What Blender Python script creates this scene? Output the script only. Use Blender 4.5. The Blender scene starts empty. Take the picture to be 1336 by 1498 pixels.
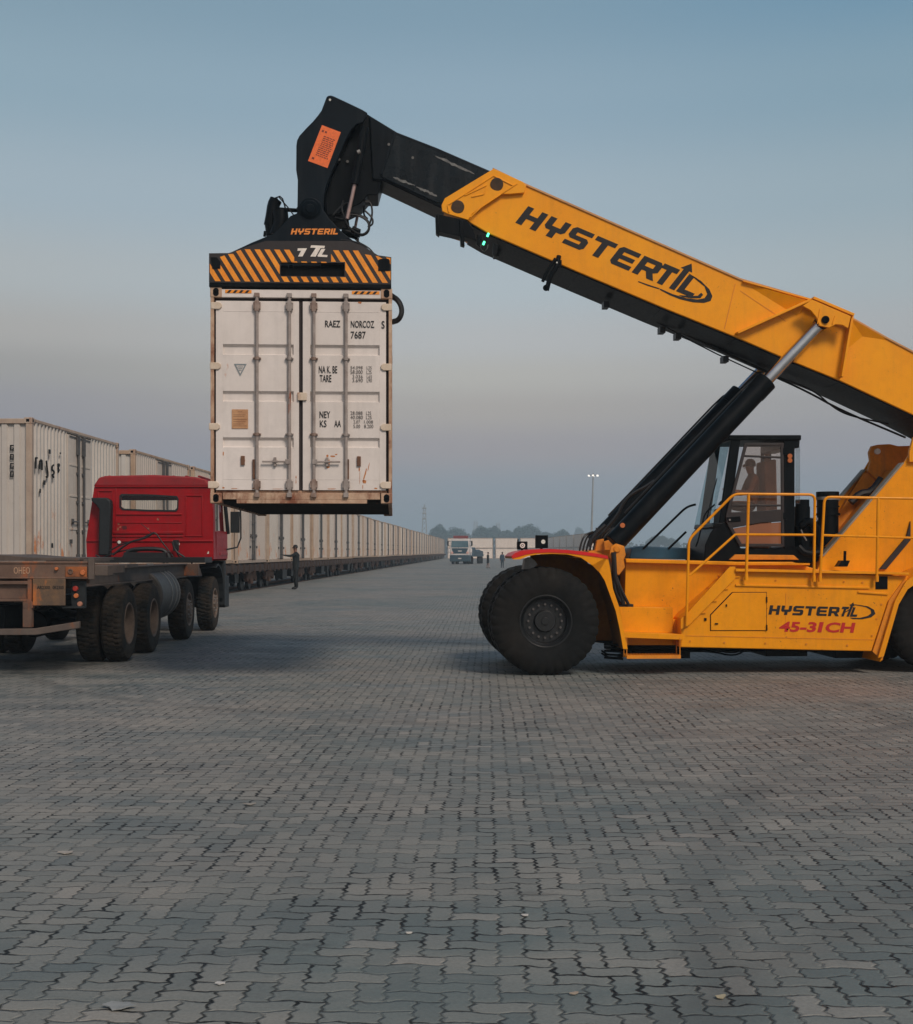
EXPO = 0.0
SUN_E, SUN_ANG, SUN_AZ, SUN_EL = 2.25, 16, 150, 42
WORLD = 1.0
NISH = .006
BACK = (.40, .41, .43, 1)
SKL = [(130,143,153),(134,142,153),(139,139,149),(146,144,149),(154,152,150),(168,166,163),(170,176,178),(158,174,184),(140,164,178),(127,153,169)]
SKC = [(134,148,158),(139,148,158),(155,151,155),(167,162,158),(177,175,170),(178,180,181),(172,183,189),(158,175,186),(140,164,180),(124,152,170)]
SKR = [(134,148,158),(139,147,158),(148,148,155),(155,154,156),(164,164,165),(168,171,173),(162,173,178),(148,167,177),(128,156,172),(106,143,167)]
def _l(r, g, b):
    f = lambda c: (((c / 255) + .055) / 1.055) ** 2.4
    return (f(r), f(g), f(b), 1)
PAVE = [_l(136,132,126), _l(106,116,115), _l(152,148,141), _l(80,92,95)]
HAZE = .0008
HAZEC = (.70, .85, .95, 1)
YC, YC2 = _l(244,160,0), _l(236,148,0)
YC, YC2 = (YC[0],YC[1],YC[2],1), (YC2[0],YC2[1],YC2[2],1)
import bpy, bmesh, math, random
from mathutils import Vector, Matrix
R = math.radians
rnd = random.Random(7)
S = bpy.context.scene
COL = S.collection
F, CX, HY, H = 1900.0, 668.0, 807.0, 1.7      # focal length, principal column, horizon row, eye height

# ------------------------------------------------------------------ frames
class Frame:
    """A local frame on the ground: u to the right, v away from the camera, z up."""
    def __init__(s, ox, oy, tn):
        s.o = (ox, oy); s.t = math.atan(tn); s.c = math.cos(s.t); s.s = math.sin(s.t)
    def p(s, x, y, v):                       # ray through a photo point met with the plane v = const
        dx = (x - CX) / F; dz = -(y - HY) / F
        den = -dx * s.s + s.c
        t = (v - s.o[0] * s.s + s.o[1] * s.c) / den
        wx, wy = t * dx - s.o[0], t - s.o[1]
        return (wx * s.c + wy * s.s, v, H + t * dz)
    def uz(s, pts, v):
        return [(q[0], q[2]) for q in (s.p(x, y, v) for x, y in pts)]
    def root(s, name):
        o = bpy.data.objects.new(name, None); COL.objects.link(o)
        o.empty_display_size = .3
        o.location = (s.o[0], s.o[1], 0); o.rotation_euler = (0, 0, s.t)
        return o

def tag(o, label=None, cat=None, group=None, kind=None):
    if label: o['label'] = label
    if cat: o['category'] = cat
    if group: o['group'] = group
    if kind: o['kind'] = kind
    return o

# ------------------------------------------------------------------ materials
def lin(r, g, b):
    f = lambda c: (c / 255) / 12.92 if c <= 10 else (((c / 255) + .055) / 1.055) ** 2.4
    return (f(r), f(g), f(b), 1)

class NT:
    def __init__(s, name):
        s.m = bpy.data.materials.new(name); s.m.use_nodes = True
        s.t = s.m.node_tree; s.b = s.t.nodes['Principled BSDF']; s.out = s.t.nodes['Material Output']
    def n(s, typ, **k):
        nd = s.t.nodes.new(typ)
        for a, b in k.items(): setattr(nd, a, b)
        return nd
    def l(s, a, b): s.t.links.new(a, b)
    def math(s, op, a, b=None, c=None):
        nd = s.n('ShaderNodeMath', operation=op)
        for i, x in enumerate((a, b, c)):
            if x is None: continue
            if isinstance(x, (int, float)): nd.inputs[i].default_value = x
            else: s.l(x, nd.inputs[i])
        return nd.outputs[0]
    def noise(s, co, scale, detail=4, rough=.6, sc=None):
        if sc:
            mp = s.n('ShaderNodeMapping'); mp.inputs['Scale'].default_value = sc
            s.l(co, mp.inputs[0]); co = mp.outputs[0]
        nd = s.n('ShaderNodeTexNoise'); nd.inputs['Scale'].default_value = scale
        nd.inputs['Detail'].default_value = detail; nd.inputs['Roughness'].default_value = rough
        s.l(co, nd.inputs['Vector']); return nd.outputs[0]
    def ramp(s, f, a, b):
        nd = s.n('ShaderNodeMapRange', clamp=True); nd.inputs[1].default_value = a; nd.inputs[2].default_value = b
        s.l(f, nd.inputs[0]); return nd.outputs[0]
    def mix(s, f, a, b, typ='MIX'):
        nd = s.n('ShaderNodeMix', data_type='RGBA', blend_type=typ)
        for i, x in ((0, f), (6, a), (7, b)):
            if isinstance(x, (int, float, tuple, list)): nd.inputs[i].default_value = x
            else: s.l(x, nd.inputs[i])
        return nd.outputs[2]

def paint(name, col, col2=None, rough=.45, metal=0., scale=1.5, rust=0., rustcol=None, bump=.0, grime=.25,
          streak=True, objvar=0., spec=.5, lowrust=None, coat=0., chips=0.):
    """Painted / bare surface: large tonal patches, fine grain, drip streaks and rust of their own shape."""
    t = NT(name)
    co = t.n('ShaderNodeTexCoord').outputs['Object']
    col2 = col2 or tuple(c * .78 for c in col[:3]) + (1,)
    c = t.mix(t.ramp(t.noise(co, scale, 6, .65), .35, .7), col, col2)
    g = t.noise(co, scale * 9, 5, .7)
    c = t.mix(t.math('MULTIPLY', t.ramp(g, .45, .8), grime), c, tuple(x * .45 for x in col[:3]) + (1,))
    if streak:
        sk = t.noise(co, 1.0, 5, .6, sc=(9, 9, .7))
        c = t.mix(t.math('MULTIPLY', t.ramp(sk, .5, .8), grime * 1.3), c, tuple(x * .5 + .02 for x in col[:3]) + (1,))
    if objvar:
        ri = t.n('ShaderNodeObjectInfo').outputs['Random']
        c = t.mix(t.math('MULTIPLY', ri, objvar), c, (.33, .2, .13, 1))
        c = t.mix(t.math('MULTIPLY', t.math('FRACT', t.math('MULTIPLY', ri, 7.3)), objvar * 1.0), c, (.42, .44, .44, 1))
    if chips:                                       # small knocks through the paint, in loose clusters, and greasy smears
        ch = t.math('MULTIPLY', t.ramp(t.noise(co, 34, 3, .6), .66, .70), t.ramp(t.noise(co, 1.7, 4, .6), .50, .62))
        c = t.mix(t.math('MULTIPLY', ch, chips), c, (.05, .035, .025, 1))
        sm = t.math('MULTIPLY', t.ramp(t.noise(co, 2.6, 8, .75, sc=(1, 1, .5)), .56, .74), t.ramp(t.noise(co, .7, 3, .6), .42, .66))
        c = t.mix(t.math('MULTIPLY', sm, chips * .55), c, tuple(x * .28 + .006 for x in col[:3]) + (1,))
    rg = rough
    if rust:
        rc = rustcol or lin(120, 62, 30)
        r1 = t.noise(co, 2.3, 9, .72, sc=(1, 1, .45))
        m = t.ramp(r1, .68 - .25 * rust, .76 - .2 * rust)
        if lowrust:
            sx = t.n('ShaderNodeSeparateXYZ'); t.l(co, sx.inputs[0])
            lo = t.math('MULTIPLY', t.ramp(sx.outputs[2], lowrust[1], lowrust[0]), lowrust[2])
            m = t.ramp(t.math('ADD', r1, lo), .68 - .25 * rust, .76 - .2 * rust)
        rcol = t.mix(t.noise(co, 14, 6, .7), rc, tuple(x * 1.9 for x in rc[:3]) + (1,))
        c = t.mix(m, c, rcol)
        rr = t.n('ShaderNodeMapRange'); t.l(m, rr.inputs[0]); rr.inputs[3].default_value = rough; rr.inputs[4].default_value = .9
        t.l(rr.outputs[0], t.b.inputs['Roughness'])
    else:
        rr = t.n('ShaderNodeMapRange'); t.l(g, rr.inputs[0]); rr.inputs[1].default_value = .3; rr.inputs[2].default_value = .75
        rr.inputs[3].default_value = rough * .85; rr.inputs[4].default_value = min(1, rough * 1.25)
        t.l(rr.outputs[0], t.b.inputs['Roughness'])
    t.l(c, t.b.inputs['Base Color'])
    t.b.inputs['Metallic'].default_value = metal
    t.b.inputs['Specular IOR Level'].default_value = spec
    if coat: t.b.inputs['Coat Weight'].default_value = coat; t.b.inputs['Coat Roughness'].default_value = .25
    if bump:
        bn = t.n('ShaderNodeBump'); bn.inputs['Strength'].default_value = bump; bn.inputs['Distance'].default_value = .02
        t.l(t.noise(co, scale * 2.2, 5, .6), bn.inputs['Height']); t.l(bn.outputs[0], t.b.inputs['Normal'])
    return t.m

def flat(name, col, rough=.6, metal=0., emit=0.):
    t = NT(name); co = t.n('ShaderNodeTexCoord').outputs['Object']
    t.l(t.mix(t.ramp(t.noise(co, 25, 4), .4, .7), col, tuple(c * .8 for c in col[:3]) + (1,)), t.b.inputs['Base Color'])
    t.b.inputs['Roughness'].default_value = rough; t.b.inputs['Metallic'].default_value = metal
    if emit:
        t.b.inputs['Emission Color'].default_value = col; t.b.inputs['Emission Strength'].default_value = emit
    return t.m

def glass(name, tint, gloss=.12, rough=.05, haze=0., hazecol=(.3, .2, .13, 1), fres=.6):
    t = NT(name); t.t.nodes.remove(t.b)
    tr = t.n('ShaderNodeBsdfTransparent'); tr.inputs[0].default_value = tint
    gl = t.n('ShaderNodeBsdfGlossy'); gl.inputs['Roughness'].default_value = rough
    fr = t.n('ShaderNodeLayerWeight'); fr.inputs[0].default_value = gloss + .2
    m = t.n('ShaderNodeMixShader')
    t.l(t.math('ADD', t.math('MULTIPLY', fr.outputs['Fresnel'], fres), gloss * .5), m.inputs[0])
    base = tr.outputs[0]
    if haze:
        df = t.n('ShaderNodeBsdfDiffuse'); df.inputs[0].default_value = hazecol
        m2 = t.n('ShaderNodeMixShader'); m2.inputs[0].default_value = haze
        t.l(base, m2.inputs[1]); t.l(df.outputs[0], m2.inputs[2]); base = m2.outputs[0]
    t.l(base, m.inputs[1]); t.l(gl.outputs[0], m.inputs[2]); t.l(m.outputs[0], t.out.inputs[0])
    return t.m

# ------------------------------------------------------------------ mesh builder
class MB:
    def __init__(s): s.v = []; s.f = []; s.mi = []; s.cur = 0
    def add(s, vs, fs):
        k = len(s.v); s.v += [tuple(x) for x in vs]
        for f in fs: s.f.append([i + k for i in f]); s.mi.append(s.cur)
        return s
    def box(s, lo, hi):
        x0, y0, z0 = lo; x1, y1, z1 = hi
        if x0 > x1: x0, x1 = x1, x0
        if y0 > y1: y0, y1 = y1, y0
        if z0 > z1: z0, z1 = z1, z0
        vs = [(x, y, z) for x in (x0, x1) for y in (y0, y1) for z in (z0, z1)]
        return s.add(vs, [(0, 1, 3, 2), (4, 6, 7, 5), (0, 4, 5, 1), (2, 3, 7, 6), (0, 2, 6, 4), (1, 5, 7, 3)])
    def obox(s, c, ax, ay, az):              # oriented box from centre and half-axis vectors
        c, ax, ay, az = map(Vector, (c, ax, ay, az))
        vs = [c + ax * i + ay * j + az * k for i in (-1, 1) for j in (-1, 1) for k in (-1, 1)]
        return s.add(vs, [(0, 1, 3, 2), (4, 6, 7, 5), (0, 4, 5, 1), (2, 3, 7, 6), (0, 2, 6, 4), (1, 5, 7, 3)])
    def prism(s, poly, v0, v1):              # poly in (u, z), swept along v
        a = sum(poly[i][0] * poly[(i + 1) % len(poly)][1] - poly[(i + 1) % len(poly)][0] * poly[i][1] for i in range(len(poly)))
        if a < 0: poly = poly[::-1]
        n = len(poly)
        vs = [(u, v0, z) for u, z in poly] + [(u, v1, z) for u, z in poly]
        fs = [list(range(n)), list(range(2 * n - 1, n - 1, -1))]
        fs += [(i, i + n, (i + 1) % n + n, (i + 1) % n) for i in range(n)]
        return s.add(vs, fs)
    def uprism(s, poly, u0, u1):             # poly in (v, z), swept along u
        n = len(poly)
        vs = [(u0, v, z) for v, z in poly] + [(u1, v, z) for v, z in poly]
        return s.add(vs, [list(range(n))[::-1], list(range(n, 2 * n))] + [(i, (i + 1) % n, (i + 1) % n + n, i + n) for i in range(n)])
    def sheet(s, pts): return s.add(pts, [list(range(len(pts)))])
    def ribbon(s, a, b, v0, v1):             # solid between two polylines (u,z) of equal length
        return [s.prism([a[i], a[i + 1], b[i + 1], b[i]], v0, v1) for i in range(len(a) - 1)]
    def cyl(s, p0, p1, r0, r1=None, n=20, cap=True):
        p0, p1 = Vector(p0), Vector(p1); r1 = r0 if r1 is None else r1
        d = (p1 - p0).normalized(); a = d.orthogonal().normalized(); b = d.cross(a)
        vs = []
        for p, r in ((p0, r0), (p1, r1)):
            vs += [p + (a * math.cos(2 * math.pi * i / n) + b * math.sin(2 * math.pi * i / n)) * r for i in range(n)]
        fs = [(i, (i + 1) % n, (i + 1) % n + n, i + n) for i in range(n)]
        if cap: fs += [list(range(n))[::-1], list(range(n, 2 * n))]
        return s.add(vs, fs)
    def tube(s, pts, r, n=8, smooth=0, closed=False):
        P = [Vector(p) for p in pts]
        for _ in range(smooth):
            q = [P[0]]
            for i in range(len(P) - 1): q += [P[i] * .75 + P[i + 1] * .25, P[i] * .25 + P[i + 1] * .75]
            P = q + [P[-1]]
        up = None; rings = []
        for i, p in enumerate(P):
            d = (P[min(i + 1, len(P) - 1)] - P[max(i - 1, 0)])
            if d.length < 1e-9: d = Vector((0, 0, 1))
            d.normalize()
            up = d.orthogonal().normalized() if up is None else (up - d * up.dot(d)).normalized()
            b = d.cross(up)
            rings.append([p + (up * math.cos(2 * math.pi * k / n) + b * math.sin(2 * math.pi * k / n)) * r for k in range(n)])
        vs = [x for rg in rings for x in rg]; fs = []
        for i in range(len(P) - 1):
            fs += [(i * n + k, i * n + (k + 1) % n, (i + 1) * n + (k + 1) % n, (i + 1) * n + k) for k in range(n)]
        fs += [list(range(n))[::-1], list(range((len(P) - 1) * n, len(P) * n))]
        return s.add(vs, fs)
    def lathe(s, prof, c, axis, n=64, mod=None, closed=True):   # prof: (radius, offset along axis)
        c = Vector(c); d = Vector(axis).normalized()
        a = Vector((0, 0, 1)) if abs(d.z) < .9 else Vector((1, 0, 0)); a = (a - d * a.dot(d)).normalized(); b = d.cross(a)
        vs = []
        for k in range(n):
            an = 2 * math.pi * k / n; e = a * math.cos(an) + b * math.sin(an)
            for j, (r, o) in enumerate(prof):
                rr = r + (mod(k, j) if mod else 0)
                vs.append(c + e * rr + d * o)
        m = len(prof); fs = []
        for k in range(n):
            k2 = (k + 1) % n
            for j in range(m if closed else m - 1):
                j2 = (j + 1) % m
                fs.append((k * m + j, k * m + j2, k2 * m + j2, k2 * m + j))
        return s.add(vs, fs)
    def build(s, name, mat, parent=None, bev=0., smooth=True, ang=35, seg=2):
        """one object, or one for each piece that stands clear of the others"""
        groups = [list(range(len(s.f)))]
        if name not in NOSPLIT and len(s.f) < 4000: groups = s.pieces()
        first = None
        nm = name if len(groups) == 1 else ONE.get(name, name[:-1] if name.endswith('s') and not name.endswith('ss') else name)
        for g in groups:
            o = s.make(nm, g, mat, parent, bev, smooth, ang, seg); first = first or o
        return first
    def pieces(s):
        n = len(s.v); p = list(range(n))
        def find(x):
            while p[x] != x: p[x] = p[p[x]]; x = p[x]
            return x
        for f in s.f:
            r = find(f[0])
            for i in f[1:]: p[find(i)] = r
        isl = {}
        for k, f in enumerate(s.f): isl.setdefault(find(f[0]), []).append(k)
        L = list(isl.values())
        if len(L) < 2 or len(L) > 400: return [list(range(len(s.f)))]
        bb = []
        for fs in L:
            vs = [s.v[i] for k in fs for i in s.f[k]]
            bb.append([(min(v[a] for v in vs), max(v[a] for v in vs)) for a in range(3)])
        sz = [max(h - l for l, h in b) for b in bb]; q = list(range(len(L)))
        def fq(x):
            while q[x] != x: q[x] = q[q[x]]; x = q[x]
            return x
        for i in range(len(L)):
            for j in range(i):
                g = math.sqrt(sum(max(0, bb[i][a][0] - bb[j][a][1], bb[j][a][0] - bb[i][a][1]) ** 2 for a in range(3)))
                if g <= max(.02, .5 * max(sz[i], sz[j])): q[fq(i)] = fq(j)
        out = {}
        for i in range(len(L)): out.setdefault(fq(i), []).extend(L[i])
        return list(out.values())
    def make(s, name, faces, mat, parent, bev, smooth, ang, seg):
        used_ = sorted({i for k in faces for i in s.f[k]}); mp = {v: i for i, v in enumerate(used_)}
        me = bpy.data.meshes.new(name); me.from_pydata([s.v[i] for i in used_], [], [[mp[i] for i in s.f[k]] for k in faces])
        me.materials.append(mat)
        bm = bmesh.new(); bm.from_mesh(me); bmesh.ops.recalc_face_normals(bm, faces=bm.faces); bm.to_mesh(me); bm.free()
        if smooth:
            me.shade_smooth(); me.set_sharp_from_angle(angle=R(ang))
        me.update()
        o = bpy.data.objects.new(name, me); COL.objects.link(o)
        if parent: o.parent = parent
        if bev:
            b = o.modifiers.new('Bevel', 'BEVEL'); b.width = bev; b.segments = seg; b.limit_method = 'ANGLE'; b.angle_limit = R(40)
            b.harden_normals = False
        return o

NOSPLIT = {'placard_print', 'plate_print', 'chipped_paint', 'label_stripes', 'crown', 'trunk', 'undergrowth', 'lettering', 'face', 'hair', 'lattice', 'vertical_number', 'company_letters', 'warning_triangle', 'dark_scuff', 'model_number', 'person', 'casting_holes', 'scrape_mark'}
ONE = {'latches': 'latch', 'side_rails': 'side_rail', 'underside_gear': 'underside_gear', 'rusty_catches': 'rusty_catch', 'flange_bolts': 'flange_bolt', 'corner_castings': 'corner_casting', 'antenna_drums': 'antenna_drum', 'black_scribble': 'black_scribble', 'axles': 'axle', 'scrape_mark': 'scrape_mark'}

def copy_tree(o, parent=None, skip=()):
    c = o.copy(); COL.objects.link(c); c.parent = parent
    for ch in list(o.children):
        if not ch.name.startswith(tuple(skip) or ('~',)): copy_tree(ch, c, skip)
    return c

def text_mesh(name, body, p0, ex, ey, mat, parent, shear=0., off=0., lift=None):
    """Lettering: the words' bounding box is mapped on the parallelogram p0, p0+ex, p0+ey (3-D)."""
    cu = bpy.data.curves.new('lettering', 'FONT'); cu.body = body; cu.size = 1; cu.shear = shear; cu.offset = off
    cu.resolution_u = 3
    to = bpy.data.objects.new('lettering', cu); COL.objects.link(to)
    me = bpy.data.meshes.new_from_object(to.evaluated_get(bpy.context.evaluated_depsgraph_get()))
    bpy.data.objects.remove(to); bpy.data.curves.remove(cu)
    xs = [v.co.x for v in me.vertices]; ys = [v.co.y for v in me.vertices]
    if not xs: return None
    x0, x1, y0, y1 = min(xs), max(xs), min(ys), max(ys)
    p0, ex, ey = Vector(p0), Vector(ex), Vector(ey)
    for v in me.vertices:
        v.co = p0 + ex * ((v.co.x - x0) / (x1 - x0)) + ey * ((v.co.y - y0) / (y1 - y0))
    me.materials.clear(); me.materials.append(mat)
    o = bpy.data.objects.new(name, me); COL.objects.link(o); o.parent = parent
    return o

GL = {
 'H': [[(0,0),(3,0),(3,3.8),(7,3.8),(7,0),(10,0),(10,10),(7,10),(7,6.2),(3,6.2),(3,10),(0,10)]],
 'Y': [[(3.5,0),(6.5,0),(6.5,3.4),(8.7,3.4),(10,4.8),(10,10),(7,10),(7,5.8),(3,5.8),(3,10),(0,10),(0,4.8),(1.3,3.4),(3.5,3.4)]],
 'S': [[(0,0),(8.6,0),(10,1.4),(10,4.8),(8.6,6.1),(3,6.1),(3,7.7),(10,7.7),(10,10),(1.4,10),(0,8.6),(0,5.2),(1.4,3.9),(7,3.9),(7,2.3),(0,2.3)]],
 'T': [[(3.5,0),(6.5,0),(6.5,7.6),(10,7.6),(10,10),(0,10),(0,7.6),(3.5,7.6)]],
 'E': [[(1.4,0),(10,0),(10,2.3),(3,2.3),(3,3.9),(9.4,3.9),(9.4,6.1),(3,6.1),(3,7.7),(10,7.7),(10,10),(1.4,10),(0,8.6),(0,1.4)]],
 'R': [[(0,0),(3,0),(3,3.2),(5,3.2),(7.2,0),(10.6,0),(8.2,3.4),(10,4.6),(10,8.6),(8.6,10),(0,10),(0,7.7),(7,7.7),(7,5.5),(0,5.5)], [(0,5.5),(3,5.5),(3,7.7),(0,7.7)]],
 'I': [[(0,0),(3,0),(3,10),(0,10)]],
 'L': [[(0,0),(8.5,0),(8.5,2.4),(3,2.4),(3,10),(0,10)]],
 'A': [[(2,0),(5,0),(5,11.5),(6.6,11.5),(3.5,15.5),(.4,11.5),(2,11.5)]],      # upright with an arrow head
 't': [[(2.5,0),(5.5,0),(5.5,7.8),(8,7.8),(8,10.4),(-.4,10.4),(-.4,7.8),(2.5,7.8)]],
}
GW = {'I': 3, 'L': 8.5, 'A': 5.6, 't': 6.8}
def glyphs(mb, fr, word, o, ex, ey, v, gap=1.7):
    """word in the blocky techno capitals; o, ex, ey are photo points / steps for 10 units."""
    x = 0
    for ch in word:
        for poly in GL[ch]:
            pts = [fr.p(o[0] + ex[0] * (x + a) / 10 + ey[0] * b / 10, o[1] + ex[1] * (x + a) / 10 + ey[1] * b / 10, v) for a, b in poly]
            mb.sheet(pts)
        x += GW.get(ch, 10) + gap
    return x
# ------------------------------------------------------------------ camera, light, sky
cam = bpy.data.cameras.new('camera'); co = bpy.data.objects.new('camera', cam); COL.objects.link(co)
co.location = (0, 0, H); co.rotation_euler = (R(90), 0, 0)
cam.sensor_fit = 'HORIZONTAL'; cam.sensor_width = 36; cam.lens = F / 1336 * 36; cam.shift_y = (HY - 749) / 1336
cam.clip_end = 6000; cam.clip_start = .1
S.camera = co
S.view_settings.view_transform = 'Standard'; S.view_settings.look = 'None'; S.view_settings.gamma = 1
S.view_settings.exposure = EXPO
S.render.resolution_x, S.render.resolution_y = 913, 1024
S.cycles.volume_bounces = 1; S.cycles.max_bounces = 8; S.cycles.transparent_max_bounces = 12
S.cycles.volume_step_rate = 4

sun = bpy.data.lights.new('sun', 'SUN'); sun.energy = SUN_E; sun.angle = R(SUN_ANG); sun.color = (1, .86, .74)
so = bpy.data.objects.new('sun', sun); COL.objects.link(so)
sd = Vector((math.sin(R(SUN_AZ)) * math.cos(R(SUN_EL)), math.cos(R(SUN_AZ)) * math.cos(R(SUN_EL)), math.sin(R(SUN_EL))))
so.rotation_euler = sd.to_track_quat('Z', 'Y').to_euler(); so.location = (-10, -20, 20)

w = bpy.data.worlds.new('World'); S.world = w; w.use_nodes = True
wt = w.node_tree; bg = wt.nodes['Background']
def wn(t, **k):
    n = wt.nodes.new(t)
    for a, b in k.items(): setattr(n, a, b)
    return n
sky = wn('ShaderNodeTexSky', sky_type='NISHITA'); sky.sun_disc = False
sky.sun_elevation = R(SUN_EL); sky.sun_rotation = R(SUN_AZ); sky.air_density = 1.3; sky.dust_density = 4; sky.ozone_density = 2
tc = wn('ShaderNodeTexCoord'); sx = wn('ShaderNodeSeparateXYZ'); wt.links.new(tc.outputs['Generated'], sx.inputs[0])
# dusk haze bands: colour by height above the horizon
def band(stops, inp):
    r = wn('ShaderNodeValToRGB'); cr = r.color_ramp; cr.interpolation = 'EASE'
    while len(cr.elements) < len(stops): cr.elements.new(.5)
    for e, (p, c) in zip(cr.elements, stops): e.position = p; e.color = lin(*c)
    wt.links.new(inp, r.inputs[0]); return r.outputs[0]
mr = wn('ShaderNodeMapRange'); mr.inputs[1].default_value = -.02; mr.inputs[2].default_value = .98; mr.clamp = True
wt.links.new(sx.outputs[2], mr.inputs[0])
E = lambda y: math.sin(math.atan((HY - y) / F)) + .02
YS = (790, 720, 655, 600, 550, 500, 420, 300, 150, 0)
def sky_band(cols): return band([(0, (112, 126, 140))] + [(E(y), c) for y, c in zip(YS, cols)] + [(.62, (68, 95, 124)), (1, (52, 76, 106))], mr.outputs[0])
left, cent, right = sky_band(SKL), sky_band(SKC), sky_band(SKR)
def smix(lo, hi, a, b):
    mx = wn('ShaderNodeMapRange', clamp=True, interpolation_type='SMOOTHSTEP'); mx.inputs[1].default_value = lo; mx.inputs[2].default_value = hi
    wt.links.new(sx.outputs[0], mx.inputs[0])
    m = wn('ShaderNodeMix', data_type='RGBA'); wt.links.new(mx.outputs[0], m.inputs[0]); wt.links.new(a, m.inputs[6]); wt.links.new(b, m.inputs[7]); return m
m0 = smix(-.36, 0, left, cent); m1 = smix(0, .36, m0.outputs[2], right)
# behind the camera the sky is the bright side of the dusk
mb_ = wn('ShaderNodeMapRange', clamp=True, interpolation_type='SMOOTHSTEP'); mb_.inputs[1].default_value = .3; mb_.inputs[2].default_value = -.8
wt.links.new(sx.outputs[1], mb_.inputs[0])
m2 = wn('ShaderNodeMix', data_type='RGBA'); m2.inputs[7].default_value = BACK
wt.links.new(mb_.outputs[0], m2.inputs[0]); wt.links.new(m1.outputs[2], m2.inputs[6])
nm = wn('ShaderNodeMix', data_type='RGBA', blend_type='ADD'); nm.inputs[0].default_value = NISH
wt.links.new(m2.outputs[2], nm.inputs[6]); wt.links.new(sky.outputs[0], nm.inputs[7])
wt.links.new(nm.outputs[2], bg.inputs[0]); bg.inputs[1].default_value = WORLD

# ------------------------------------------------------------------ paving: interlocking zigzag blocks in herringbone
def paving():
    t = NT('paving_blocks'); U = .110
    tc = t.n('ShaderNodeTexCoord'); ob = tc.outputs['Object']
    mp = t.n('ShaderNodeMapping'); mp.inputs['Rotation'].default_value = (0, 0, R(1.3)); mp.inputs['Scale'].default_value = (1 / U, 1 / U, 1)
    t.l(ob, mp.inputs[0])
    # slow settlement wobble so that the courses do not run ruler-straight
    wob = t.n('ShaderNodeTexNoise'); wob.inputs['Scale'].default_value = .9; wob.inputs['Detail'].default_value = 3; t.l(ob, wob.inputs['Vector'])
    ws = t.n('ShaderNodeSeparateXYZ'); t.l(wob.outputs['Color'], ws.inputs[0])
    sx = t.n('ShaderNodeSeparateXYZ'); t.l(mp.outputs[0], sx.inputs[0])
    x = t.math('ADD', sx.outputs[0], t.math('MULTIPLY', ws.outputs[0], .7)); y = t.math('ADD', sx.outputs[1], t.math('MULTIPLY', ws.outputs[1], .7))
    tri = lambda s, f, a: t.math('MULTIPLY', t.math('SUBTRACT', t.math('PINGPONG', t.math('MULTIPLY', s, f), 1.0), .5), a)
    x2 = t.math('ADD', x, tri(y, 3.0, .16)); y2 = t.math('ADD', y, t.math('MULTIPLY', t.math('SINE', t.math('MULTIPLY', x, math.pi)), .09))
    jit = t.n('ShaderNodeTexNoise'); jit.inputs['Scale'].default_value = 14; jit.inputs['Detail'].default_value = 3; t.l(ob, jit.inputs['Vector'])
    js_ = t.n('ShaderNodeSeparateXYZ'); t.l(jit.outputs['Color'], js_.inputs[0])
    x2 = t.math('ADD', x2, t.math('MULTIPLY', js_.outputs[0], .34)); y2 = t.math('ADD', y2, t.math('MULTIPLY', js_.outputs[1], .34))
    i = t.math('FLOOR', x2); j = t.math('FLOOR', y2); fx = t.math('SUBTRACT', x2, i); fy = t.math('SUBTRACT', y2, j)
    k = t.math('FLOORED_MODULO', t.math('ADD', t.math('SUBTRACT', i, j), .5), 4)
    k = t.math('FLOOR', k)
    eq = lambda q: t.math('COMPARE', k, float(q), .2)
    e0, e1, e2, e3 = eq(0), eq(1), eq(2), eq(3)
    dl = t.math('MULTIPLY_ADD', e1, 9., fx); dr = t.math('MULTIPLY_ADD', e0, 9., t.math('SUBTRACT', 1., fx))
    db = t.math('MULTIPLY_ADD', e2, 9., fy); dt = t.math('MULTIPLY_ADD', e3, 9., t.math('SUBTRACT', 1., fy))
    dx_ = t.math('MINIMUM', dl, dr); dy_ = t.math('MULTIPLY', t.math('MINIMUM', db, dt), 1.15)
    d = t.math('MINIMUM', dx_, dy_)
    cid = t.n('ShaderNodeCombineXYZ'); t.l(t.math('SUBTRACT', i, e1), cid.inputs[0]); t.l(t.math('SUBTRACT', j, e2), cid.inputs[1])
    wn_ = t.n('ShaderNodeTexWhiteNoise', noise_dimensions='2D'); t.l(cid.outputs[0], wn_.inputs['Vector']); rv = wn_.outputs[0]
    # joints differ: open and dark here, packed with dust there
    jn = t.noise(ob, 1.1, 6, .65); jn2 = t.noise(ob, 8, 3, .6)
    width = t.math('MULTIPLY_ADD', t.ramp(t.math('ADD', t.math('MULTIPLY', jn, .6), t.math('MULTIPLY', jn2, .5)), .46, .66), .085, .02)
    jm = t.math('SUBTRACT', 1., t.ramp(t.math('DIVIDE', d, width), .55, 1.15))
    vis = t.math('MULTIPLY_ADD', t.ramp(t.math('ADD', t.math('MULTIPLY', jn, .5), t.math('MULTIPLY', jn2, .5)), .44, .57), .80, .17)
    big = t.noise(ob, .16, 6, .62); mid = t.noise(ob, .9, 6, .6, sc=(.5, 1.6, 1)); fine = t.noise(ob, 60, 5, .7); spk = t.noise(ob, 7, 7, .75)
    yy = t.n('ShaderNodeSeparateXYZ'); t.l(ob, yy.inputs[0])
    near_cool = t.math('MULTIPLY', t.math('SUBTRACT', 1., t.ramp(yy.outputs[1], 4.5, 9.)), .16)      # turns the nearest stretch towards the cooler paving tone
    c = t.mix(t.ramp(t.math('ADD', big, near_cool), .40, .64), PAVE[0], PAVE[1])
    c = t.mix(t.math('MULTIPLY', t.ramp(mid, .48, .72), .55), c, PAVE[2])
    c = t.mix(t.math('MULTIPLY', t.ramp(mid, .5, .3), .45), c, PAVE[3])
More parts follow.
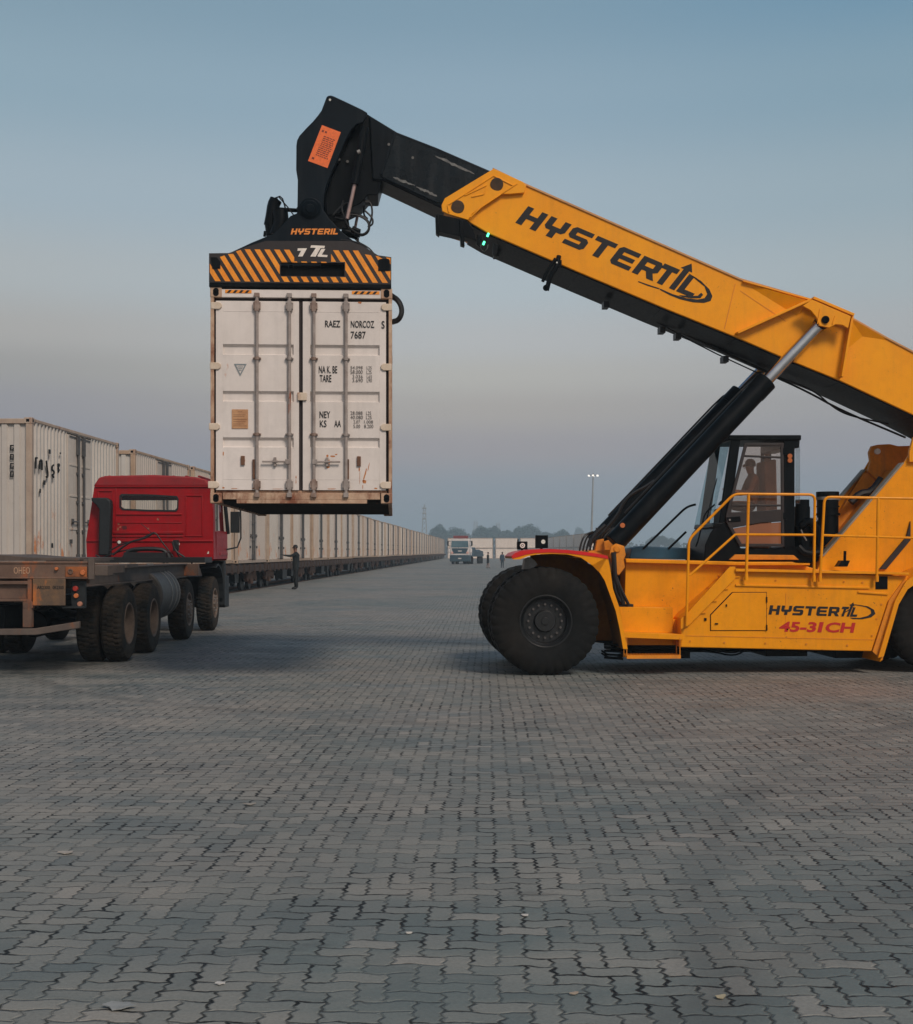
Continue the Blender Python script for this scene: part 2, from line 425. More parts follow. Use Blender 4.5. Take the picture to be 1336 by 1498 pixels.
    c = t.mix(t.math('MULTIPLY', t.ramp(rv, .45, 1.), .30), c, PAVE[2])
    c = t.mix(t.math('MULTIPLY', t.ramp(rv, .45, 0.), .34), c, PAVE[3])
    pale = t.math('GREATER_THAN', rv, .975)
    c = t.mix(t.math('MULTIPLY', pale, .28), c, lin(160, 155, 148))
    c = t.mix(t.math('MULTIPLY', t.ramp(fine, .42, .7), .28), c, lin(60, 62, 62))
    c = t.mix(t.math('MULTIPLY', t.ramp(spk, .56, .74), .4), c, lin(72, 78, 80))
    grit = t.math('MULTIPLY', t.ramp(t.noise(ob, 120, 2, .5), .70, .74), .5)
    c = t.mix(grit, c, lin(176, 172, 164))
    oil = t.noise(ob, .55, 5, .7, sc=(1, 2.2, 1))
    c = t.mix(t.math('MULTIPLY', t.ramp(oil, .63, .74), .5), c, lin(48, 50, 52))
    # rubber arcs left by turning tyres
    for (ax, ay, ar, aw) in ((-9, 14, 13.2, .16), (-9, 14, 15.4, .14), (14, 4, 10.6, .16), (14, 4, 12.7, .13), (3, 22, 9.5, .12), (-3, -3, 13.0, .13)):
        am = t.n('ShaderNodeVectorMath', operation='DISTANCE'); t.l(ob, am.inputs[0]); am.inputs[1].default_value = (ax, ay, 0)
        dd = t.math('ABSOLUTE', t.math('SUBTRACT', am.outputs['Value'], t.math('ADD', ar, t.math('MULTIPLY', big, .6))))
        f_ = t.math('MULTIPLY', t.math('SUBTRACT', 1., t.ramp(dd, aw * .4, aw * 1.6)), t.math('MULTIPLY', t.ramp(mid, .38, .62), .34))
        c = t.mix(f_, c, lin(56, 60, 62))
    # rust-red dust where the machine works
    red = t.n('ShaderNodeMapping'); red.inputs['Location'].default_value = (-4.6, -15.8, 0); t.l(ob, red.inputs[0])
    rd = t.n('ShaderNodeVectorMath', operation='MULTIPLY'); rd.inputs[1].default_value = (.42, .75, 0); t.l(red.outputs[0], rd.inputs[0])
    rl = t.n('ShaderNodeVectorMath', operation='LENGTH'); t.l(rd.outputs[0], rl.inputs[0])
    c = t.mix(t.math('MULTIPLY', t.ramp(t.math('ADD', rl.outputs['Value'], t.math('MULTIPLY', spk, .8)), 1.5, .3), .22), c, lin(150, 112, 98))
    c = t.mix(t.math('MULTIPLY', jm, vis), c, lin(12, 17, 20))
    t.l(c, t.b.inputs['Base Color'])
    rg = t.n('ShaderNodeMapRange'); t.l(mid, rg.inputs[0]); rg.inputs[1].default_value = .3; rg.inputs[2].default_value = .7
    rg.inputs[3].default_value = .44; rg.inputs[4].default_value = .85; t.l(rg.outputs[0], t.b.inputs['Roughness'])
    t.b.inputs['Specular IOR Level'].default_value = .3
    hgt = t.math('ADD', t.math('MULTIPLY', t.ramp(d, 0., .12), .6), t.math('ADD', t.math('MULTIPLY', rv, .28), t.math('MULTIPLY', fine, .10)))
    hgt = t.math('ADD', hgt, t.math('MULTIPLY', spk, .25))
    bn = t.n('ShaderNodeBump'); bn.inputs['Strength'].default_value = 1.0; bn.inputs['Distance'].default_value = .013
    t.l(hgt, bn.inputs['Height']); t.l(bn.outputs[0], t.b.inputs['Normal'])
    return t.m
TR = Frame(-10.0, 0, .0232)                       # the frame of the train, v = distance
g = MB(); XE = -10.35
g.sheet([(-10.2 - .0232 * 30, -30, 0), (80, -30, 0), (80, 350, 0), (-10.2 + .0232 * 350, 350, 0)]).build('paved_yard', paving(), smooth=False)
tag(bpy.data.objects['paved_yard'], kind='structure')
soil = paint('soil', lin(92, 92, 88), lin(70, 72, 70), .95, scale=.2, grime=.4, streak=False, bump=.3)
tag(MB().sheet([(-1500, -200, -.30), (1500, -200, -.30), (1500, 1700, -.30), (-1500, 1700, -.30)]).build('ground', soil, smooth=False), kind='structure')
bal = paint('ballast', lin(74, 76, 76), lin(40, 42, 44), .95, scale=6, grime=.6, streak=False, bump=.8)
tb = MB().prism([(-4.3, -.29), (-3.3, -.08), (-.43, -.08), (-.43, -.29)], 8, 345).build('track_bed', bal, smooth=False)
tb.location = (-10, 0, 0); tb.rotation_euler = (0, 0, -math.atan(.0232)); tag(tb, kind='structure')
# the yard's edge is a real kerb step
kb = MB().box((-.42, -25, -.28), (-.19, 349, .012)).build('kerb', paint('kerb_stone', lin(120, 118, 114), lin(84, 84, 82), .9, scale=2), bev=.01)
kb.location = (-10.0, 0, 0); kb.rotation_euler = (0, 0, -math.atan(.0232)); tag(kb, kind='structure')

# ------------------------------------------------------------------ haze
if HAZE:
    hm = bpy.data.materials.new('haze_air'); hm.use_nodes = True; ht = hm.node_tree; ht.nodes.clear()
    ho = ht.nodes.new('ShaderNodeOutputMaterial'); pv = ht.nodes.new('ShaderNodeVolumePrincipled')
    pv.inputs['Density'].default_value = HAZE; pv.inputs['Color'].default_value = HAZEC; pv.inputs['Anisotropy'].default_value = .1
    ht.links.new(pv.outputs[0], ho.inputs['Volume'])
    hz = MB().box((-1520, -210, -1.3), (1520, 1710, 36)).build('haze', hm, smooth=False); tag(hz, kind='stuff')
# ------------------------------------------------------------------ materials of the machines
YEL = paint('yellow_paint', lin(240, 155, 0), lin(229, 142, 0), .5, scale=.8, grime=.26, bump=.03, coat=.12, spec=.2, chips=.8)
YELD = paint('worn_yellow_paint', lin(226, 138, 6), lin(205, 122, 8), .6, scale=2.2, grime=.5, rust=.12)
DARK = paint('dark_grey_paint', lin(13, 24, 32), lin(8, 17, 24), .42, scale=1.2, grime=.3, spec=.12)
BLK = paint('black_steel', lin(3, 8, 12), lin(7, 13, 18), .38, scale=3, grime=.3, spec=.12)
RUB = paint('rubber', lin(12, 15, 16), lin(32, 28, 24), .85, scale=1.1, grime=.2, streak=False, spec=.25, bump=.1)
HOSE = flat('hose_rubber', lin(18, 19, 21), .5)
CHROME = paint('chrome_rod', (.62, .62, .62, 1), (.5, .5, .5, 1), .22, metal=1, scale=6, grime=.1, streak=False)
STEEL = paint('galvanised_steel', lin(150, 148, 145), lin(120, 116, 112), .5, metal=.4, scale=5, rust=.15)
REDP = paint('red_marking_paint', lin(214, 22, 22), lin(192, 18, 20), .4, scale=2)
BLKINK = flat('black_lettering', lin(8, 9, 14), .7)
REDINK = flat('red_lettering', lin(188, 18, 12), .6)
ORINK = flat('orange_lettering', lin(238, 140, 50), .5)
WHINK = flat('white_lettering', lin(235, 225, 214), .5)
ORSTR = paint('orange_reflective_stripe', lin(250, 158, 36), lin(236, 136, 24), .45, scale=6, grime=.5)
BRN = paint('brown_black_paint', lin(38, 29, 29), lin(26, 22, 23), .5, scale=3, grime=.4)
GLS = glass('cab_glass', (.86, .88, .88, 1), .08)
GLST = glass('teal_windscreen_glass', (.50, .66, .70, 1), .04, haze=.03, hazecol=(.10, .22, .24, 1), fres=.12)
GLSW = glass('brown_reflection_glass', (.95, .89, .84, 1), .06, haze=.04, hazecol=(.45, .24, .13, 1))  # warm tint and veil paint a brown reflection into the door panes
LENSW = flat('white_lens', lin(230, 228, 220), .2)
LENSR = flat('red_lens', lin(160, 44, 34), .3)
LENSO = flat('orange_lens', lin(196, 112, 62), .3)

ST = Frame(131 * 17.75 / F, 17.75, .049)
stk = ST.root('reach_stacker')
tag(stk, 'big yellow container handler with raised boom and black lettering on its side', 'reach stacker')
A = ST
# ---- wheels
def big_wheel(px, py, r, v0, wd, parent, face):
    cx, _, cz = A.p(px, py, 0)
    cz = r
    m = MB(); n = 34 * 6
    prof = [(.47 * r, .06 * wd), (.56 * r, .0), (.72 * r, -.02 * wd), (.86 * r, .02 * wd), (.95 * r, .10 * wd), (r, .19 * wd), (1.003 * r, .35 * wd),
            (1.003 * r, .65 * wd), (r, .81 * wd), (.95 * r, .90 * wd), (.86 * r, .98 * wd), (.72 * r, 1.02 * wd), (.56 * r, wd), (.47 * r, .94 * wd)]
    def mod(k, j):
        if j in (4, 5, 6, 7, 8, 9):
            off = 0 if j < 7 else 3
            return -.013 * r / .7 if (k + off) % 6 < 2 else 0
        if j in (3, 10): return -.016 if (k + (0 if j == 3 else 3)) % 6 < 2 else 0
        return 0
    m.lathe(prof, (cx, v0, cz), (0, 1, 0), n, mod)
    ty = m.build('wheel', RUB, parent, ang=28)
    m = MB()
    s = 1 if face < 0 else -1
    f0 = v0 if face < 0 else v0 + wd
    q = lambda a: f0 + s * a * wd
    m.lathe([(.49 * r, q(.03)), (.49 * r, q(.10)), (.44 * r, q(.16)), (.42 * r, q(.36)), (.42 * r, q(.6)), (.40 * r, q(.6)), (.40 * r, q(.34)), (.41 * r, q(.14)), (.455 * r, q(.06)), (.465 * r, q(.03))],
            (cx, 0, cz), (0, 1, 0), 64)
    m.lathe([(.02 * r, q(.34)), (.40 * r, q(.34)), (.40 * r, q(.40)), (.02 * r, q(.40))], (cx, 0, cz), (0, 1, 0), 48)
    m.cyl((cx, q(.345), cz), (cx, q(.20), cz), .21 * r, .19 * r, 32)
    m.cyl((cx, q(.22), cz), (cx, q(.16), cz), .075 * r, .07 * r, 24)
    m.build('rim', paint_rim, ty, bev=.003)
    m = MB()
    for i in range(16):
        a = 2 * math.pi * i / 16
        c = (cx + math.cos(a) * .31 * r, 0, cz + math.sin(a) * .31 * r)
        m.cyl((c[0], q(.345), c[2]), (c[0], q(.25), c[2]), .022 * r, n=8)
    m.build('lug_nuts', NUT, ty)
    return ty
NUT = paint('dull_nuts', lin(84, 80, 78), lin(60, 58, 58), .6, scale=9)
paint_rim = paint('rim_paint', lin(10, 13, 15), lin(24, 25, 26), .4, scale=4, grime=.3, spec=.5)
RW = .745
for v0, fc in ((0, -1), (.50, -1), (2.48, 1), (1.98, 1)):
    big_wheel(799, 912, RW, v0, .42, stk, fc)
for v0, fc in ((.12, -1), (2.36, 1)):
    big_wheel(1388, 915, RW, v0, .42, stk, fc)

# ---- chassis
def side_box(px, v, v0, v1, name, mat, bev=.008, parent=stk):
    return MB().prism(A.uz(px, v), v0, v1).build(name, mat, parent, bev=bev)
# centre frame under everything
m = MB()
body = [(916, 817), (1085, 822), (1160, 822), (1196, 833), (1330, 838), (1600, 846), (1600, 940), (1276, 940), (1160, 944), (912, 944)]
m.prism(A.uz(body, .55), .56, 2.34)
chs = m.build('chassis', YEL, stk, bev=.01)
m = MB(); m.prism(A.uz([(765, 862), (780, 838), (912, 838), (912, 944), (770, 930)], .95), .97, 1.93)
m.build('axle_frame', BLK, chs, bev=.01)
m = MB()                                          # belly: tanks, driveshaft and pipes under the frame
m.box((A.p(925, 0, 1)[0], 1.0, .15), (A.p(1010, 0, 1)[0], 2.0, .40)); m.box((A.p(1115, 0, 1)[0], .8, .19), (A.p(1175, 0, 1)[0], 2.1, .40))
m.box((A.p(1212, 0, 1)[0], .7, .17), (A.p(1262, 0, 1)[0], 2.2, .40))
m.cyl((A.p(900, 0, 1)[0], 1.45, .30), (A.p(1300, 0, 1)[0], 1.45, .30), .09)
m.cyl((A.p(880, 0, 1)[0], .2, RW), (A.p(880, 0, 1)[0], .21, RW), .01)
m.box((A.p(905, 0, 1)[0], 1.5, .2), (A.p(1300, 0, 1)[0], 2.3, .4))
for dz, vv in ((.30, .62), (.25, .8)):
    m.tube([A.p(880, 930, vv)[:2] + (dz,), A.p(890, 955, vv)[:2] + (dz - .07,), A.p(912, 955, vv)[:2] + (dz - .06,), A.p(960, 950, vv)[:2] + (dz + .06,),
            A.p(1040, 950, vv)[:2] + (dz + .02,), A.p(1075, 965, vv)[:2] + (dz - .06,), A.p(1095, 950, vv)[:2] + (dz + .06,), A.p(1180, 950, vv)[:2] + (dz,)], .014, smooth=2)
m.cyl(A.p(799, 912, .4), A.p(799, 912, 2.5), .12)
m.cyl((A.p(1388, 0, 0)[0], .4, RW), (A.p(1388, 0, 0)[0], 2.5, RW), .12)
for i in range(5): m.cyl(A.p(884, 962 - i * 5, .5), A.p(912, 964 - i * 5, .5), .015)
m.build('underside_gear', BLK, chs, bev=.004)
# ---- lower side panels (tank and battery boxes), near and far
low = [(1076, 835), (1196, 838), (1330, 843), (1322, 862), (1300, 880), (1276, 953), (996, 947), (998, 905), (1003, 899)]
pn = side_box(low, .05, .06, .56, 'side_panel', YEL, .012)
side_box(low, .05, 2.34, 2.84, 'side_panel', YEL, .012)
# thin seams, door and handle of the near panel
m = MB()
def seam(mb, a, b, v, w=.008, d=.004, t=.006):
    p, q = Vector(A.p(*a, v)), Vector(A.p(*b, v)); dr = (q - p); L = dr.length / 2; dr.normalize()
    up = Vector((-dr.z, 0, dr.x)); c = (p + q) / 2
    mb.obox(c + Vector((0, -d / 2, 0)), dr * L, Vector((0, d / 2 + .001, 0)), up * w / 2)
hatch = [(1040, 900), (1072, 867), (1121, 867), (1121, 922), (1040, 922)]
pl = A.uz(hatch, .06)
ho = MB().prism(pl, .046, .0565).build('hatch_door', YEL, pn, bev=.003)
MB().prism(A.uz([(1039, 899), (1071, 866), (1122, 866), (1122, 923), (1039, 923)], .06), .0565, .0605).build('hatch_seal', BLK, pn)  # black plate that paints in the shaded gap round the hatch
m2 = MB()
for a, b in (((1062, 884), (1064, 886)), ((1046, 911.5), (1051, 912)), ((1121, 873), (1123, 880)), ((1121, 914), (1123, 921))):
    m2.box(A.p(a[0], a[1], .048), tuple(Vector(A.p(b[0], b[1] + 1.5, .03))))
m2.box(A.p(1030.5, 904, .06), A.p(1034, 908, .045))
m2.build('latches', BLK, pn)
for a, b in (((1076, 856), (1272, 860)), ((1255, 866), (1299, 869))): seam(m, a, b, .06, .03, .02)
m.build('panel_ridge', YEL, pn, bev=.006)
m = MB(); m.box(A.p(1281, 843, .058), A.p(1299, 862, .05)); m.build('vent_opening', BLK, pn, bev=.006)
m = MB()
for x, y in ((1085, 848), (1135, 849), (1185, 850), (1235, 851), (1262, 852), (1010, 938), (1060, 940), (1120, 941), (1180, 942), (1240, 944), (1290, 884), (1283, 905), (1276, 930)):
    m.cyl(A.p(x, y, .061), A.p(x, y, .048), .014, n=8)
m.build('panel_bolts', YELD, pn)
m = MB(); seam(m, (1003, 930), (1280, 936), .06, .010, .004); seam(m, (1150, 868), (1149, 929), .06, .006, .003); m.build('weld_seam', YELD, pn)
# ---- ledge (edge of the walkway)
side_box([(1076, 832), (1330, 837.5), (1330, 841), (1076, 836)], .0, -.02, .58, 'walkway', YEL, .004)
side_box([(916, 819), (1085, 822.5), (1185, 824), (1185, 827), (1078, 827), (916, 823)], .45, .44, .60, 'deck_edge', YEL, .006)
# mid body behind the steps: box and recess
side_box([(906, 888), (985, 889), (985, 926), (913, 926)], .30, .31, .56, 'tool_box', YEL, .008)
side_box([(985, 906), (998, 906), (998, 926), (985, 926)], .40, .41, .56, 'tool_box', YEL, .006)
m = MB(); m.prism(A.uz([(913, 925), (999, 928), (999, 936), (914, 933)], .05), .05, .56)
stp = m.build('step_platform', YEL, stk, bev=.004)
m = MB()
a0, a1 = A.p(917, 960, .03), A.p(996, 963, .03)
for k in range(3): m.box((a0[0], .03 + k * .10, a0[2] - .02), (a1[0], .07 + k * .10, a0[2] + .01))
m.box((a0[0], .02, a0[2] - .035), (a1[0], .03, a0[2] + .012)); m.box((a0[0], .30, a0[2] - .035), (a1[0], .31, a0[2] + .012))
for i in range(18):
    u = a0[0] + (a1[0] - a0[0]) * (i + .5) / 18
    m.box((u - .006, .03, a0[2] - .005), (u + .006, .30, a0[2] + .018))
for u in (a0[0], a1[0] - .01): m.box((u, .26, a0[2]), (u + .01, .29, A.p(0, 936, .05)[2])); m.box((u, .045, a0[2]), (u + .01, .06, A.p(0, 936, .05)[2]))
m.build('hanging_step', YELD, stk)
# stair stringer
side_box([(1003, 900), (1068, 829), (1076, 829), (1076, 846), (1009, 914), (996, 921), (996, 905)], .02, .015, .04, 'stair_stringer', YEL, .003)
m = MB()
for i in range(4):
    f = (i + .5) / 4; p = A.p(1004 + 66 * f, 904 - 70 * f, .04); m.box((p[0], .04, p[2] - .02), (p[0] + .2, .5, p[2]))
m.build('stair_treads', YEL, stk)

# ---- front fender
YELSHADE = paint('shaded_arch_yellow', lin(160, 100, 22), lin(112, 70, 22), .9, scale=2, grime=.5)  # browned yellow: the shade inside the wheel arches is painted into the colour
OUT_ = [(748, 815), (753, 810.5), (763, 807.5), (779, 805.5), (803, 804.5), (830, 806), (852, 808.5), (870, 811), (888, 814.5)]
OUT2 = [(889, 817), (892, 831), (896, 861), (904.5, 886), (911, 917), (917.5, 949)]
INN_ = [(750, 818.5), (761, 818), (772, 813.5), (785, 811), (803, 810), (829, 811), (849, 815.5), (866, 827), (876, 837)]
INN2 = [(877, 838), (884, 849), (891, 868), (900, 893), (906, 920), (911, 949)]
def fender(v0, v1, far=False):
    if far: OUT, INN = OUT_[4:], INN_[4:]
    else: OUT, INN = OUT_, INN_
    m = MB(); m.ribbon(A.uz(OUT, 0), A.uz(INN, 0), v0, v0 + .03) if not far else m.ribbon(A.uz(OUT, 0), A.uz(INN, 0), v1 - .03, v1)
    fo = m.build('fender', YEL, stk)
    m = MB(); v = 0.0
    arch = A.uz([(x, y - .2) for x, y in OUT] + OUT2, 0); arch2 = [(u - .0, z - .022) for u, z in arch]
    arch2 = [(u + (-.022 if i >= len(OUT) else 0), z) for i, (u, z) in enumerate(arch2)]
    m.ribbon(arch, arch2, v0 + .03, v1 - .03)
    m.build('fender_top', YELSHADE, fo)
    m = MB(); m.ribbon(A.uz(OUT2, 0), A.uz(INN2, 0), v0 if not far else v1 - .03, v0 + .03 if not far else v1)
    m.ribbon(A.uz([(888, 814.5), (889, 817)], 0), A.uz([(866, 827), (877, 838)], 0), v0 if not far else v1 - .03, v0 + .03 if not far else v1)
    m.build('fender_flange', YEL, fo)
    RO = [(x, y - 1.6) for x, y in OUT] + [(889, 815.5)]; RI = [(749, 817), (759, 814.5), (769, 811.3), (783, 809), (803, 808.2), (830, 809.4), (852, 812), (870, 814.5), (888, 817.5), (889, 818)][-len(RO):]
    m = MB(); m.ribbon(A.uz(RO, 0), A.uz(RI, 0), (v0 - .008) if not far else v1, v0 if not far else v1 + .008)
    ua = A.uz(RO, 0); ub = [(u, z - .012) for u, z in ua]
    m.ribbon(ua, ub, v0, v1)
    m.build('red_edge', REDP, fo)
    return fo
fender(-.05, 1.0); fender(1.90, 2.95, True)
# inner wheel house wall
side_box([(786, 812), (829, 811), (866, 822), (889, 830), (908, 900), (913, 944), (880, 944), (860, 880), (800, 860)], 0, .955, .97, 'wheel_house', YELSHADE, 0)
side_box([(800, 812), (829, 811), (866, 822), (889, 830), (908, 900), (913, 944), (880, 944), (860, 880), (820, 860)], 0, 1.93, 1.945, 'wheel_house', YELSHADE, 0)
m = MB(); m.prism(A.uz([(766, 833), (769, 818), (776, 815), (783, 820), (787, 826), (778, 833)], .4), .42, .7)
m.build('fender_bracket', STEEL, stk, bev=.004)
# rear fender
RFO = [(1262, 966), (1275, 962), (1300, 878), (1316, 850), (1336, 836), (1370, 822), (1400, 820), (1440, 826), (1475, 850), (1500, 900)]
RFI = [(1290, 967), (1292, 960), (1314, 884), (1327, 862), (1345, 850), (1372, 836), (1400, 833), (1432, 839), (1462, 860), (1488, 904)]
def shifted(P, d): return [(x + d, y) for x, y in P]
m = MB(); m.ribbon(A.uz(shifted(RFO[1:], 9), 0), A.uz(RFI[1:], 0), -.03, .0)
rf = m.build('rear_fender', YEL, stk)
m = MB(); ar = A.uz([(1290, 966)] + [(x + 10, y + 1) for x, y in RFO[2:]], 0); m.ribbon(ar, [(u - .02, z - .02) for u, z in ar], 0, .75); m.ribbon(ar, [(u - .02, z - .02) for u, z in ar], 2.15, 2.9)
m.build('fender_top', YEL, rf)
m = MB(); m.ribbon(A.uz([(1276, 953), (1300, 878), (1322, 848)], .06), A.uz([(1290, 966), (1312, 882), (1330, 852)], .06), .03, .06); m.build('fender_web', YELD, rf)
m = MB(); m.prism(A.uz([(1316, 846), (1480, 846), (1600, 850), (1600, 760), (1450, 760), (1336, 800)], .3), .75, 2.15)
m.prism(A.uz([(1475, 760), (1640, 760), (1640, 935), (1475, 935)], .3), .15, 2.75)
m.build('counterweight', YEL, chs, bev=.03)

# ---- walkway rails
def rail(paths, v, r, name, mat, parent=stk):
    m = MB()
    for pts in paths: m.tube([A.p(x, y, v) for x, y in pts], r, 10)
    return m.build(name, mat, parent)
def rounded(P, k=.35):
    q = [P[0]]
    for i in range(1, len(P) - 1):
        a, b, c = P[i - 1], P[i], P[i + 1]
        def to(p, d):
            L = math.hypot(p[0] - b[0], p[1] - b[1]); return (b[0] + (p[0] - b[0]) * d / L, b[1] + (p[1] - b[1]) * d / L)
        s, e = to(a, 9), to(c, 9)
        for t in (0, .25, .5, .75, 1):
            q.append(((1 - t) ** 2 * s[0] + 2 * t * (1 - t) * b[0] + t * t * e[0], (1 - t) ** 2 * s[1] + 2 * t * (1 - t) * b[1] + t * t * e[1]))
    return q + [P[-1]]
RR = .019
r1 = rail([rounded([(1004.5, 916), (1008, 789), (1074, 722.5), (1192.5, 723.5), (1191, 848)])], -.02, RR, 'handrail', YEL)
rail([[(1009, 842), (1076, 782), (1095, 782), (1192, 782.5)]], -.02, RR * .9, 'middle_rail', YEL, r1)
rail([[(1095.5, 722.5), (1092, 846)]], -.02, RR * 1.1, 'rail_post', YEL, r1)
r2 = rail([rounded([(1200, 848), (1206.5, 727), (1440, 731)])], -.02, RR, 'handrail', YEL)
rail([[(1205, 783), (1440, 790)]], -.02, RR * .9, 'middle_rail', YEL, r2)
for x in (1285, 1400): rail([[(x, 727), (x - 2, 848)]], -.02, RR, 'rail_post', YEL, r2)
m = MB()
for x, y in ((1092, 840), (1191, 842), (1200, 842), (1283, 842)): m.cyl(A.p(x, y, -.02), A.p(x, y + 9, -.02), .027, n=12)
m.build('rail_sockets', YEL, r1)
rail([rounded([(941, 803), (1005, 741), (1018, 738)]), [(978, 803), (1004, 778)]], 1.7, .017, 'grab_rail', BLK)

# ---- rear tower that carries the boom
tw = [(1323, 677), (1336, 655), (1350, 640), (1440, 640), (1500, 760), (1500, 845), (1300, 845), (1196, 834), (1205, 814)]
NT_ = side_box(tw, .62, .62, .66, 'boom_tower', YEL, .004)
side_box(tw, .62, 2.20, 2.24, 'tower_plate', YEL, .004, NT_)
fl = A.uz([(1323, 677), (1205, 814)], .62); fl2 = [(u - .02, z) for u, z in fl]
GRYP = paint('worn_grey_plate', lin(150, 142, 128), lin(120, 112, 98), .6, scale=3, grime=.3)
m = MB(); m.ribbon(fl, [(u - .03, z + .004) for u, z in fl], .60, .76); m.ribbon(fl, [(u - .03, z + .004) for u, z in fl], 2.10, 2.26)
m.build('tower_flange', GRYP, NT_, bev=.004)
m = MB(); u0, z0 = A.uz([(1318, 683)], .62)[0]; m.prism([(u0, z0), (u0 + .5, z0 + .02), (u0 + .9, z0 - .5), (u0 + .2, z0 - .9), (u0 - .55, z0 - .9)], 2.1, 2.2)
e = A.p(1278, 664, 2.1); pe = A.uz([(1268, 690), (1272, 676), (1270, 662), (1274, 653), (1282, 651), (1300, 650), (1312, 653), (1345, 652), (1345, 700), (1300, 720)], 2.1)
m.prism(pe, 2.04, 2.12); m.build('tower_bracket', YELD, NT_, bev=.004)
m = MB(); m.cyl((A.p(1281, 661, 2.1)[0], 2.0, A.p(1281, 661, 2.1)[2]), (A.p(1281, 661, 2.1)[0], 2.16, A.p(1281, 661, 2.1)[2]), .045, n=20); m.build('bracket_eye', LENSW, NT_)
m = MB(); m.tube([A.p(1245, 735, 1.9), A.p(1258, 722, 1.9), A.p(1275, 720, 1.9), A.p(1290, 700, 1.9)], .06, smooth=1); m.tube([A.p(1230, 790, 1.5), A.p(1256, 755, 1.5), A.p(1300, 720, 1.5)], .05, smooth=1)
m.build('tower_hoses', HOSE, NT_)
# cross wall between the tower plates
m = MB(); w0 = A.uz([(1272, 780), (1350, 680), (1366, 680), (1290, 780)], .62); m.prism(w0, .66, 2.2); m.prism(A.uz([(1205, 815), (1235, 780), (1300, 838), (1200, 834)], .62), .66, 2.2)
m.build('tower_web', YELD, NT_)
side_box([(1336, 640), (1344, 636), (1352, 640), (1352, 676), (1330, 676), (1330, 660)], .58, .56, .62, 'pivot_plate', YEL, .005, NT_)
side_box([(1336, 762), (1336, 790), (1300, 833), (1290, 833), (1330, 785)], .5, .58, .62, 'brace', BRN, .004, NT_)
m = MB(); m.prism(A.uz([(1232, 820), (1244, 820), (1240, 829), (1226, 829)], .3), .3, .45); m.cyl(A.p(1236, 821, .38), A.p(1236.5, 806, .38), .02)
m.build('foot_pedal_box', BLK, stk)

# ---- engine intake canisters and hoses between cab and tower
m = MB()
def can(px, y0, y1, v, r):
    p0, p1 = A.p(px, y1, v), A.p(px, y0, v); m.cyl(p0, p1, r, n=28)
    return p0, p1
a, b = can(1211, 727, 800, 1.1, .155); can(1211, 719.5, 727, 1.1, .165); can(1211, 751, 754, 1.1, .18); can(1211, 740, 742, 1.1, .17)
can(1174, 741, 770, 1.0, .11); can(1174, 731, 742, 1.0, .10); can(1176, 762, 822, 1.1, .17); can(1197, 770, 822, 1.2, .20)
m.tube([A.p(1174, 770, .9), A.p(1185, 760, .85), A.p(1197, 775, .85), A.p(1200, 800, .85)], .06, smooth=2)
m.tube([A.p(1168, 800, .8), A.p(1180, 812, .75), A.p(1215, 806, .8)], .05, smooth=2)
m.box(A.p(1150, 800, .8), (A.p(1215, 800, .8)[0], 2.0, A.p(0, 822, .8)[2]))
eng = m.build('air_filter_stack', BLK, stk, bev=.004)
m = MB(); p = A.p(1195, 727, .92); q = A.p(1226, 732, .92)
m.lathe([(.167, 0), (.167, .045)], (A.p(1211, 731.5, 1.1)), (0, 0, 1), 40, closed=False)
m.box(A.p(1185, 757, .87), A.p(1197, 761, .865)); m.tube([A.p(1172, 775, .85), A.p(1175, 782, .85), A.p(1180, 791, .85)], .012)
m.build('filter_label', STEEL, eng)
# blue engine cover seen over the deck
m = MB(); m.prism(A.uz([(917, 817), (921, 802), (935, 799), (1008, 802), (1008, 818)], 1.9), 1.7, 2.3)
m.build('engine_cover', paint('blue_cover', lin(24, 78, 106), lin(18, 58, 82), .5, scale=2), stk, bev=.015)
m = MB(); m.prism(A.uz([(1066, 819), (1075, 811), (1160, 812), (1168, 819)], .8), .75, 1.5); m.build('cab_mount', YELD, stk, bev=.01)
# ------------------------------------------------------------------ cab
VC, VF = .80, 2.0
def quadframe(mb, P, v0, v1, w, holes=None):     # a closed bar frame following the polygon P (photo points)
    Q = A.uz(P, VC); n = len(Q)
    cu = sum(q[0] for q in Q) / n; cz = sum(q[1] for q in Q) / n
    inn = []
    for i in range(n):
        p, a, b = Vector(Q[i]), Vector(Q[i - 1]), Vector(Q[(i + 1) % n])
        d1 = (p - a).normalized(); d2 = (b - p).normalized()
        n1 = Vector((-d1.y, d1.x)); n2 = Vector((-d2.y, d2.x))
        if n1.dot(Vector((cu, cz)) - p) < 0: n1 = -n1
        if n2.dot(Vector((cu, cz)) - p) < 0: n2 = -n2
        bi = (n1 + n2); bi = bi / max(.3, bi.length_squared / 2) 
        inn.append(tuple(p + bi * w))
    mb.ribbon(Q + [Q[0]], inn + [inn[0]], v0, v1)
    return Q, inn
SIDE = [(1070, 640), (1171, 640), (1171, 650), (1163, 656), (1163, 812), (1003, 812), (1006, 795), (1052, 768), (1058, 752), (1075, 660)]
cab = stk
m = MB()
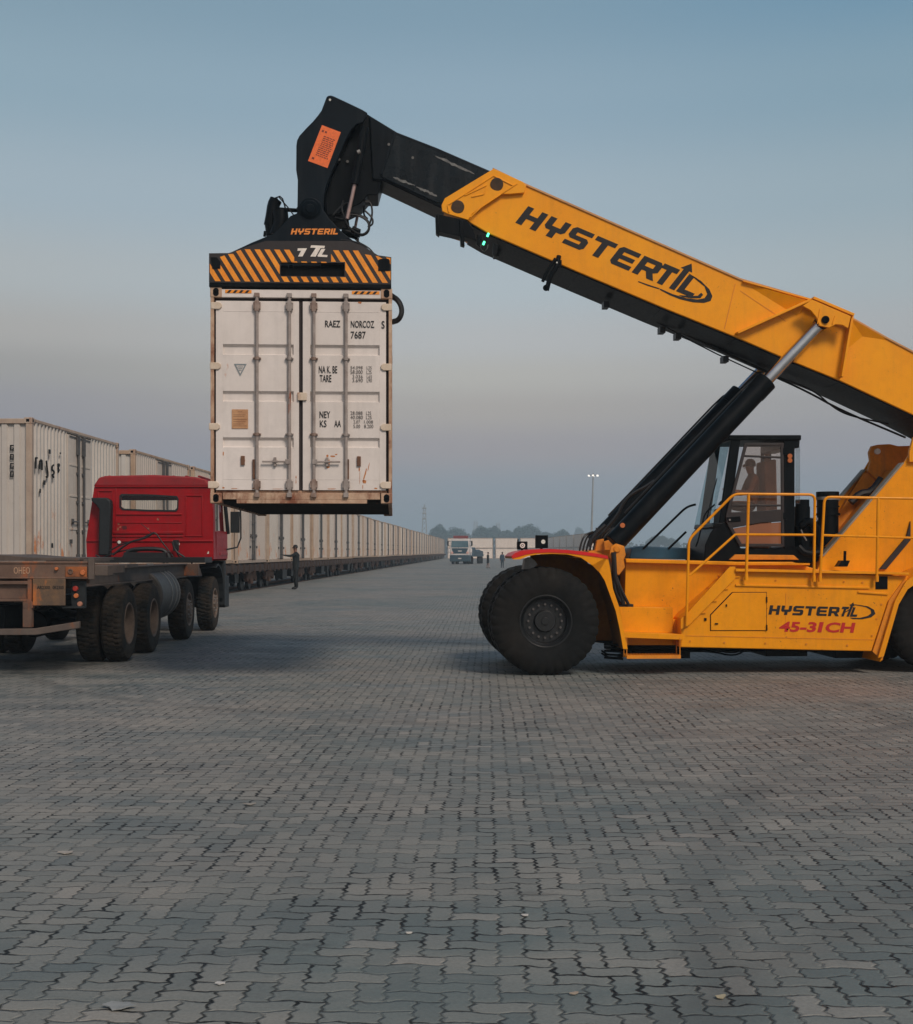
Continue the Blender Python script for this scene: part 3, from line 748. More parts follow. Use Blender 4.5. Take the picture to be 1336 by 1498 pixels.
# rear corner posts, roof, floor, nose
for v in (VC, VF - .05):
    m.prism(A.uz([(1147, 641), (1163, 641), (1163, 806), (1147, 806)], VC), v, v + .05)
    m.prism(A.uz([(1070, 641), (1084, 641), (1067, 765), (1052, 765)], VC), v, v + .05)
m.prism(A.uz([(1147, 640), (1171, 640), (1170, 655), (1147, 655)], VC), VC + .002, VF - .002)
m.prism(A.uz([(1064, 636.5), (1172, 636.5), (1172, 644), (1066, 644)], VC), VC - .02, VF + .02)
m.prism(A.uz([(1030, 822), (1032, 797), (1040, 779), (1052, 764), (1066, 764), (1084, 802), (1163, 802), (1163, 822)], VC), VC + .003, VF - .003)
m.prism(A.uz([(1045, 765), (1058, 765), (1056, 772), (1043, 772)], VC), VC, VF)
cb = m.build('cab', BLK, cab, bev=.012)
# windscreen and other panes
m = MB(); a, b = A.uz([(1070, 645), (1048, 768)], VC); m.add([(a[0], VC + .05, a[1]), (a[0], VF - .05, a[1]), (b[0] - .05, VF - .05, b[1]), (b[0] - .05, VC + .05, b[1])], [(0, 1, 2, 3)])
m.build('windscreen', GLST, cb)
m = MB(); m.sheet([A.p(1084, 645, VC)[:1] + (VF - .03, A.p(1084, 645, VC)[2]), (A.p(1147, 645, VC)[0], VF - .03, A.p(1147, 645, VC)[2]), (A.p(1147, 790, VC)[0], VF - .03, A.p(1147, 790, VC)[2]), (A.p(1070, 770, VC)[0], VF - .03, A.p(1070, 770, VC)[2])])
m.build('side_window', GLS, cb)
m = MB(); p, q = A.uz([(1171, 655), (1171, 735)], VC); m.add([(p[0], VC + .02, p[1]), (p[0], VF - .02, p[1]), (q[0], VF - .02, q[1]), (q[0], VC + .02, q[1])], [(0, 1, 2, 3)])
m.prism(A.uz([(1165, 655), (1171, 653), (1171, 737), (1165, 737)], VC), VC + .01, VC + .02)
m.build('rear_window', GLS, cb)
# door: frame, two panes, lower pane, handle
DOOR = [(1089, 648), (1146, 648), (1147, 800), (1082, 800), (1064, 768), (1061, 755)]
m = MB(); Q, I = quadframe(m, DOOR, VC - .035, VC - .003, .045)
m.prism(A.uz([(1085, 665.5), (1146, 668), (1146, 671), (1085, 668.5)], VC), VC - .033, VC - .005)
m.prism(A.uz([(1068, 738), (1144, 738), (1144, 741), (1068, 741)], VC), VC - .033, VC - .005)
m.prism(A.uz([(1063, 750), (1100, 748), (1144, 745), (1144, 763), (1112, 765), (1068, 773), (1062, 764)], VC), VC - .033, VC - .005)
dr = m.build('cab_door', BRN, stk, bev=.006)
m = MB(); m.prism(A.uz([(1088, 652), (1143, 652), (1143, 738), (1066, 738)], VC), VC - .020, VC - .016); m.build('door_pane', GLSW, dr)
m = MB(); m.prism(A.uz([(1066, 741), (1143, 741), (1143, 746), (1100, 749), (1065, 752)], VC), VC - .020, VC - .016); m.build('lower_pane_strip', GLSW, dr)
WP = glass('brown_lower_pane', (.5, .36, .28, 1), .05, haze=.42, hazecol=lin(190, 128, 92))
m = MB(); m.prism(A.uz([(1068, 774), (1112, 766), (1143, 764), (1143, 796), (1084, 796)], VC), VC - .020, VC - .016); m.build('lower_pane', WP, dr)
m = MB(); m.prism(A.uz([(1062, 757), (1082, 755), (1083, 763), (1065, 764)], VC), VC - .045, VC - .034); hd = m.build('door_handle', BLK, dr, bev=.008)
m = MB(); m.cyl(A.p(1068, 760.5, VC - .045), A.p(1068, 760.5, VC - .055), .014); m.build('lock', STEEL, dr)
m = MB()
for y in (655, 750): m.box(A.p(1146, y, VC - .04), tuple(Vector(A.p(1151, y + 10, VC - .003))))
m.build('hinges', BLK, dr)
m = MB(); m.cyl(A.p(1156, 667, VC - .002), A.p(1156, 667, VC - .04), .034); m.cyl(A.p(1156, 673.5, VC - .002), A.p(1156, 673.5, VC - .04), .034); m.build('cab_lamp', LENSO, cb)
# interior: seat, console, wheel
m = MB()
m.prism(A.uz([(1112, 676), (1129, 673), (1131, 760), (1113, 760)], 1.4), 1.15, 1.62)
m.prism(A.uz([(1082, 752), (1131, 752), (1131, 764), (1082, 764)], 1.4), 1.12, 1.65)
m.prism(A.uz([(1096, 764), (1122, 764), (1122, 806), (1096, 806)], 1.4), 1.25, 1.5)
m.prism(A.uz([(1130, 650), (1138, 650), (1140, 800), (1130, 800)], 1.5), VF - .10, VF - .05)
SEAT = paint('brown_seat_cloth', lin(150, 104, 80), lin(128, 86, 66), .85, scale=3)
m.build('seat', SEAT, cb, bev=.03)
m = MB(); m.prism(A.uz([(1050, 745), (1062, 740), (1068, 765), (1060, 806), (1046, 806)], 1.4), 1.2, 1.6)
c = Vector(A.p(1066, 728, 1.4)); ax = Vector((.6, 0, -.8))
pts = []; s1 = Vector((0, 1, 0)); s2 = ax.cross(s1)
for i in range(25): pts.append(c + (s1 * math.cos(i * math.pi / 12) + s2 * math.sin(i * math.pi / 12)) * .17)
m.tube(pts, .014); m.tube([c, A.p(1056, 745, 1.4)], .02)
m.build('steering_console', BLK, cb, bev=.01)
m = MB()
m.tube([A.p(1046, 738, .9), A.p(1032, 750, .95), A.p(1027, 768, .95), A.p(1022, 790, .9), A.p(1018, 800, .9)], .012, smooth=1)
m.tube([A.p(1049, 700, 1.0), A.p(1040, 735, 1.0), A.p(1033, 765, 1.0)], .008)
m.build('wiper', BLK, cb)

# ------------------------------------------------------------------ boom
VB = 1.45
bt = [(721, 247), (771, 271), (1083, 408.5), (1185, 438), (1242, 463), (1300, 496), (1336, 515), (1460, 580), (1530, 640)]
bb = [(690, 327), (714, 341), (846, 398), (967, 449), (1076, 493), (1145, 523), (1228, 556.5), (1336, 607), (1430, 655), (1500, 690)]
top = A.uz(bt, .85); bot = A.uz(bb, .85)
front = A.uz([(648, 297), (660, 280)], .85)
BLG = paint('boom_yellow', YC, YC2, .42, scale=.8, grime=.18, bump=.02, spec=.25, coat=.15, chips=.5)
m = MB(); prof = [front[0]] + top + bot[::-1]
m.prism(prof, .85, 2.05)
bm_ = m.build('boom', BLG, stk, bev=.012)
# capping flange along the top edge
m = MB(); tf = A.uz([(x, y - 1.5) for x, y in bt], .85); m.ribbon(tf, [(u, z - .03) for u, z in tf], .83, .87); m.ribbon(tf, [(u, z - .03) for u, z in tf], 2.03, 2.07)
m.build('boom_edge_flange', paint('pale_edge_paint', lin(205, 150, 90), lin(180, 128, 80), .5, scale=3), bm_, bev=.003)
# lower dark channel with the hose tray
lo = [(690, 327), (714, 341), (846, 398), (967, 449), (1076, 493), (1145, 523), (1228, 556.5), (1336, 607), (1430, 655)]
lw = [(690, 337), (724, 353), (846, 408), (967, 461), (1070, 509), (1145, 541), (1220, 576), (1326, 628), (1420, 678)]
q1, qf = A.uz(lo, .87), A.uz(lw, 2.02)
def zat(P, u):
    for a, b in zip(P, P[1:]):
        if a[0] <= u <= b[0]: return a[1] + (b[1] - a[1]) * (u - a[0]) / (b[0] - a[0])
    a, b = (P[0], P[1]) if u < P[0][0] else (P[-2], P[-1])
    return a[1] + (b[1] - a[1]) * (u - a[0]) / (b[0] - a[0])
q2 = [(u, min(zat(qf, u), z - .03)) for u, z in q1]
m = MB(); m.ribbon(q1, q2, .875, 2.02)
m.build('boom_underside', BLK, bm_, bev=.004)
m = MB()
for a, b, r in (((690, 350), (1000, 487), .016), ((1000, 487), (1140, 552), .02)): m.tube([A.p(*a, 1.75), A.p(*b, 1.75)], r)
m.tube([A.p(1140, 552, 1.6), A.p(1190, 570, 1.6), A.p(1220, 597, 1.6), A.p(1245, 609, 1.6), A.p(1300, 620, 1.6)], .012, smooth=2)
m.tube([A.p(1120, 545, 1.7), A.p(1180, 572, 1.7), A.p(1230, 600, 1.7), A.p(1325, 640, 1.7)], .016, smooth=2)
m.tube([A.p(960, 470, 1.7), A.p(1030, 509, 1.7), A.p(1110, 546, 1.7)], .01, smooth=1)
for x, y in ((886, 440), (726, 366), (968, 477), (991, 486), (1060, 520)): m.box((A.p(x - 4, 0, 1.6)[0], 1.5, A.p(0, y + 3, 1.6)[2]), (A.p(x + 4, 0, 1.6)[0], 1.7, A.p(0, y - 6, 1.6)[2]))
m.build('boom_hoses', HOSE, bm_)
# clamp bracket at mid boom
m = MB()
m.tube([A.p(818, 374, .82), A.p(815, 390, .8), A.p(806, 402, .8), A.p(802, 416, .8), A.p(800, 425, .82)], .035, smooth=1)
m.tube([A.p(813, 378, .83), A.p(800, 398, .82), A.p(794, 412, .82)], .025, smooth=1)
m.box(A.p(811, 381, .84), A.p(822, 392, .80)); m.cyl(A.p(799, 421, .78), A.p(799, 421, .9), .045)
m.build('boom_clamp', BLK, bm_, bev=.004)
m = MB(); m.cyl(A.p(815, 384, .77), A.p(815, 384, .76), .012); m.build('clamp_bolt', LENSW, bm_)
# green marker lamps
m = MB()
for x, y in ((715, 341), (709, 353)): m.cyl(A.p(x, y, .80), A.p(x - 2, y + 5, .80), .016, n=10)
m.build('green_lamp', flat('lit_green_lamp', (.1, 1, .45, 1), .4, emit=2.2), bm_)
m = MB(); m.tube([A.p(705, 355, .82), A.p(702, 362, .8), A.p(707, 369, .8), A.p(713, 365, .8), A.p(714, 358, .82)], .008, smooth=2); m.build('lamp_cable', HOSE, bm_)
# tip cheek plates
ck = [(646, 300), (651, 290), (722, 247), (765, 266), (770, 272), (767, 282), (745, 284), (733, 284), (700, 306), (691, 313), (685, 322), (655, 313), (647, 309)]
def cheek(v0, v1):
    o = MB().prism(A.uz(ck, .80), v0, v1).build('tip_cheek', BLG, stk, bev=.006); return o
c1 = cheek(.79, .845); cheek(2.055, 2.11)
m = MB()
for a, b in (((655, 300), (722, 257)), ((722, 257), (752, 272)), ((655, 300), (657, 311)), ((733, 284), (757, 268)), ((688, 318), (703, 304)), ((703, 304), (733, 284)), ((680, 286), (712, 271)), ((690, 288), (708, 284)), ((708, 284), (712, 274))):
    seam(m, a, b, .79, .018, .012)
m.build('cheek_rib', BLG, c1, bev=.004)
m = MB()
for x, y in ((727, 269.5), (670, 302.5)): m.cyl(A.p(x, y, .80), A.p(x, y, .765), .092, n=28)
m.build('cheek_pin', paint('dull_pin', lin(92, 66, 40), lin(60, 48, 36), .6, scale=8), c1, bev=.006)
# sliding-pad housing under the tip
m = MB()
m.prism(A.uz([(640, 313), (683, 322), (693, 336), (697, 352), (690, 349), (672, 345), (640, 338)], .80), .80, 1.05)
m.prism(A.uz([(637, 314), (642, 314), (643, 345), (638, 341)], .80), .78, .92); m.prism(A.uz([(672, 322), (677, 322), (680, 360), (674, 358)], .80), .78, .92)
m.prism(A.uz([(699, 340), (706, 343), (704, 360), (698, 355)], .80), .9, .98); m.prism(A.uz([(723, 352), (730, 355), (728, 373), (722, 369)], .80), .9, .98)
m.build('slide_pad_housing', BLK, bm_, bev=.006)
# raised gusset where the lift cylinders hold
gus = A.uz([(1076, 490), (1110, 455), (1166, 447), (1185, 440), (1242, 464), (1228, 555), (1145, 521)], .85)
m = MB()
seam(m, (1076, 489), (1184, 440), .85, .035, .14); seam(m, (1243, 464), (1228, 553), .85, .035, .14); seam(m, (1086, 412), (1184, 439), .85, .02, .05)
seam(m, (1184, 439), (1243, 464), .85, .04, .20)
m.build('boom_gusset', BLG, bm_, bev=.005)
m = MB(); hk = A.uz([(1172, 449), (1186, 440), (1242, 464), (1238, 482), (1230, 477), (1220, 476), (1210, 481), (1196, 478), (1192, 466), (1184, 456)], .70)
m.prism(hk, .61, .65); lk = m.build('cylinder_lug', BLG, stk, bev=.006)
MB().prism(hk, 2.20, 2.24).build('cylinder_lug', BLG, stk, bev=.006)
m = MB(); m.cyl(A.p(1208, 467.5, .62), A.p(1208, 467.5, .575), .055, n=20); m.build('lug_pin', BLK, lk, bev=.005)
m = MB(); seam(m, (1200, 452), (1196, 474), .61, .012, .012); seam(m, (1222, 462), (1218, 474), .61, .012, .012); m.build('lug_rib', BLG, lk)
# folded facets either side of the cylinder mounting
for P in ([(1086, 412.5, .849), (1184, 440, .735), (1166, 462, .849), (1120, 452, .849)], [(1243, 464, .735), (1302, 498, .849), (1262, 492, .849), (1238, 512, .849)]):
    m = MB(); q = [A.p(*p) for p in P]; bk = [(p[0], .86, p[2]) for p in q]
    n_ = len(q); m.add(q + bk, [tuple(range(n_)), tuple(range(2 * n_ - 1, n_ - 1, -1))] + [(i, (i + 1) % n_, (i + 1) % n_ + n_, i + n_) for i in range(n_)])
    m.build('boom_facet', BLG, bm_, smooth=False)
# seams of the plates
m = MB(); seam(m, (1076, 415), (1060, 481), .85, .012, .004); seam(m, (1083, 425), (1150, 470), .85, .01, .003); m.build('plate_seam', YELD, bm_)
# ---- lettering
def boom_px(gx, gy): return (754 + 2.98 * gx + 1.9 * gy, 325.5 + 1.255 * gx - 2.42 * gy)
m = MB(); L_ = glyphs(m, A, 'HYSTER', (754, 325.5), (29.6, 12.6), (19, -24.2), .846, gap=1.5)
o2 = (754 + 29.6 * (L_ - 1.4) / 10, 325.5 + 12.6 * (L_ - 1.4) / 10)
glyphs(m, A, 'tAL', o2, (27, 11.5), (19, -24.2), .846, gap=.3)
for arc in ([(934, 411), (948, 416), (965, 421.5), (965, 423), (948, 418), (934, 412.4)],
            [(966, 422), (984, 430), (1004, 436), (1021, 438), (1031, 436), (1035, 430), (1031, 419), (1020, 407), (1006, 398.5), (1026, 411), (1038, 423), (1042.5, 433), (1040, 440), (1030, 443), (1014, 442), (995, 437.5), (980, 431.5), (966, 424)],
            [(993, 431.3), (1008, 433), (1021, 432.5), (1026, 428), (1029, 431), (1025, 436), (1012, 436.2), (999, 434)]):
    m.sheet([A.p(x, y, .8455) for x, y in arc])
m.build('lettering', BLKINK, bm_, smooth=False)
m = MB(); L2 = glyphs(m, A, 'HYSTER', (1124.5, 899), (15.2, .38), (2.6, -13.6), .055, gap=1.45)
glyphs(m, A, 'tAL', (1124.5 + 15.2 * (L2 - .6) / 10, 899 + .38 * L2 / 10), (12, .35), (5.2, -13.6), .055, gap=.2)
for arc in ([(1243, 903.6), (1258, 904), (1270, 901), (1275, 897), (1274, 892), (1266, 887.5), (1255, 884.5), (1270, 887), (1279, 892), (1281, 898), (1275, 903), (1262, 905.8), (1248, 905.6)],
            [(1240, 883.6), (1252, 884.2), (1262, 886), (1275, 890), (1262, 887), (1252, 885.3)],
            [(1229, 900), (1240, 893), (1252, 886), (1241, 894)]):
    m.sheet([A.p(x, y, .0545) for x, y in arc])
m.build('lettering', BLKINK, pn, smooth=False)
def tx(name, body, p0, ex, ey, v, mat, parent, **k):
    a = Vector(A.p(*p0, v)); b = Vector(A.p(p0[0] + ex[0], p0[1] + ex[1], v)); c = Vector(A.p(p0[0] + ey[0], p0[1] + ey[1], v))
    return text_mesh(name, body, a, b - a, c - a, mat, parent, **k)
tx('model_number', '45-3', (1140, 924.2), (55, .8), (0, -15), .055, REDINK, pn, shear=.14, off=.035)
tx('model_number', '1', (1196, 925), (9.5, .1), (0, -15), .055, REDINK, pn, shear=.14, off=.035)
tx('model_number', 'CH', (1208, 925.3), (44, .6), (0, -15), .055, REDINK, pn, shear=.14, off=.035)

# ---- inner boom section and boom head
it = [(540, 168), (581, 193), (640, 216), (760, 268)]
ib = [(545, 262), (560, 264), (643, 303), (740, 345)]
it2, ib2 = A.uz(it, 1.1), A.uz(ib, 1.1)
m = MB(); m.prism(it2 + ib2[::-1], 1.1, 1.8)
DK2 = paint('inner_boom_paint', lin(9, 18, 25), lin(5, 11, 16), .32, scale=1.0, grime=.4, spec=.15)
inb = m.build('inner_boom', DK2, stk, bev=.02)
m = MB(); q = A.uz([(578, 198), (600, 206), (640, 222), (690, 243), (716, 254), (650, 300), (600, 277), (561, 259), (558, 256)], 1.1)
m.prism(q, 1.09, 1.1); m.build('slide_track_plate', paint('scuffed_dark_steel', lin(24, 34, 40), lin(5, 10, 14), .28, metal=0, scale=1.4, grime=.7, spec=.2), inb, bev=.002)
SCR = paint('bare_scraped_metal', lin(120, 120, 118), lin(66, 70, 72), .5, metal=.3, scale=16, grime=.9)
random.seed(3)
m = MB()
for a, b, w in (((637, 228), (694, 254), 5), ((575, 259), (606, 271), 4), ((610, 273), (640, 287), 5)):
    n = 14; up, dn = [], []
    for i in range(n + 1):
        f = i / n; x = a[0] + (b[0] - a[0]) * f; y = a[1] + (b[1] - a[1]) * f; t = w * (.35 + .65 * math.sin(math.pi * min(1, f * 1.02))) 
        up.append(A.p(x + rnd.uniform(-1, 1), y - t * rnd.uniform(.2, .7), 1.086)); dn.append(A.p(x + rnd.uniform(-1, 1), y + t * rnd.uniform(.2, .7), 1.086))
    m.sheet(up + dn[::-1])
m.build('scrape_mark', SCR, inb, smooth=False)
m = MB(); q = A.uz([(537, 165), (581, 193), (560, 258), (553, 284), (538, 284), (528, 296), (495, 312), (478, 314), (476, 290), (484, 262), (520, 185)], 1.1)
m.prism(q, 1.14, 1.76); m.build('boom_nose', BLK, inb, bev=.01)  # black here puts the shadow between the head plates into the colour
m = MB(); seam(m, (578, 196), (558, 256), 1.1, .03, .03); seam(m, (558, 258), (640, 296), 1.1, .02, .02); m.build('nose_rib', DARK, inb, bev=.004)
m = MB()
for x, y in ((569, 211), (604, 230.5), (508.5, 236), (496, 233)): m.cyl(A.p(x, y, 1.15), A.p(x, y, 1.08), .020, n=10)
m.build('nose_bolts', STEEL, inb)
z1 = lambda P: [(290 + x / 3.34, 120 + y / 3.34) for x, y in P]
head = z1([(628, 74), (636, 68), (648, 66), (664, 71), (720, 97), (800, 135), (828, 152), (805, 200), (775, 208), (745, 240), (722, 285), (700, 340), (680, 390), (655, 440), (635, 490), (620, 540), (614, 590), (614, 640), (484, 660), (486, 560), (487, 480), (479, 430), (480, 310), (484, 285), (496, 262), (530, 225), (560, 195), (585, 165), (603, 140)])
hd_ = side_box(head, .95, .93, 1.0, 'boom_head', DARK, .012, stk)
side_box(head, .95, 1.90, 1.97, 'boom_head', DARK, .012, stk)
m = MB(); m.prism(A.uz(z1([(640, 90), (800, 150), (760, 210), (700, 300), (600, 300), (520, 300), (490, 290), (500, 262), (590, 170)]), .95), 1.0, 1.9); m.build('head_web', DARK, hd_)
m = MB(); m.cyl(A.p(*z1([(644, 86)])[0], .93), A.p(*z1([(644, 86)])[0], .922), .017, n=14); m.build('head_eye', LENSW, hd_)
PLC = flat('orange_placard', lin(240, 112, 48), .5)
pq = z1([(605, 210), (697, 245), (632, 420), (537, 385)])
m = MB(); m.prism(A.uz(pq, .928), .924, .929); pc = m.build('warning_placard', PLC, hd_)
m = MB(); rp = random.Random(5)
def plc(s, t): 
    a, b, d = Vector(pq[0]), Vector(pq[1]), Vector(pq[3]); q = a + (b - a) * s + (d - a) * t; return (q.x, q.y)
for i in range(11):
    t = .24 + i * .052; x = .18 + (.06 if i > 5 else .1)
    while x < .84:
        w = rp.uniform(.06, .16); e = min(x + w, .88)
        m.sheet([A.p(*plc(*c), .9225) for c in ((x, t), (e, t), (e, t + .026), (x, t + .026))]); x = e + .03
for s, t, w, h in ((.1, .11, .10, .05), (.26, .11, .10, .05), (.12, .86, .12, .05)):
    m.sheet([A.p(*plc(*c), .9225) for c in ((s, t), (s + w, t), (s + w, t + h), (s, t + h))])
m.build('placard_print', flat('placard_ink', lin(120, 42, 22), .6), hd_, smooth=False)
# damping cylinders and hoses at the head
def hyd(a, b, c, rb, rr, v, name='damping_cylinder', par=None, mat=BLK, rmat=CHROME, v2=None):
    v2 = v if v2 is None else v2
    vm = v + (v2 - v) * .6
    m = MB(); m.cyl(A.p(*a, v), A.p(*b, vm), rb, n=28); o = m.build(name, mat, par, bev=.006)
    m = MB(); m.cyl(A.p(*b, vm), A.p(*c, v2), rr, n=20); m.build('rod', rmat, o)
    return o
PINKROD = paint('oily_rod', lin(190, 160, 152), lin(140, 120, 116), .35, metal=.5, scale=4)
hyd((534, 186), (519, 270), (508, 320), .058, .026, .80, par=stk, rmat=PINKROD)
hyd((532, 270), (525, 305), (518, 342), .050, .022, 1.9, par=stk, rmat=PINKROD)
m = MB(); m.cyl(A.p(527, 221, .74), A.p(523, 223, .74), .03); m.build('cylinder_clip', STEEL, bm_)
m = MB(); hs = random.Random(9)
H2 = [[(487, 315), (500, 300), (512, 295), (503, 318), (512, 335), (530, 345), (541, 335), (538, 322), (520, 313), (505, 315)],
      [(534, 308), (545, 318), (546, 328), (538, 332)], [(538, 292), (544, 300), (545, 315), (540, 330)],
      [(500, 322), (520, 340), (528, 346), (540, 340), (541, 325), (530, 315), (513, 312)], [(533, 300), (532, 315), (538, 320)],
      [(503, 293), (499, 305), (504, 318)], [(490, 318), (505, 322), (515, 316)], [(518, 300), (508, 312), (489, 316)], [(524, 348), (524, 356)], [(507, 330), (520, 352), (540, 362), (548, 372)]]
for i, P in enumerate(H2): m.tube([A.p(x, y, 1.0 + .12 * (i % 5)) for x, y in P], .014 if i != 9 else .011, smooth=2)
m.box(A.p(534, 292, 1.2), tuple(Vector(A.p(541, 300, 1.35))))
m.build('head_hoses', HOSE, hd_)
# ------------------------------------------------------------------ spreader
VN, VE = -1.45, 4.27                              # near and far end of the hanging container
tower = z1([(484, 640), (480, 615), (500, 590), (525, 570), (575, 570), (600, 590), (610, 620), (640, 665), (700, 730), (790, 800), (870, 850), (830, 900), (200, 900), (160, 832), (260, 785), (370, 740), (420, 690), (450, 655)])
sp = side_box(tower, .85, .84, .92, 'spreader', DARK, .012)
side_box(tower, .85, 1.98, 2.06, 'spreader_cheek', DARK, .012, sp)
m = MB(); m.prism(A.uz([(415, 345), (505, 345), (548, 372), (548, 402), (345, 402), (345, 372)], .85), .92, 1.98)
m.build('spreader_core', DARK, sp, bev=.01)
m = MB(); pp = z1([(547, 617)])[0]
m.cyl(A.p(*pp, .84), A.p(*pp, .80), .15, n=40); m.cyl(A.p(*pp, .80), A.p(*pp, .77), .115, n=32); m.cyl(A.p(*pp, .77), A.p(*pp, .73), .062, n=24)
m.cyl(A.p(*pp, .9), A.p(*pp, 2.0), .1)
m.build('pivot_pin', DARK, sp, bev=.006)
m = MB(); L3 = glyphs(m, A, 'HYSTER', (425.3, 342.8), (8.3, 0), (2.2, -8.6), .835, gap=1.6)
glyphs(m, A, 'IL', (425.3 + 8.3 * L3 / 10, 342.8), (8.3, 0), (2.2, -8.6), .835, gap=1.4)
m.build('lettering', ORINK, sp, smooth=False)
# telescoping beams running over the container
m = MB()
zb0 = A.p(0, 402, .85)[2]; u0, u1 = A.p(330, 0, .85)[0], A.p(560, 0, .85)[0]
zc = A.p(0, 419, VN)[2] + .045
for v0, v1, w, in ((VN + .12, VE - .12, .16), (VN + .4, VE - .4, .11)):
    for c in (.27, .73):
        uc = u0 + (u1 - u0) * c; m.box((uc - w, v0, zc + .02 + (.16 - w)), (uc + w, v1, zc + .30 - (.16 - w)))
m.build('telescopic_beam', BLK, sp, bev=.01)
# end plates with hazard stripes
ep = z1([(54, 838), (150, 837), (270, 796), (330, 778), (455, 778), (650, 778), (740, 778), (800, 800), (880, 848), (944, 857), (945, 980), (60, 980)])
slot = z1([(403, 882), (715, 886), (715, 951), (403, 944)])
def endplate(v0, v1, name):
    E = A.uz(ep, VN); s = A.uz(slot, VN)
    m = MB()
    xs0, xs1 = s[0][0], s[1][0]; zt, zb = s[0][1], s[2][1]
    def topz(u):
        pts = E[:10]
        for (a, za), (b, zb_) in zip(pts, pts[1:]):
            if a <= u <= b: return za + (zb_ - za) * (u - a) / (b - a)
        return pts[0][1] if u < pts[0][0] else pts[-1][1]
    zbot = E[-1][1]; us = sorted(set([p[0] for p in E[:10]] + [xs0, xs1]))
    for a, b in zip(us, us[1:]):
        if a >= xs0 - 1e-6 and b <= xs1 + 1e-6:
            m.prism([(a, zt), (b, zt), (b, topz(b)), (a, topz(a))], v0, v1); m.prism([(a, zbot), (b, zbot), (b, zb), (a, zb)], v0, v1)
        else: m.prism([(a, zbot), (b, zbot), (b, topz(b)), (a, topz(a))], v0, v1)
    o = m.build(name, BRN, stk)
    mm = MB(); mm.box((E[0][0], v0 - .002, zbot - .055), (E[9][0], v1 + .25, zbot)); mm.box((E[0][0] + .02, v1, zbot), (E[9][0] - .02, v1 + .22, zbot + .2)) ; mm.build('end_beam', BLK, o, bev=.006)
    return o, topz, (xs0, xs1, zt, zb), zbot, E
e1, topz, SL, zbot, E_ = endplate(VN - .02, VN + .06, 'end_plate'); endplate(VE - .06, VE + .02, 'end_plate')
# stripes: slanted parallelograms clipped by the plate outline
from mathutils.geometry import tessellate_polygon
def clip(poly, a, b, c):                         # keep a*u + b*z <= c
    out = []
    for i in range(len(poly)):
        p, q = poly[i - 1], poly[i]; dp = a * p[0] + b * p[1] - c; dq = a * q[0] + b * q[1] - c
        if (dp <= 0) != (dq <= 0): t = dp / (dp - dq); out.append((p[0] + (q[0] - p[0]) * t, p[1] + (q[1] - p[1]) * t))
        if dq <= 0: out.append(q)
    return out
zstop = A.p(0, 120 + 805 / 3.34, VN)[2]; ug0, ug1 = A.p(290 + 470 / 3.34, 0, VN)[0], A.p(290 + 650 / 3.34, 0, VN)[0]
zl = A.p(0, 120 + 868 / 3.34, VN)[2]
m = MB(); P0 = E_[0][0]; wid = E_[9][0] - E_[0][0]; pitch = wid * 48 / 890; sl = 93 / 150.
k0 = P0 - .9
for k in range(40):
    ua = k0 + k * pitch
    for (zlo, zhi, l, r) in ((zbot + .015, zstop, P0 + .01, SL[0] - .01), (zbot + .015, SL[3] - .01, SL[0] - .01, SL[1] + .01), (SL[2] + .012, zl, SL[0] - .01, ug1), (zbot + .015, zstop, SL[1] + .01, E_[9][0] - .01), (SL[2] + .012, zstop, ug1, SL[1] + .01), (zl, zstop, SL[0] - .01, ug0)):
        st_ = [(ua + (zstop - zlo) * sl * 1.0, zlo), (ua + pitch * .56 + (zstop - zlo) * sl, zlo), (ua + pitch * .56 + (zstop - zhi) * sl, zhi), (ua + (zstop - zhi) * sl, zhi)]
        st_ = clip(clip(st_, -1, 0, -l), 1, 0, r)
        if len(st_) < 3: continue
        # plate top outline (sloping shoulders)
        for (a, za), (b, zb_) in ((E_[0], E_[1]), (E_[1], E_[2]), (E_[7], E_[8]), (E_[8], E_[9])):
            if max(p[0] for p in st_) > a and min(p[0] for p in st_) < b:
                dx, dz = b - a, zb_ - za
                if E_[1][0] - .001 <= a <= E_[2][0] or a >= E_[7][0] - .001 or b <= E_[1][0] + .001:
                    nst = clip(st_, -dz, dx, -dz * a + dx * za - .012 * dx)
                    if a < E_[4][0] and dz > 0 or a > E_[4][0] and dz < 0: st_ = nst if len(nst) >= 3 else []
            if len(st_) < 3: break
        if len(st_) >= 3 and abs(sum(st_[i][0] * st_[(i + 1) % len(st_)][1] - st_[(i + 1) % len(st_)][0] * st_[i][1] for i in range(len(st_)))) > 4e-4:
            m.sheet([(u, VN - .023, z) for u, z in st_])
m.build('hazard_stripes', ORSTR, e1, smooth=False)
m = MB()                                          # corner recesses and slot gear
for P in ([(62, 858), (92, 858), (110, 880), (110, 914), (70, 914)], [(880, 872), (890, 866), (930, 866), (937, 875), (937, 925), (880, 925)]):
    m.prism(A.uz(z1(P), VN), VN - .03, VN - .024)
m.build('lamp_recess', BLK, e1, bev=.002)
m = MB(); m.cyl((SL[0] + .12, VN + .1, SL[3]), (SL[0] + .12, VN + .1, SL[2]), .03); m.box((SL[0] + .4, VN + .08, SL[3]), (SL[1] - .05, VN + .2, SL[2] - .05)); m.build('locking_gear', DARK, e1, bev=.02)
m = MB()
def zz(P): return [(290 + x / 3.34, 120 + y / 3.34) for x, y in P]
for P in ([(487, 812), (532, 812), (510, 852), (488, 852), (503, 824), (485, 824)],
          [(552, 797), (620, 800), (616, 812), (598, 811), (574, 853), (548, 852), (575, 810), (548, 809)],
          [(602, 815), (622, 815), (604, 843), (633, 845), (630, 855), (585, 853), (583, 848)]):
    m.sheet([A.p(x, y, VN - .026) for x, y in zz(P)])
m.build('company_letters', WHINK, e1, smooth=False)
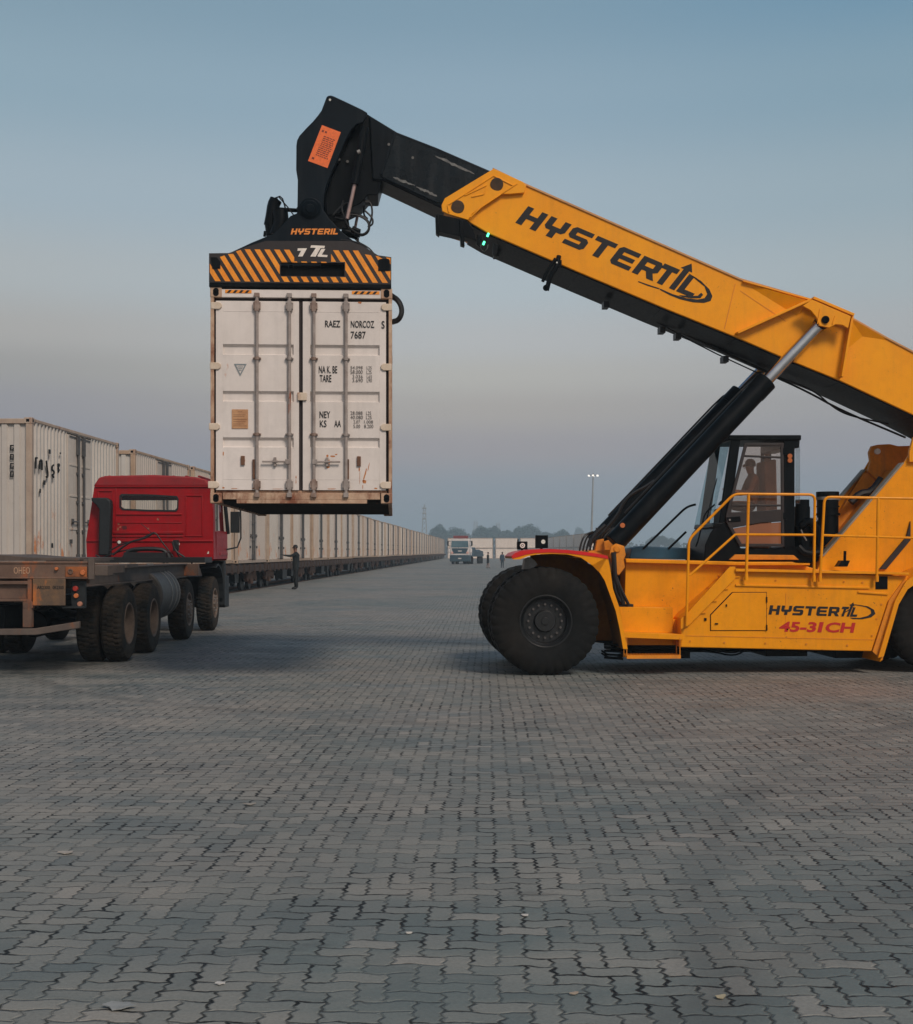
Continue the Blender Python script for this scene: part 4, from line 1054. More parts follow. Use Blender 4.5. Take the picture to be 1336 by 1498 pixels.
# twist locks, side gear, hose
m = MB()
for vv in (VN + .1, VE - .1):
    for uu in (E_[0][0] + .1, E_[9][0] - .1): m.cyl((uu, vv, zbot - .10), (uu, vv, zbot), .035)
m.build('twist_lock', BLK, sp)
m = MB()
m.tube([A.p(404, 292, 1.2), A.p(400, 300, 1.2), A.p(398, 315, 1.2), A.p(395, 330, 1.2)], .09, 12, smooth=1)
m.tube([A.p(410, 308, 1.1), A.p(412, 325, 1.1), A.p(405, 345, 1.1)], .11, 12, smooth=1); m.tube([A.p(400, 305, 1.2), A.p(396, 330, 1.2), A.p(398, 345, 1.2)], .085, 12)
m.box(A.p(390, 337, 1.2), tuple(Vector(A.p(420, 345, 1.5)))); m.box(A.p(401, 290, 1.15), tuple(Vector(A.p(408, 304, 1.3))))
m.tube([A.p(408, 306, 1.2), A.p(438, 308, 1.2)], .03); m.tube([A.p(388, 338, 1.0), A.p(387, 346, 1.0)], .02)
m.tube([A.p(402, 290, 1.1), A.p(412, 286, 1.1), A.p(418, 305, 1.1), A.p(420, 322, 1.1)], .011, smooth=1); m.tube([A.p(408, 288, 1.1), A.p(422, 304, 1.1), A.p(430, 315, 1.1)], .009)
m.tube([A.p(412, 330, 1.2), A.p(430, 325, 1.2)], .05)
m.box(A.p(488, 320, 1.2), tuple(Vector(A.p(512, 336, 1.7)))); m.cyl(A.p(500, 338, 1.3), A.p(524, 345, 1.3), .06); m.tube([A.p(515, 335, 1.1), A.p(524, 338, 1.1), A.p(522, 346, 1.1)], .05)
m.build('sway_gear', BLK, sp, bev=.004)
m = MB(); m.tube([A.p(572, 432, VN + .3), A.p(584, 440, VN + .2), A.p(589, 455, VN + .2), A.p(584, 468, VN + .2), A.p(574, 471, VN + .3)], .035, smooth=2)
m.tube([A.p(480, 350, .9), A.p(520, 352, .8), A.p(540, 366, .7), A.p(556, 385, .3)], .014, smooth=2)
m.build('spreader_hose', HOSE, sp)
# ---- lift cylinders
for v, vb in ((.745, .58), (2.16, 2.34)):
    dx = 0 if v < 1 else None
    a, c = A.uz([(897, 795), (1205, 471)], .66)
    ab = Vector(a); cc = Vector(c); bb_ = ab + (cc - ab) * .735
    m = MB(); m.cyl((ab.x, vb, ab.y), (bb_.x, v, bb_.y), .148, n=36); d = (cc - ab).normalized()
    m.cyl((bb_.x - d.x * .25, v, bb_.y - d.y * .25), (bb_.x + d.x * .01, v, bb_.y + d.y * .01), .158, n=36)
    o = m.build('lift_cylinder', BLK, stk, bev=.008)
    m = MB(); m.cyl((bb_.x, v, bb_.y), (cc.x, v, cc.y), .085, n=28); m.build('rod', CHROME, o)
    m = MB(); m.cyl((cc.x, v - .085, cc.y), (cc.x, v + .085, cc.y), .10, n=24); m.build('rod_eye', BLK, o, bev=.005)
    m = MB(); n_ = Vector((-d.y, d.x)); 
    for off, r in ((.165, .014),):
        m.tube([(ab.x + n_.x * off + d.x * q, v + .05, ab.y + n_.y * off + d.y * q) for q in (.45, 1.2, 2.2, 3.0)] + [(ab.x + n_.x * .12 + d.x * 3.1, v + .05, ab.y + n_.y * .12 + d.y * 3.1)], r, smooth=1)
    if v < 1: m.tube([A.p(872, 790, .9), A.p(886, 775, .9), A.p(905, 752, .9), A.p(912, 735, .9), A.p(925, 722, .9), A.p(945, 712, .9), A.p(958, 703, .9)], .022, smooth=2)
    m.build('cylinder_pipe', HOSE, o)
    if v < 1:
        m = MB(); m.cyl(A.p(911, 768.5, .44), A.p(911, 768.5, .40), .035, n=14); m.build('grease_cap', LENSO, o)
# base brackets, hoses
m = MB()
m.prism(A.uz([(891, 812), (893, 800), (901, 795), (913, 799), (915, 812), (912, 818), (914, 830), (905, 842), (899, 838)], .42), .38, .44)
m.prism(A.uz([(868, 808), (872, 790), (882, 788), (884, 812)], .8), .7, .8); m.prism(A.uz([(870, 795), (888, 790), (905, 795), (915, 817), (870, 817)], 2.3), 2.05, 2.12)
m.prism(A.uz([(858, 812), (862, 806), (880, 804), (912, 806), (912, 817), (858, 817)], .7), .7, 2.2)
m.cyl(A.p(903, 803, .36), A.p(903, 803, .40), .05, n=18)
brk = m.build('cylinder_bracket', YELD, stk, bev=.01)
m = MB()
m.tube([A.p(898, 808, .36), A.p(899, 830, .34), A.p(900, 848, .34), A.p(906, 862, .36), A.p(912, 884, .38)], .035, smooth=2)
m.tube([A.p(902, 845, .34), A.p(910, 865, .34), A.p(920, 885, .36)], .022, smooth=2); m.tube([A.p(898, 850, .34), A.p(901, 868, .34), A.p(908, 880, .36)], .02, smooth=2)
m.box(A.p(903, 884, .40), tuple(Vector(A.p(924, 887, .55))))
for i in range(7):
    x = 850 + i * 5; m.tube([A.p(x + 18, 778 - i, .7 + .1 * i), A.p(x + 6, 782, .6 + .1 * i), A.p(x, 795, .6 + .1 * i), A.p(x - 2, 806, .6 + .1 * i)], .014, smooth=2)
m.tube([A.p(862, 800, .6), A.p(868, 785, .6), A.p(878, 775, .6), A.p(886, 768, .6)], .03, smooth=1); m.box(A.p(874, 772, .6), tuple(Vector(A.p(882, 778, .75))))
m.build('base_hoses', HOSE, brk)
# two square work lamps on the front fender
for px0, py0, px1, py1, v, lx in ((757, 792, 772, 804, .6, .5), (784, 783, 802, 802, 1.9, .5)):
    m = MB(); p0, p1 = A.p(px0, py1, v), A.p(px1, py0, v); m.box((p0[0], v, p0[2]), (p1[0], v + .1, p1[2]))
    m.cyl(((p0[0] + p1[0]) / 2, v + .05, p0[2]), ((p0[0] + p1[0]) / 2, v + .05, p0[2] - .12), .02)
    if px0 < 770: m.box((p0[0], v, p1[2]), (p0[0] + .02, v + .02, p1[2] + .03))
    wl = m.build('work_lamp', BLK, stk, bev=.006)
    m = MB(); c = ((p0[0] + p1[0]) / 2 + (0.02 if px0 > 770 else 0), v, (p0[2] + p1[2]) / 2); m.lathe([(.020, -.004), (.036, -.004), (.036, -.008), (.020, -.008)], c, (0, 1, 0), 20) if px0 < 770 else m.cyl(c, (c[0], v - .006, c[2]), .032, n=18)
    m.cyl(c, (c[0], v - .006, c[2]), .012, n=12) if px0 < 770 else None
    m.build('lens', LENSW, wl)
def rebase(root, off):
    """put a thing's Empty at its own base point without moving what it carries"""
    off = Vector(off); mw = Matrix.Rotation(root.rotation_euler.z, 4, 'Z')
    root.location = Vector(root.location) + mw @ off
    done = set()
    for o in root.children_recursive:
        if o.type == 'MESH' and o.data not in done: o.data.transform(Matrix.Translation(-off)); done.add(o.data)
CREAM = paint('cream_container_paint', lin(224, 215, 209), lin(208, 199, 192), .6, scale=.8, grime=.2, rust=.02, rustcol=lin(158, 96, 56), bump=.05)
RUSTF = paint('rusty_cream_frame', lin(200, 172, 146), lin(160, 118, 92), .75, scale=4, grime=.5, rust=.74, rustcol=lin(104, 62, 44))
RUSTD = paint('rusty_steel', lin(120, 84, 62), lin(78, 56, 46), .85, scale=5, grime=.5, rust=.5, rustcol=lin(84, 46, 28))
RODM = paint('dusty_grey_rod', lin(160, 150, 144), lin(130, 118, 112), .6, scale=6, rust=.3, grime=.4, metal=.1)
SEALM = flat('rubber_seal', lin(44, 36, 36), .8)
SHADW = paint('dark_underside', lin(46, 42, 40), lin(30, 28, 28), .85, scale=3, rust=.3)

hc = ST.root('shipping_container')
tag(hc, 'white shipping container with closed rusty-edged doors hanging in the air under the lifting frame', 'container')
K = lambda x, y: (290 + x / 3.568, 350 + y / 3.568)
def kp(x, y, v=VN): return A.p(*K(x, y), v)
L0, R0 = kp(64, 0)[0], kp(1012, 0)[0]; ZT, ZB = kp(0, 247)[2], kp(0, 1378)[2]
WD = R0 - L0
# zoomed photo x runs with a slight lean; straighten against the side lines
def ux(x, y): 
    l = 58 + (y - 247) / 1131 * 18; r = 1008 + (y - 247) / 1131 * 7
    return L0 + WD * (x - l) / (r - l)
def kz(y): return ZB + (ZT - ZB) * (1378 - y) / 1131
def kbox(m, x0, y0, x1, y1, v0, v1):
    ym = (y0 + y1) / 2
    m.box((ux(x0, ym), VN + v0, kz(y1)), (ux(x1, ym), VN + v1, kz(y0)))
LEN = VE - VN
# frame: posts, header, sill, rails
m = MB()
for v0, v1 in ((0, .14), (LEN - .14, LEN)):
    for a, b in ((L0, L0 + .042), (R0 - .042, R0)): m.box((a, VN + v0, ZB + .1), (b, VN + v1, ZT - .1))
m.build('corner_posts', RUSTF, hc, bev=.004)
m = MB(); m.box((L0 + .13, VN + .004, kz(300)), (R0 - .13, VN + .1, kz(258))); m.build('door_header', CREAM, hc, bev=.004)
m = MB()
m.box((L0 + .15, VN + .004, ZB + .05), (R0 - .15, VN + .1, kz(1322))); m.box((ux(210, 1360), VN + .006, ZB), (ux(885, 1360), VN + .09, ZB + .05))
m.box((L0 + .06, VN + .05, kz(1322) + .0), (R0 - .06, VN + .11, kz(1310)))
m.build('door_sill', RUSTF, hc, bev=.004)
cc = None
for z0, z1_ in ((ZB, ZB + .13), (ZT - .13, ZT)):
    for v0, v1 in ((0, .17), (LEN - .17, LEN)):
        for a, b in ((L0 - .004, L0 + .14), (R0 - .14, R0 + .004)):
            m = MB(); m.box((a, VN + v0 - .006, z0), (b, VN + v1 + .002, z1_)); c_ = m.build('corner_casting', RUSTF, hc, bev=.01)
            m = MB(); cu = (a + b) / 2; cz = (z0 + z1_) / 2; vv = VN + v0 - .006 if v0 == 0 else VN + v1 + .002
            m.cyl((cu, vv - .003, cz - .015), (cu, vv + .001, cz - .015), .036, n=16); m.cyl((cu, vv - .003, cz + .015), (cu, vv + .001, cz + .015), .0358, n=16)
            m.build('casting_hole', BLK, c_, smooth=False)
# corrugated side walls, roof, floor
def corr(m, u, v0, v1, z0, z1, out, n, d=.035):
    pts = []; 
    for i in range(n):
        a = v0 + (v1 - v0) * i / n; s = (v1 - v0) / n
        pts += [(a, 0), (a + s * .35, 0), (a + s * .5, -d), (a + s * .85, -d)]
    pts.append((v1, 0)); vs = []
    for v, e in pts: vs += [(u + e * out, v, z0), (u + e * out, v, z1)]
    m.add(vs, [(2 * i, 2 * i + 2, 2 * i + 3, 2 * i + 1) for i in range(len(pts) - 1)])
for nm, u, out in (('side_wall', L0 + .01, -1), ('side_wall', R0 - .01, 1)):
    m = MB(); corr(m, u, VN + .14, VE - .14, ZB + .13, ZT - .06, out, 22); m.build(nm, CREAM, hc, smooth=False)
m = MB(); m.box((L0 + .02, VN + .1, ZT - .10), (R0 - .02, VE - .05, ZT - .03)); m.build('roof', CREAM, hc)
m = MB(); m.box((L0 + .05, VE - .06, ZB + .12), (R0 - .05, VE - .03, ZT - .08)); m.build('end_wall', CREAM, hc)
m = MB()
for a, b in ((L0 + .0, L0 + .05), (R0 - .05, R0)):
    m.box((a, VN + .17, ZT - .09), (b, VE - .17, ZT - .02)); m.box((a, VN + .17, ZB + .01), (b, VE - .17, ZB + .14))
m.build('side_rails', RUSTF, hc, bev=.004)
m = MB(); m.box((L0 + .05, VN + .12, ZB + .13), (R0 - .05, VE - .06, ZB + .17))
for i in range(17):
    v = VN + .25 + i * (LEN - .5) / 16; m.box((L0 + .05, v, ZB + .02), (R0 - .05, v + .05, ZB + .13))
m.tube([(L0 + .3, VN + .6, ZB + .06), (L0 + 1.0, VN + 1.5, ZB + .03), (R0 - .6, VN + 1.4, ZB + .05), (R0 - .3, VN + 3, ZB + .07)], .012, smooth=2)
m.build('floor_beams', SHADW, hc)
# rubber seal field behind the doors
m = MB(); m.box((L0 + .03, VN + .055, kz(1312)), (R0 - .03, VN + .075, kz(300))); m.build('door_seal', SEALM, hc)
PAN = [(318, 545), (600, 790), (845, 1033), (1085, 1308)]
def door(x0, x1, px0, px1):
    m = MB(); E0 = 318; E1 = 1308
    u0, u1 = ux(x0, 800), ux(x1, 800); a0, a1 = ux(px0, 800), ux(px1, 800)
    v0, v1 = VN + .016, VN + .056
    m.box((u0, v0, kz(E1)), (a0, v1, kz(E0))); m.box((a1, v0, kz(E1)), (u1, v1, kz(E0)))       # stiles
    for t, b in PAN: m.box((a0, v0 - .001, kz(b)), (a1, v1, kz(t)))
    for t, b in ((545, 600), (790, 845), (1033, 1085)):
        zt, zb = kz(t), kz(b)                                              # pressed grooves: sloped top, flat back, sloped foot
        m.add([(a0, v0, zt), (a1, v0, zt), (a1, v0 + .034, zt - .028), (a0, v0 + .034, zt - .028), (a0, v0 + .034, zb + .012), (a1, v0 + .034, zb + .012), (a1, v0, zb), (a0, v0, zb)],
              [(0, 1, 2, 3), (3, 2, 5, 4), (4, 5, 6, 7)])
    for y in (372, 1252): m.box((a0, v0 - .0035, kz(y) - .003), (a1, v0, kz(y) + .003))
    return m.build('door', CREAM, hc, bev=.005)
d1 = door(94, 525, 130, 497); d2 = door(545, 980, 584, 946)
HINGE = paint('cream_hinge_paint', lin(216, 200, 182), lin(196, 176, 152), .6, scale=5, rust=.3)
for d_, xa, xb, si in ((d1, 62, 118, 1), (d2, 952, 1008, -1)):
    for y in (345, 660, 977, 1281):
        m = MB(); u0, u1 = ux(xa, y), ux(xb, y); z = kz(y); h = .043
        pl_ = [(u0, z - h), (u1 - .03, z - h), (u1, z - h * .45), (u1, z + h * .45), (u1 - .03, z + h), (u0, z + h)] if si > 0 else [(u1, z - h), (u0 + .03, z - h), (u0, z - h * .45), (u0, z + h * .45), (u0 + .03, z + h), (u1, z + h)]
        m.prism(pl_, VN - .006, VN + .03); m.build('hinge', HINGE, d_, bev=.006)
for d_, xt, xb in ((d1, 301, 315), (d1, 470, 483), (d2, 598, 609), (d2, 767, 775)):
    m = MB(); xm = lambda y: ux(xt + (xb - xt) * (y - 285) / 1055, y)
    ut = (xm(285) + xm(1340)) / 2; vv = VN - .012
    m.cyl((ut, vv, kz(1335)), (ut, vv, kz(285)), .021, n=14)
    lb = m.build('locking_rod', RODM, d_)
    m = MB()
    for y0, y1, w in ((318, 374, .046), (1252, 1308, .046)):
        m.box((ut - w, VN + .0, kz(y1) + .02), (ut + w, VN - .026, kz(y0) - .02)); m.box((ut - w * .6, VN + .0, kz(y1)), (ut + w * .6, VN - .034, kz(y0)))
    for y0, y1 in ((278, 300), (1322, 1346)): m.box((ut - .032, VN + .01, kz(y1)), (ut + .032, VN - .036, kz(y0)))
    for y in (620, 1017): m.box((ut - .05, VN + .01, kz(y) - .012), (ut + .05, VN - .020, kz(y) + .012)); m.cyl((ut, vv, kz(y) - .02), (ut, vv, kz(y) + .02), .032, n=12)
    for y in (330, 360, 1264, 1294, 620, 1017):
        for s in (-1, 1): m.cyl((ut + s * .036, VN - .036, kz(y)), (ut + s * .036, VN, kz(y)), .007, n=6)
    m.build('cam_keepers', paint('worn_keeper', lin(150, 132, 122), lin(110, 84, 70), .7, scale=8, rust=.45) if xt in (301, 598) else RODM, d_, bev=.004)
for d_, x0, x1, xp in ((d1, 340, 472, 406), (d2, 612, 745, 676)):
    m = MB(); z = kz(1160); m.cyl((ux(x0, 1160), VN - .03, z), (ux(x1, 1160), VN - .03, z), .011, n=10)
    m.box((ux(xp, 1160) - .016, VN + .01, z - .055), (ux(xp, 1160) + .016, VN - .022, z + .055)); m.box((ux(xp, 1160) - .035, VN - .036, z - .014), (ux(xp, 1160) + .035, VN - .02, z + .014))
    e = ux(x1, 1160) if xp < 500 else ux(x0, 1160); m.box((e - .03, VN - .04, z - .03), (e + .03, VN - .018, z + .03))
    m.build('door_handle', RODM, d_, bev=.003)
m = MB()
for x, y0, y1 in ((239, 1130, 1178), (841, 1130, 1182)): kbox(m, x - 10, y0, x + 10, y1, -.01, .02)
kbox(m, 290, 1148, 302, 1250, -.014, .02); kbox(m, 779, 1146, 790, 1250, -.014, .02)
m.build('rusty_catches', RUSTD, d1, bev=.004)
m = MB(); kbox(m, 518, 797, 566, 838, -.012, .02); m.build('door_overlap_tab', HINGE, d2, bev=.006)
# hazard labels on the header
for xa, xb in ((135, 272), (797, 942)):
    m = MB(); kbox(m, xa, 262, xb, 279, -.0005, .003); lb = m.build('hazard_label', ORSTR, hc)
    m = MB(); n = 4; w = (xb - xa) / 4.4
    for i in range(n):
        a = xa + 8 + i * w
        P = [(a, 278), (a + w * .45, 278), (a + w * .85, 263), (a + w * .4, 263)]
        m.sheet([(ux(min(x, xb - 2), y), VN - .003, kz(y)) for x, y in P])
    m.build('label_stripes', BLKINK, lb, smooth=False)
# lettering on the doors
def kt(body, x0, y0, x1, y1, parent, mat=BLKINK, off=.0, v=.008, **k):
    p = (ux(x0, y1), VN + v, kz(y1)); text_mesh('lettering', body, p, (ux(x1, y1) - p[0], 0, 0), (0, 0, kz(y0) - p[2]), mat, parent, off=off, **k)
FINE = flat('faded_lettering', lin(84, 78, 76), .6)
for a in (('RAEZ', 658, 417, 738, 452), ('NORCOZ', 793, 417, 916, 454), ('7687', 793, 473, 872, 511), ('NA K. BE', 628, 656, 724, 694), ('TARE', 633, 703, 694, 740),
          ('NEY', 634, 894, 690, 929), ('KS', 636, 941, 671, 977), ('AA', 711, 941, 746, 976)):
    kt(*a, d2, off=.012)
kt('S', 954, 417, 971, 457, d2, off=.012)
for a in (('54.098', 793, 655, 857, 672), ('L2S', 878, 655, 904, 672), ('58.000', 793, 676, 857, 697), ('L2S', 878, 676, 904, 697), ('3.036', 804, 702, 858, 719), ('L6S', 879, 702, 906, 719),
          ('3.690', 804, 721, 858, 740), ('L90', 879, 721, 906, 740),
          ('28.088', 795, 893, 858, 911), ('L2S', 877, 893, 903, 911), ('40.080', 795, 915, 860, 934), ('L2S', 877, 915, 906, 934), ('2.07', 811, 940, 846, 957), ('1.008', 867, 940, 913, 957),
          ('5.00', 811, 962, 846, 981), ('8.200', 867, 962, 915, 981)):
    kt(*a, d2, mat=FINE, off=.0)
m = MB(); kbox(m, 179, 886, 263, 987, .0055, .012); pt = m.build('data_plate', paint('brown_data_plate', lin(196, 150, 108), lin(160, 112, 76), .6, scale=9), d1, bev=.002)
m = MB()
for i, y in enumerate((898, 914, 922, 938, 950, 962, 972)): kbox(m, 186 + (24 if i == 0 else 0), y, 256 - (24 if i == 0 else (i % 3) * 6), y + 2.0, .0045, .008)
m.build('plate_print', flat('plate_ink', lin(112, 74, 50), .6), d1, smooth=False)
m = MB()                                            # warning triangle outline
T0 = [(186, 648), (252, 648), (219, 713)]; T1 = [(196, 654), (242, 654), (219, 700)]
for i in range(3):
    j = (i + 1) % 3; m.sheet([(ux(x, y), VN + .0085, kz(y)) for x, y in (T0[i], T0[j], T1[j], T1[i])])
for y, a, b in ((662, 204, 234), (671, 208, 230), (680, 212, 226)): m.sheet([(ux(x, yy), VN + .0085, kz(yy)) for x, yy in ((a, y), (b, y), (b, y + 3), (a, y + 3))])
m.build('warning_triangle', flat('faded_blue_ink', lin(128, 138, 142), .6), d1, smooth=False)
# rust runs with shapes of their own
RST = paint('rust_stain', lin(176, 98, 48), lin(196, 140, 92), .85, scale=12, grime=.4)
m = MB(); rs = random.Random(11)
def blot(cx, cy, rx, ry, n=14, lean=0):
    P = []
    for i in range(n):
        a = 2 * math.pi * i / n; k = rs.uniform(.6, 1.1); y = cy + math.sin(a) * ry * k
        P.append((cx + math.cos(a) * rx * k + lean * (y - cy), y))
    m.sheet([(ux(x, y), VN + .0138, kz(y)) for x, y in P])
for b in ((870, 1262, 12, 12), (874, 1222, 5, 44, 12, -.25), (892, 1185, 2.5, 26, 10, -.2), (702, 1130, 14, 5), (722, 1120, 8, 4), (681, 1186, 12, 9), (686, 1160, 4, 18), (843, 1200, 4, 14), (841, 1156, 11, 28),
          (846, 1240, 1.6, 44), (137, 1118, 4, 14), (239, 1155, 11, 26), (862, 1290, 2, 12), (515, 1240, 3, 8), (676, 1128, 7, 8), (840, 322, 12, 7), (300, 1300, 14, 3), (480, 1300, 20, 3), (610, 1296, 16, 4), (140, 1296, 8, 5), (700, 1301, 24, 2.5), (930, 1298, 10, 4), (515, 1262, 2, 14), (196, 1301, 22, 2), (420, 1302, 30, 1.6)): blot(*b)
m.build('rust_stains', RST, d2, smooth=False)
cu = (L0 + R0) / 2
rebase(hc, (cu, (VN + VE) / 2, ZB))
# ------------------------------------------------------------------ red lorry with an empty container chassis
T = Frame(-5.08, 20.2, .0132)
RED = paint('red_cab_paint', lin(160, 5, 17), lin(132, 4, 13), .42, scale=1.5, grime=.45, spec=.3, chips=.6, bump=.03)
REDR = paint('faded_red_roof', lin(152, 22, 30), lin(126, 18, 25), .6, scale=4, grime=.35)
FRM = paint('dusty_brown_frame', lin(96, 84, 76), lin(70, 62, 58), .75, scale=3, grime=.4, rust=.35, rustcol=lin(110, 66, 40))
RBM = paint('rusty_bolster', lin(112, 88, 74), lin(84, 64, 54), .8, scale=2.2, grime=.4, rust=.5, rustcol=lin(128, 72, 40))
TYR = paint('dusty_tyre', lin(26, 31, 33), lin(70, 60, 50), .88, scale=3, grime=.25, streak=False, spec=.15)
TRIM = paint('dusty_rim', lin(124, 106, 92), lin(88, 76, 68), .75, scale=5, grime=.4, rust=.3)
PLAST = paint('black_plastic', lin(12, 20, 24), lin(20, 27, 31), .6, scale=2, grime=.3)
tk = T.root('truck'); tag(tk, 'red cab lorry seen from behind with an empty rusty container chassis', 'truck')
RT = .585
def truck_wheel(u0, u1, v, r, parent, steer=False, deep=False):
    wd = abs(u1 - u0); s = 1 if u1 > u0 else -1        # u1 is the outer face
    n = 44 * 3
    prof = [(.50 * r, .06), (.62 * r, .0), (.80 * r, -.01), (.92 * r, .03), (.975 * r, .10), (r, .16), (1.0 * r, .34), (1.0 * r, .36), (1.0 * r, .64), (1.0 * r, .66), (r, .84), (.975 * r, .90), (.92 * r, .97), (.80 * r, 1.01), (.62 * r, 1.0), (.50 * r, .94)]
    prof = [(a, b * wd) for a, b in prof]
    def mod(k, j):
        if 4 <= j <= 11:
            if j in (7, 8): return -.016 if (k // 1) % 3 == 1 else 0
            q = (k + (0 if j < 7 else 1)) % 3
            return -.02 if q == 0 else 0
        return 0
    m = MB(); m.lathe(prof, (u0, v, r), (s, 0, 0), n, mod)
    ty = m.build('wheel', TYR, parent, ang=25)
    m = MB(); q = lambda a: a * wd
    if deep: pr = [(.56 * r, q(.96)), (.54 * r, q(1.0)), (.50 * r, q(.96)), (.47 * r, q(.5)), (.44 * r, q(.25)), (.03 * r, q(.22)), (.03 * r, q(.15)), (.5 * r, q(.15)), (.55 * r, q(.9))]
    else: pr = [(.56 * r, q(.96)), (.54 * r, q(1.0)), (.50 * r, q(.96)), (.48 * r, q(.75)), (.40 * r, q(.78)), (.30 * r, q(.95)), (.20 * r, q(.98)), (.18 * r, q(1.06)), (.03 * r, q(1.08)), (.03 * r, q(.5)), (.55 * r, q(.6))]
    m.lathe(pr, (u0, v, r), (s, 0, 0), 48); rm = m.build('rim', TRIM, ty, bev=.003)
    m = MB()
    for i in range(10):
        a = 2 * math.pi * i / 10; rr = (.27 if not deep else .24) * r; x = u0 + s * q(.93 if not deep else .25)
        c = (x, v + math.cos(a) * rr, r + math.sin(a) * rr); m.cyl(c, (x + s * .04, c[1], c[2]), .016, n=6)
    m.build('lug_nuts', STEEL, ty)
for v in (0, 1.75):
    truck_wheel(-.33, 0, v, RT, tk, deep=True); truck_wheel(-.70, -.37, v, RT, tk)
    truck_wheel(-2.47, -2.80, v, RT, tk, deep=True); truck_wheel(-2.10, -2.43, v, RT, tk)
for v in (5.0, 7.9):
    truck_wheel(-.36, -.03, v, RT, tk); truck_wheel(-2.44, -2.77, v, RT, tk)
m = MB()
for v in (0, 1.75, 5.0, 7.9): m.cyl((-2.6, v, RT), (-.2, v, RT), .09); m.cyl((-1.4 - .0, v - .25, RT), (-1.4, v + .25, RT), .2)
m.cyl((-1.4, 0, .68), (-1.4, 7, .75), .07)
for u in (-.95, -1.85): m.tube([(u, -1.0, .95), (u, -.2, .75), (u, .9, .68), (u, 2.0, .75), (u, 2.8, .98)], .06, smooth=2); m.tube([(u, 4.2, 1.0), (u, 5.0, .72), (u, 5.9, 1.0)], .05, smooth=2)
m.box((-1.95, -2.0, .95), (-.85, 2.6, 1.05)); m.box((-2.0, -2.2, .62), (-1.2, -1.2, .95)); m.box((-.75, 3.9, .62), (-.3, 4.6, 1.05)); m.box((-2.5, 2.6, .5), (-2.0, 4.3, 1.05))
m.build('axles', BLK, tk, bev=.01)
# chassis rails and cross members
m = MB()
for u in (-.32, -2.55):
    m.box((u, -2.35, 1.22), (u + .06, 5.75, 1.44)); m.box((u - .04, -2.35, 1.44), (u + .12, 5.75, 1.465)); m.box((u - .04, -2.35, 1.195), (u + .12, 5.75, 1.22))
for v in (-2.2, -.6, 1.0, 2.6, 4.2, 5.6): m.box((-2.5, v, 1.24), (-.32, v + .12, 1.42))
for u in (-1.0, -1.8): m.box((u - .05, -2.3, 1.0), (u + .05, 8.6, 1.22))
m.box((-.5, 3.6, 1.13), (-.14, 4.2, 1.19)); m.box((-.30, .2, 1.44), (-.10, 1.0, 1.50))
m.build('chassis_frame', FRM, tk, bev=.006)
m = MB(); m.box((-2.75, 5.6, 1.22), (.02, 5.75, 1.46)); m.build('front_bolster', RBM, tk, bev=.01)
# rear bolster with lamps and worn lettering
VB0 = -2.6
zt, zb = T.p(100, 822, VB0)[2], T.p(100, 845.5, VB0)[2]; ur = T.p(129, 830, VB0)[0]; ul = -2.9
m = MB(); m.box((ul, VB0, zb), (ur, VB0 + .22, zt)); m.box((ul, VB0 - .015, zt - .025), (ur, VB0 + .24, zt + .008)); m.box((ul, VB0 - .01, zb - .012), (ur, VB0 + .23, zb + .012))
m.box((ul, VB0 + .25, zt - .3), (-.0, VB0 + .3, zt - .06))
rb = m.build('rear_bolster', RBM, tk, bev=.008)
m = MB(); a, b = T.p(129, 817, VB0 - .03), T.p(138, 848, VB0 - .03); m.box((a[0], VB0 - .04, b[2]), (b[0], VB0 + .02, a[2]))
a, b = T.p(137, 827, VB0 + .2), T.p(163, 842, VB0 + .2); m.box((a[0] - .05, VB0, b[2]), (b[0], VB0 + .3, a[2])); m.box((a[0], VB0 + .3, b[2] + .02), (b[0] - .08, VB0 + 1.3, a[2]))
m.build('end_bracket', FRM, rb, bev=.008)
m = MB(); m.prism([(-1.4, zt + .01), (-.2, zt + .01), (-.2, zt + .05), (-.9, zt + .06), (-1.4, zt + .10)], VB0 + .5, VB0 + 2.4); a, b = T.p(76, 815, -1.6), T.p(135, 823, -1.6)
m.box((a[0], -1.9, b[2] + .0), (b[0], -.6, a[2] - .03)); m.build('side_plate', FRM, tk, bev=.006)
OR = paint('orange_primer_patch', lin(170, 96, 44), lin(110, 68, 44), .7, scale=6, grime=.6, rust=.4)
m = MB(); a, b = T.p(96, 829, VB0), T.p(128, 844, VB0); m.box((a[0], VB0 - .018, b[2]), (b[0] - .005, VB0, a[2])); m.build('orange_patch', OR, rb, bev=.004)
for x, y, r, mt, nm in ((83.5, 832, .022, LENSO, 'marker_lamp'), (104, 836, .036, RBM, 'lamp_socket'), (122, 837.5, .034, LENSO, 'marker_lamp')):
    c = T.p(x, y, VB0); m = MB()
    if nm == 'lamp_socket': m.lathe([(r, -.03), (r, -.045), (r * .62, -.045), (r * .62, -.025)], (c[0], VB0 + .01, c[2]), (0, 1, 0), 24); m.cyl((c[0], VB0 - .02, c[2]), (c[0], VB0 - .024, c[2]), r * .6)
    else: m.cyl((c[0], VB0 - .045, c[2]), (c[0], VB0 + .01, c[2]), r, n=20)
    m.build(nm, mt, rb, bev=.004)
def tt(body, x0, y0, x1, y1, v, mat, parent, **k):
    a, b, c = (Vector(T.p(x, y, v)) for x, y in ((x0, y1), (x1, y1), (x0, y0))); return text_mesh('lettering', body, a, b - a, c - a, mat, parent, **k)
tt('OHEO', 20, 829.5, 44, 839.5, VB0 - .004, flat('worn_pale_lettering', lin(176, 140, 112), .7), rb, off=.01)
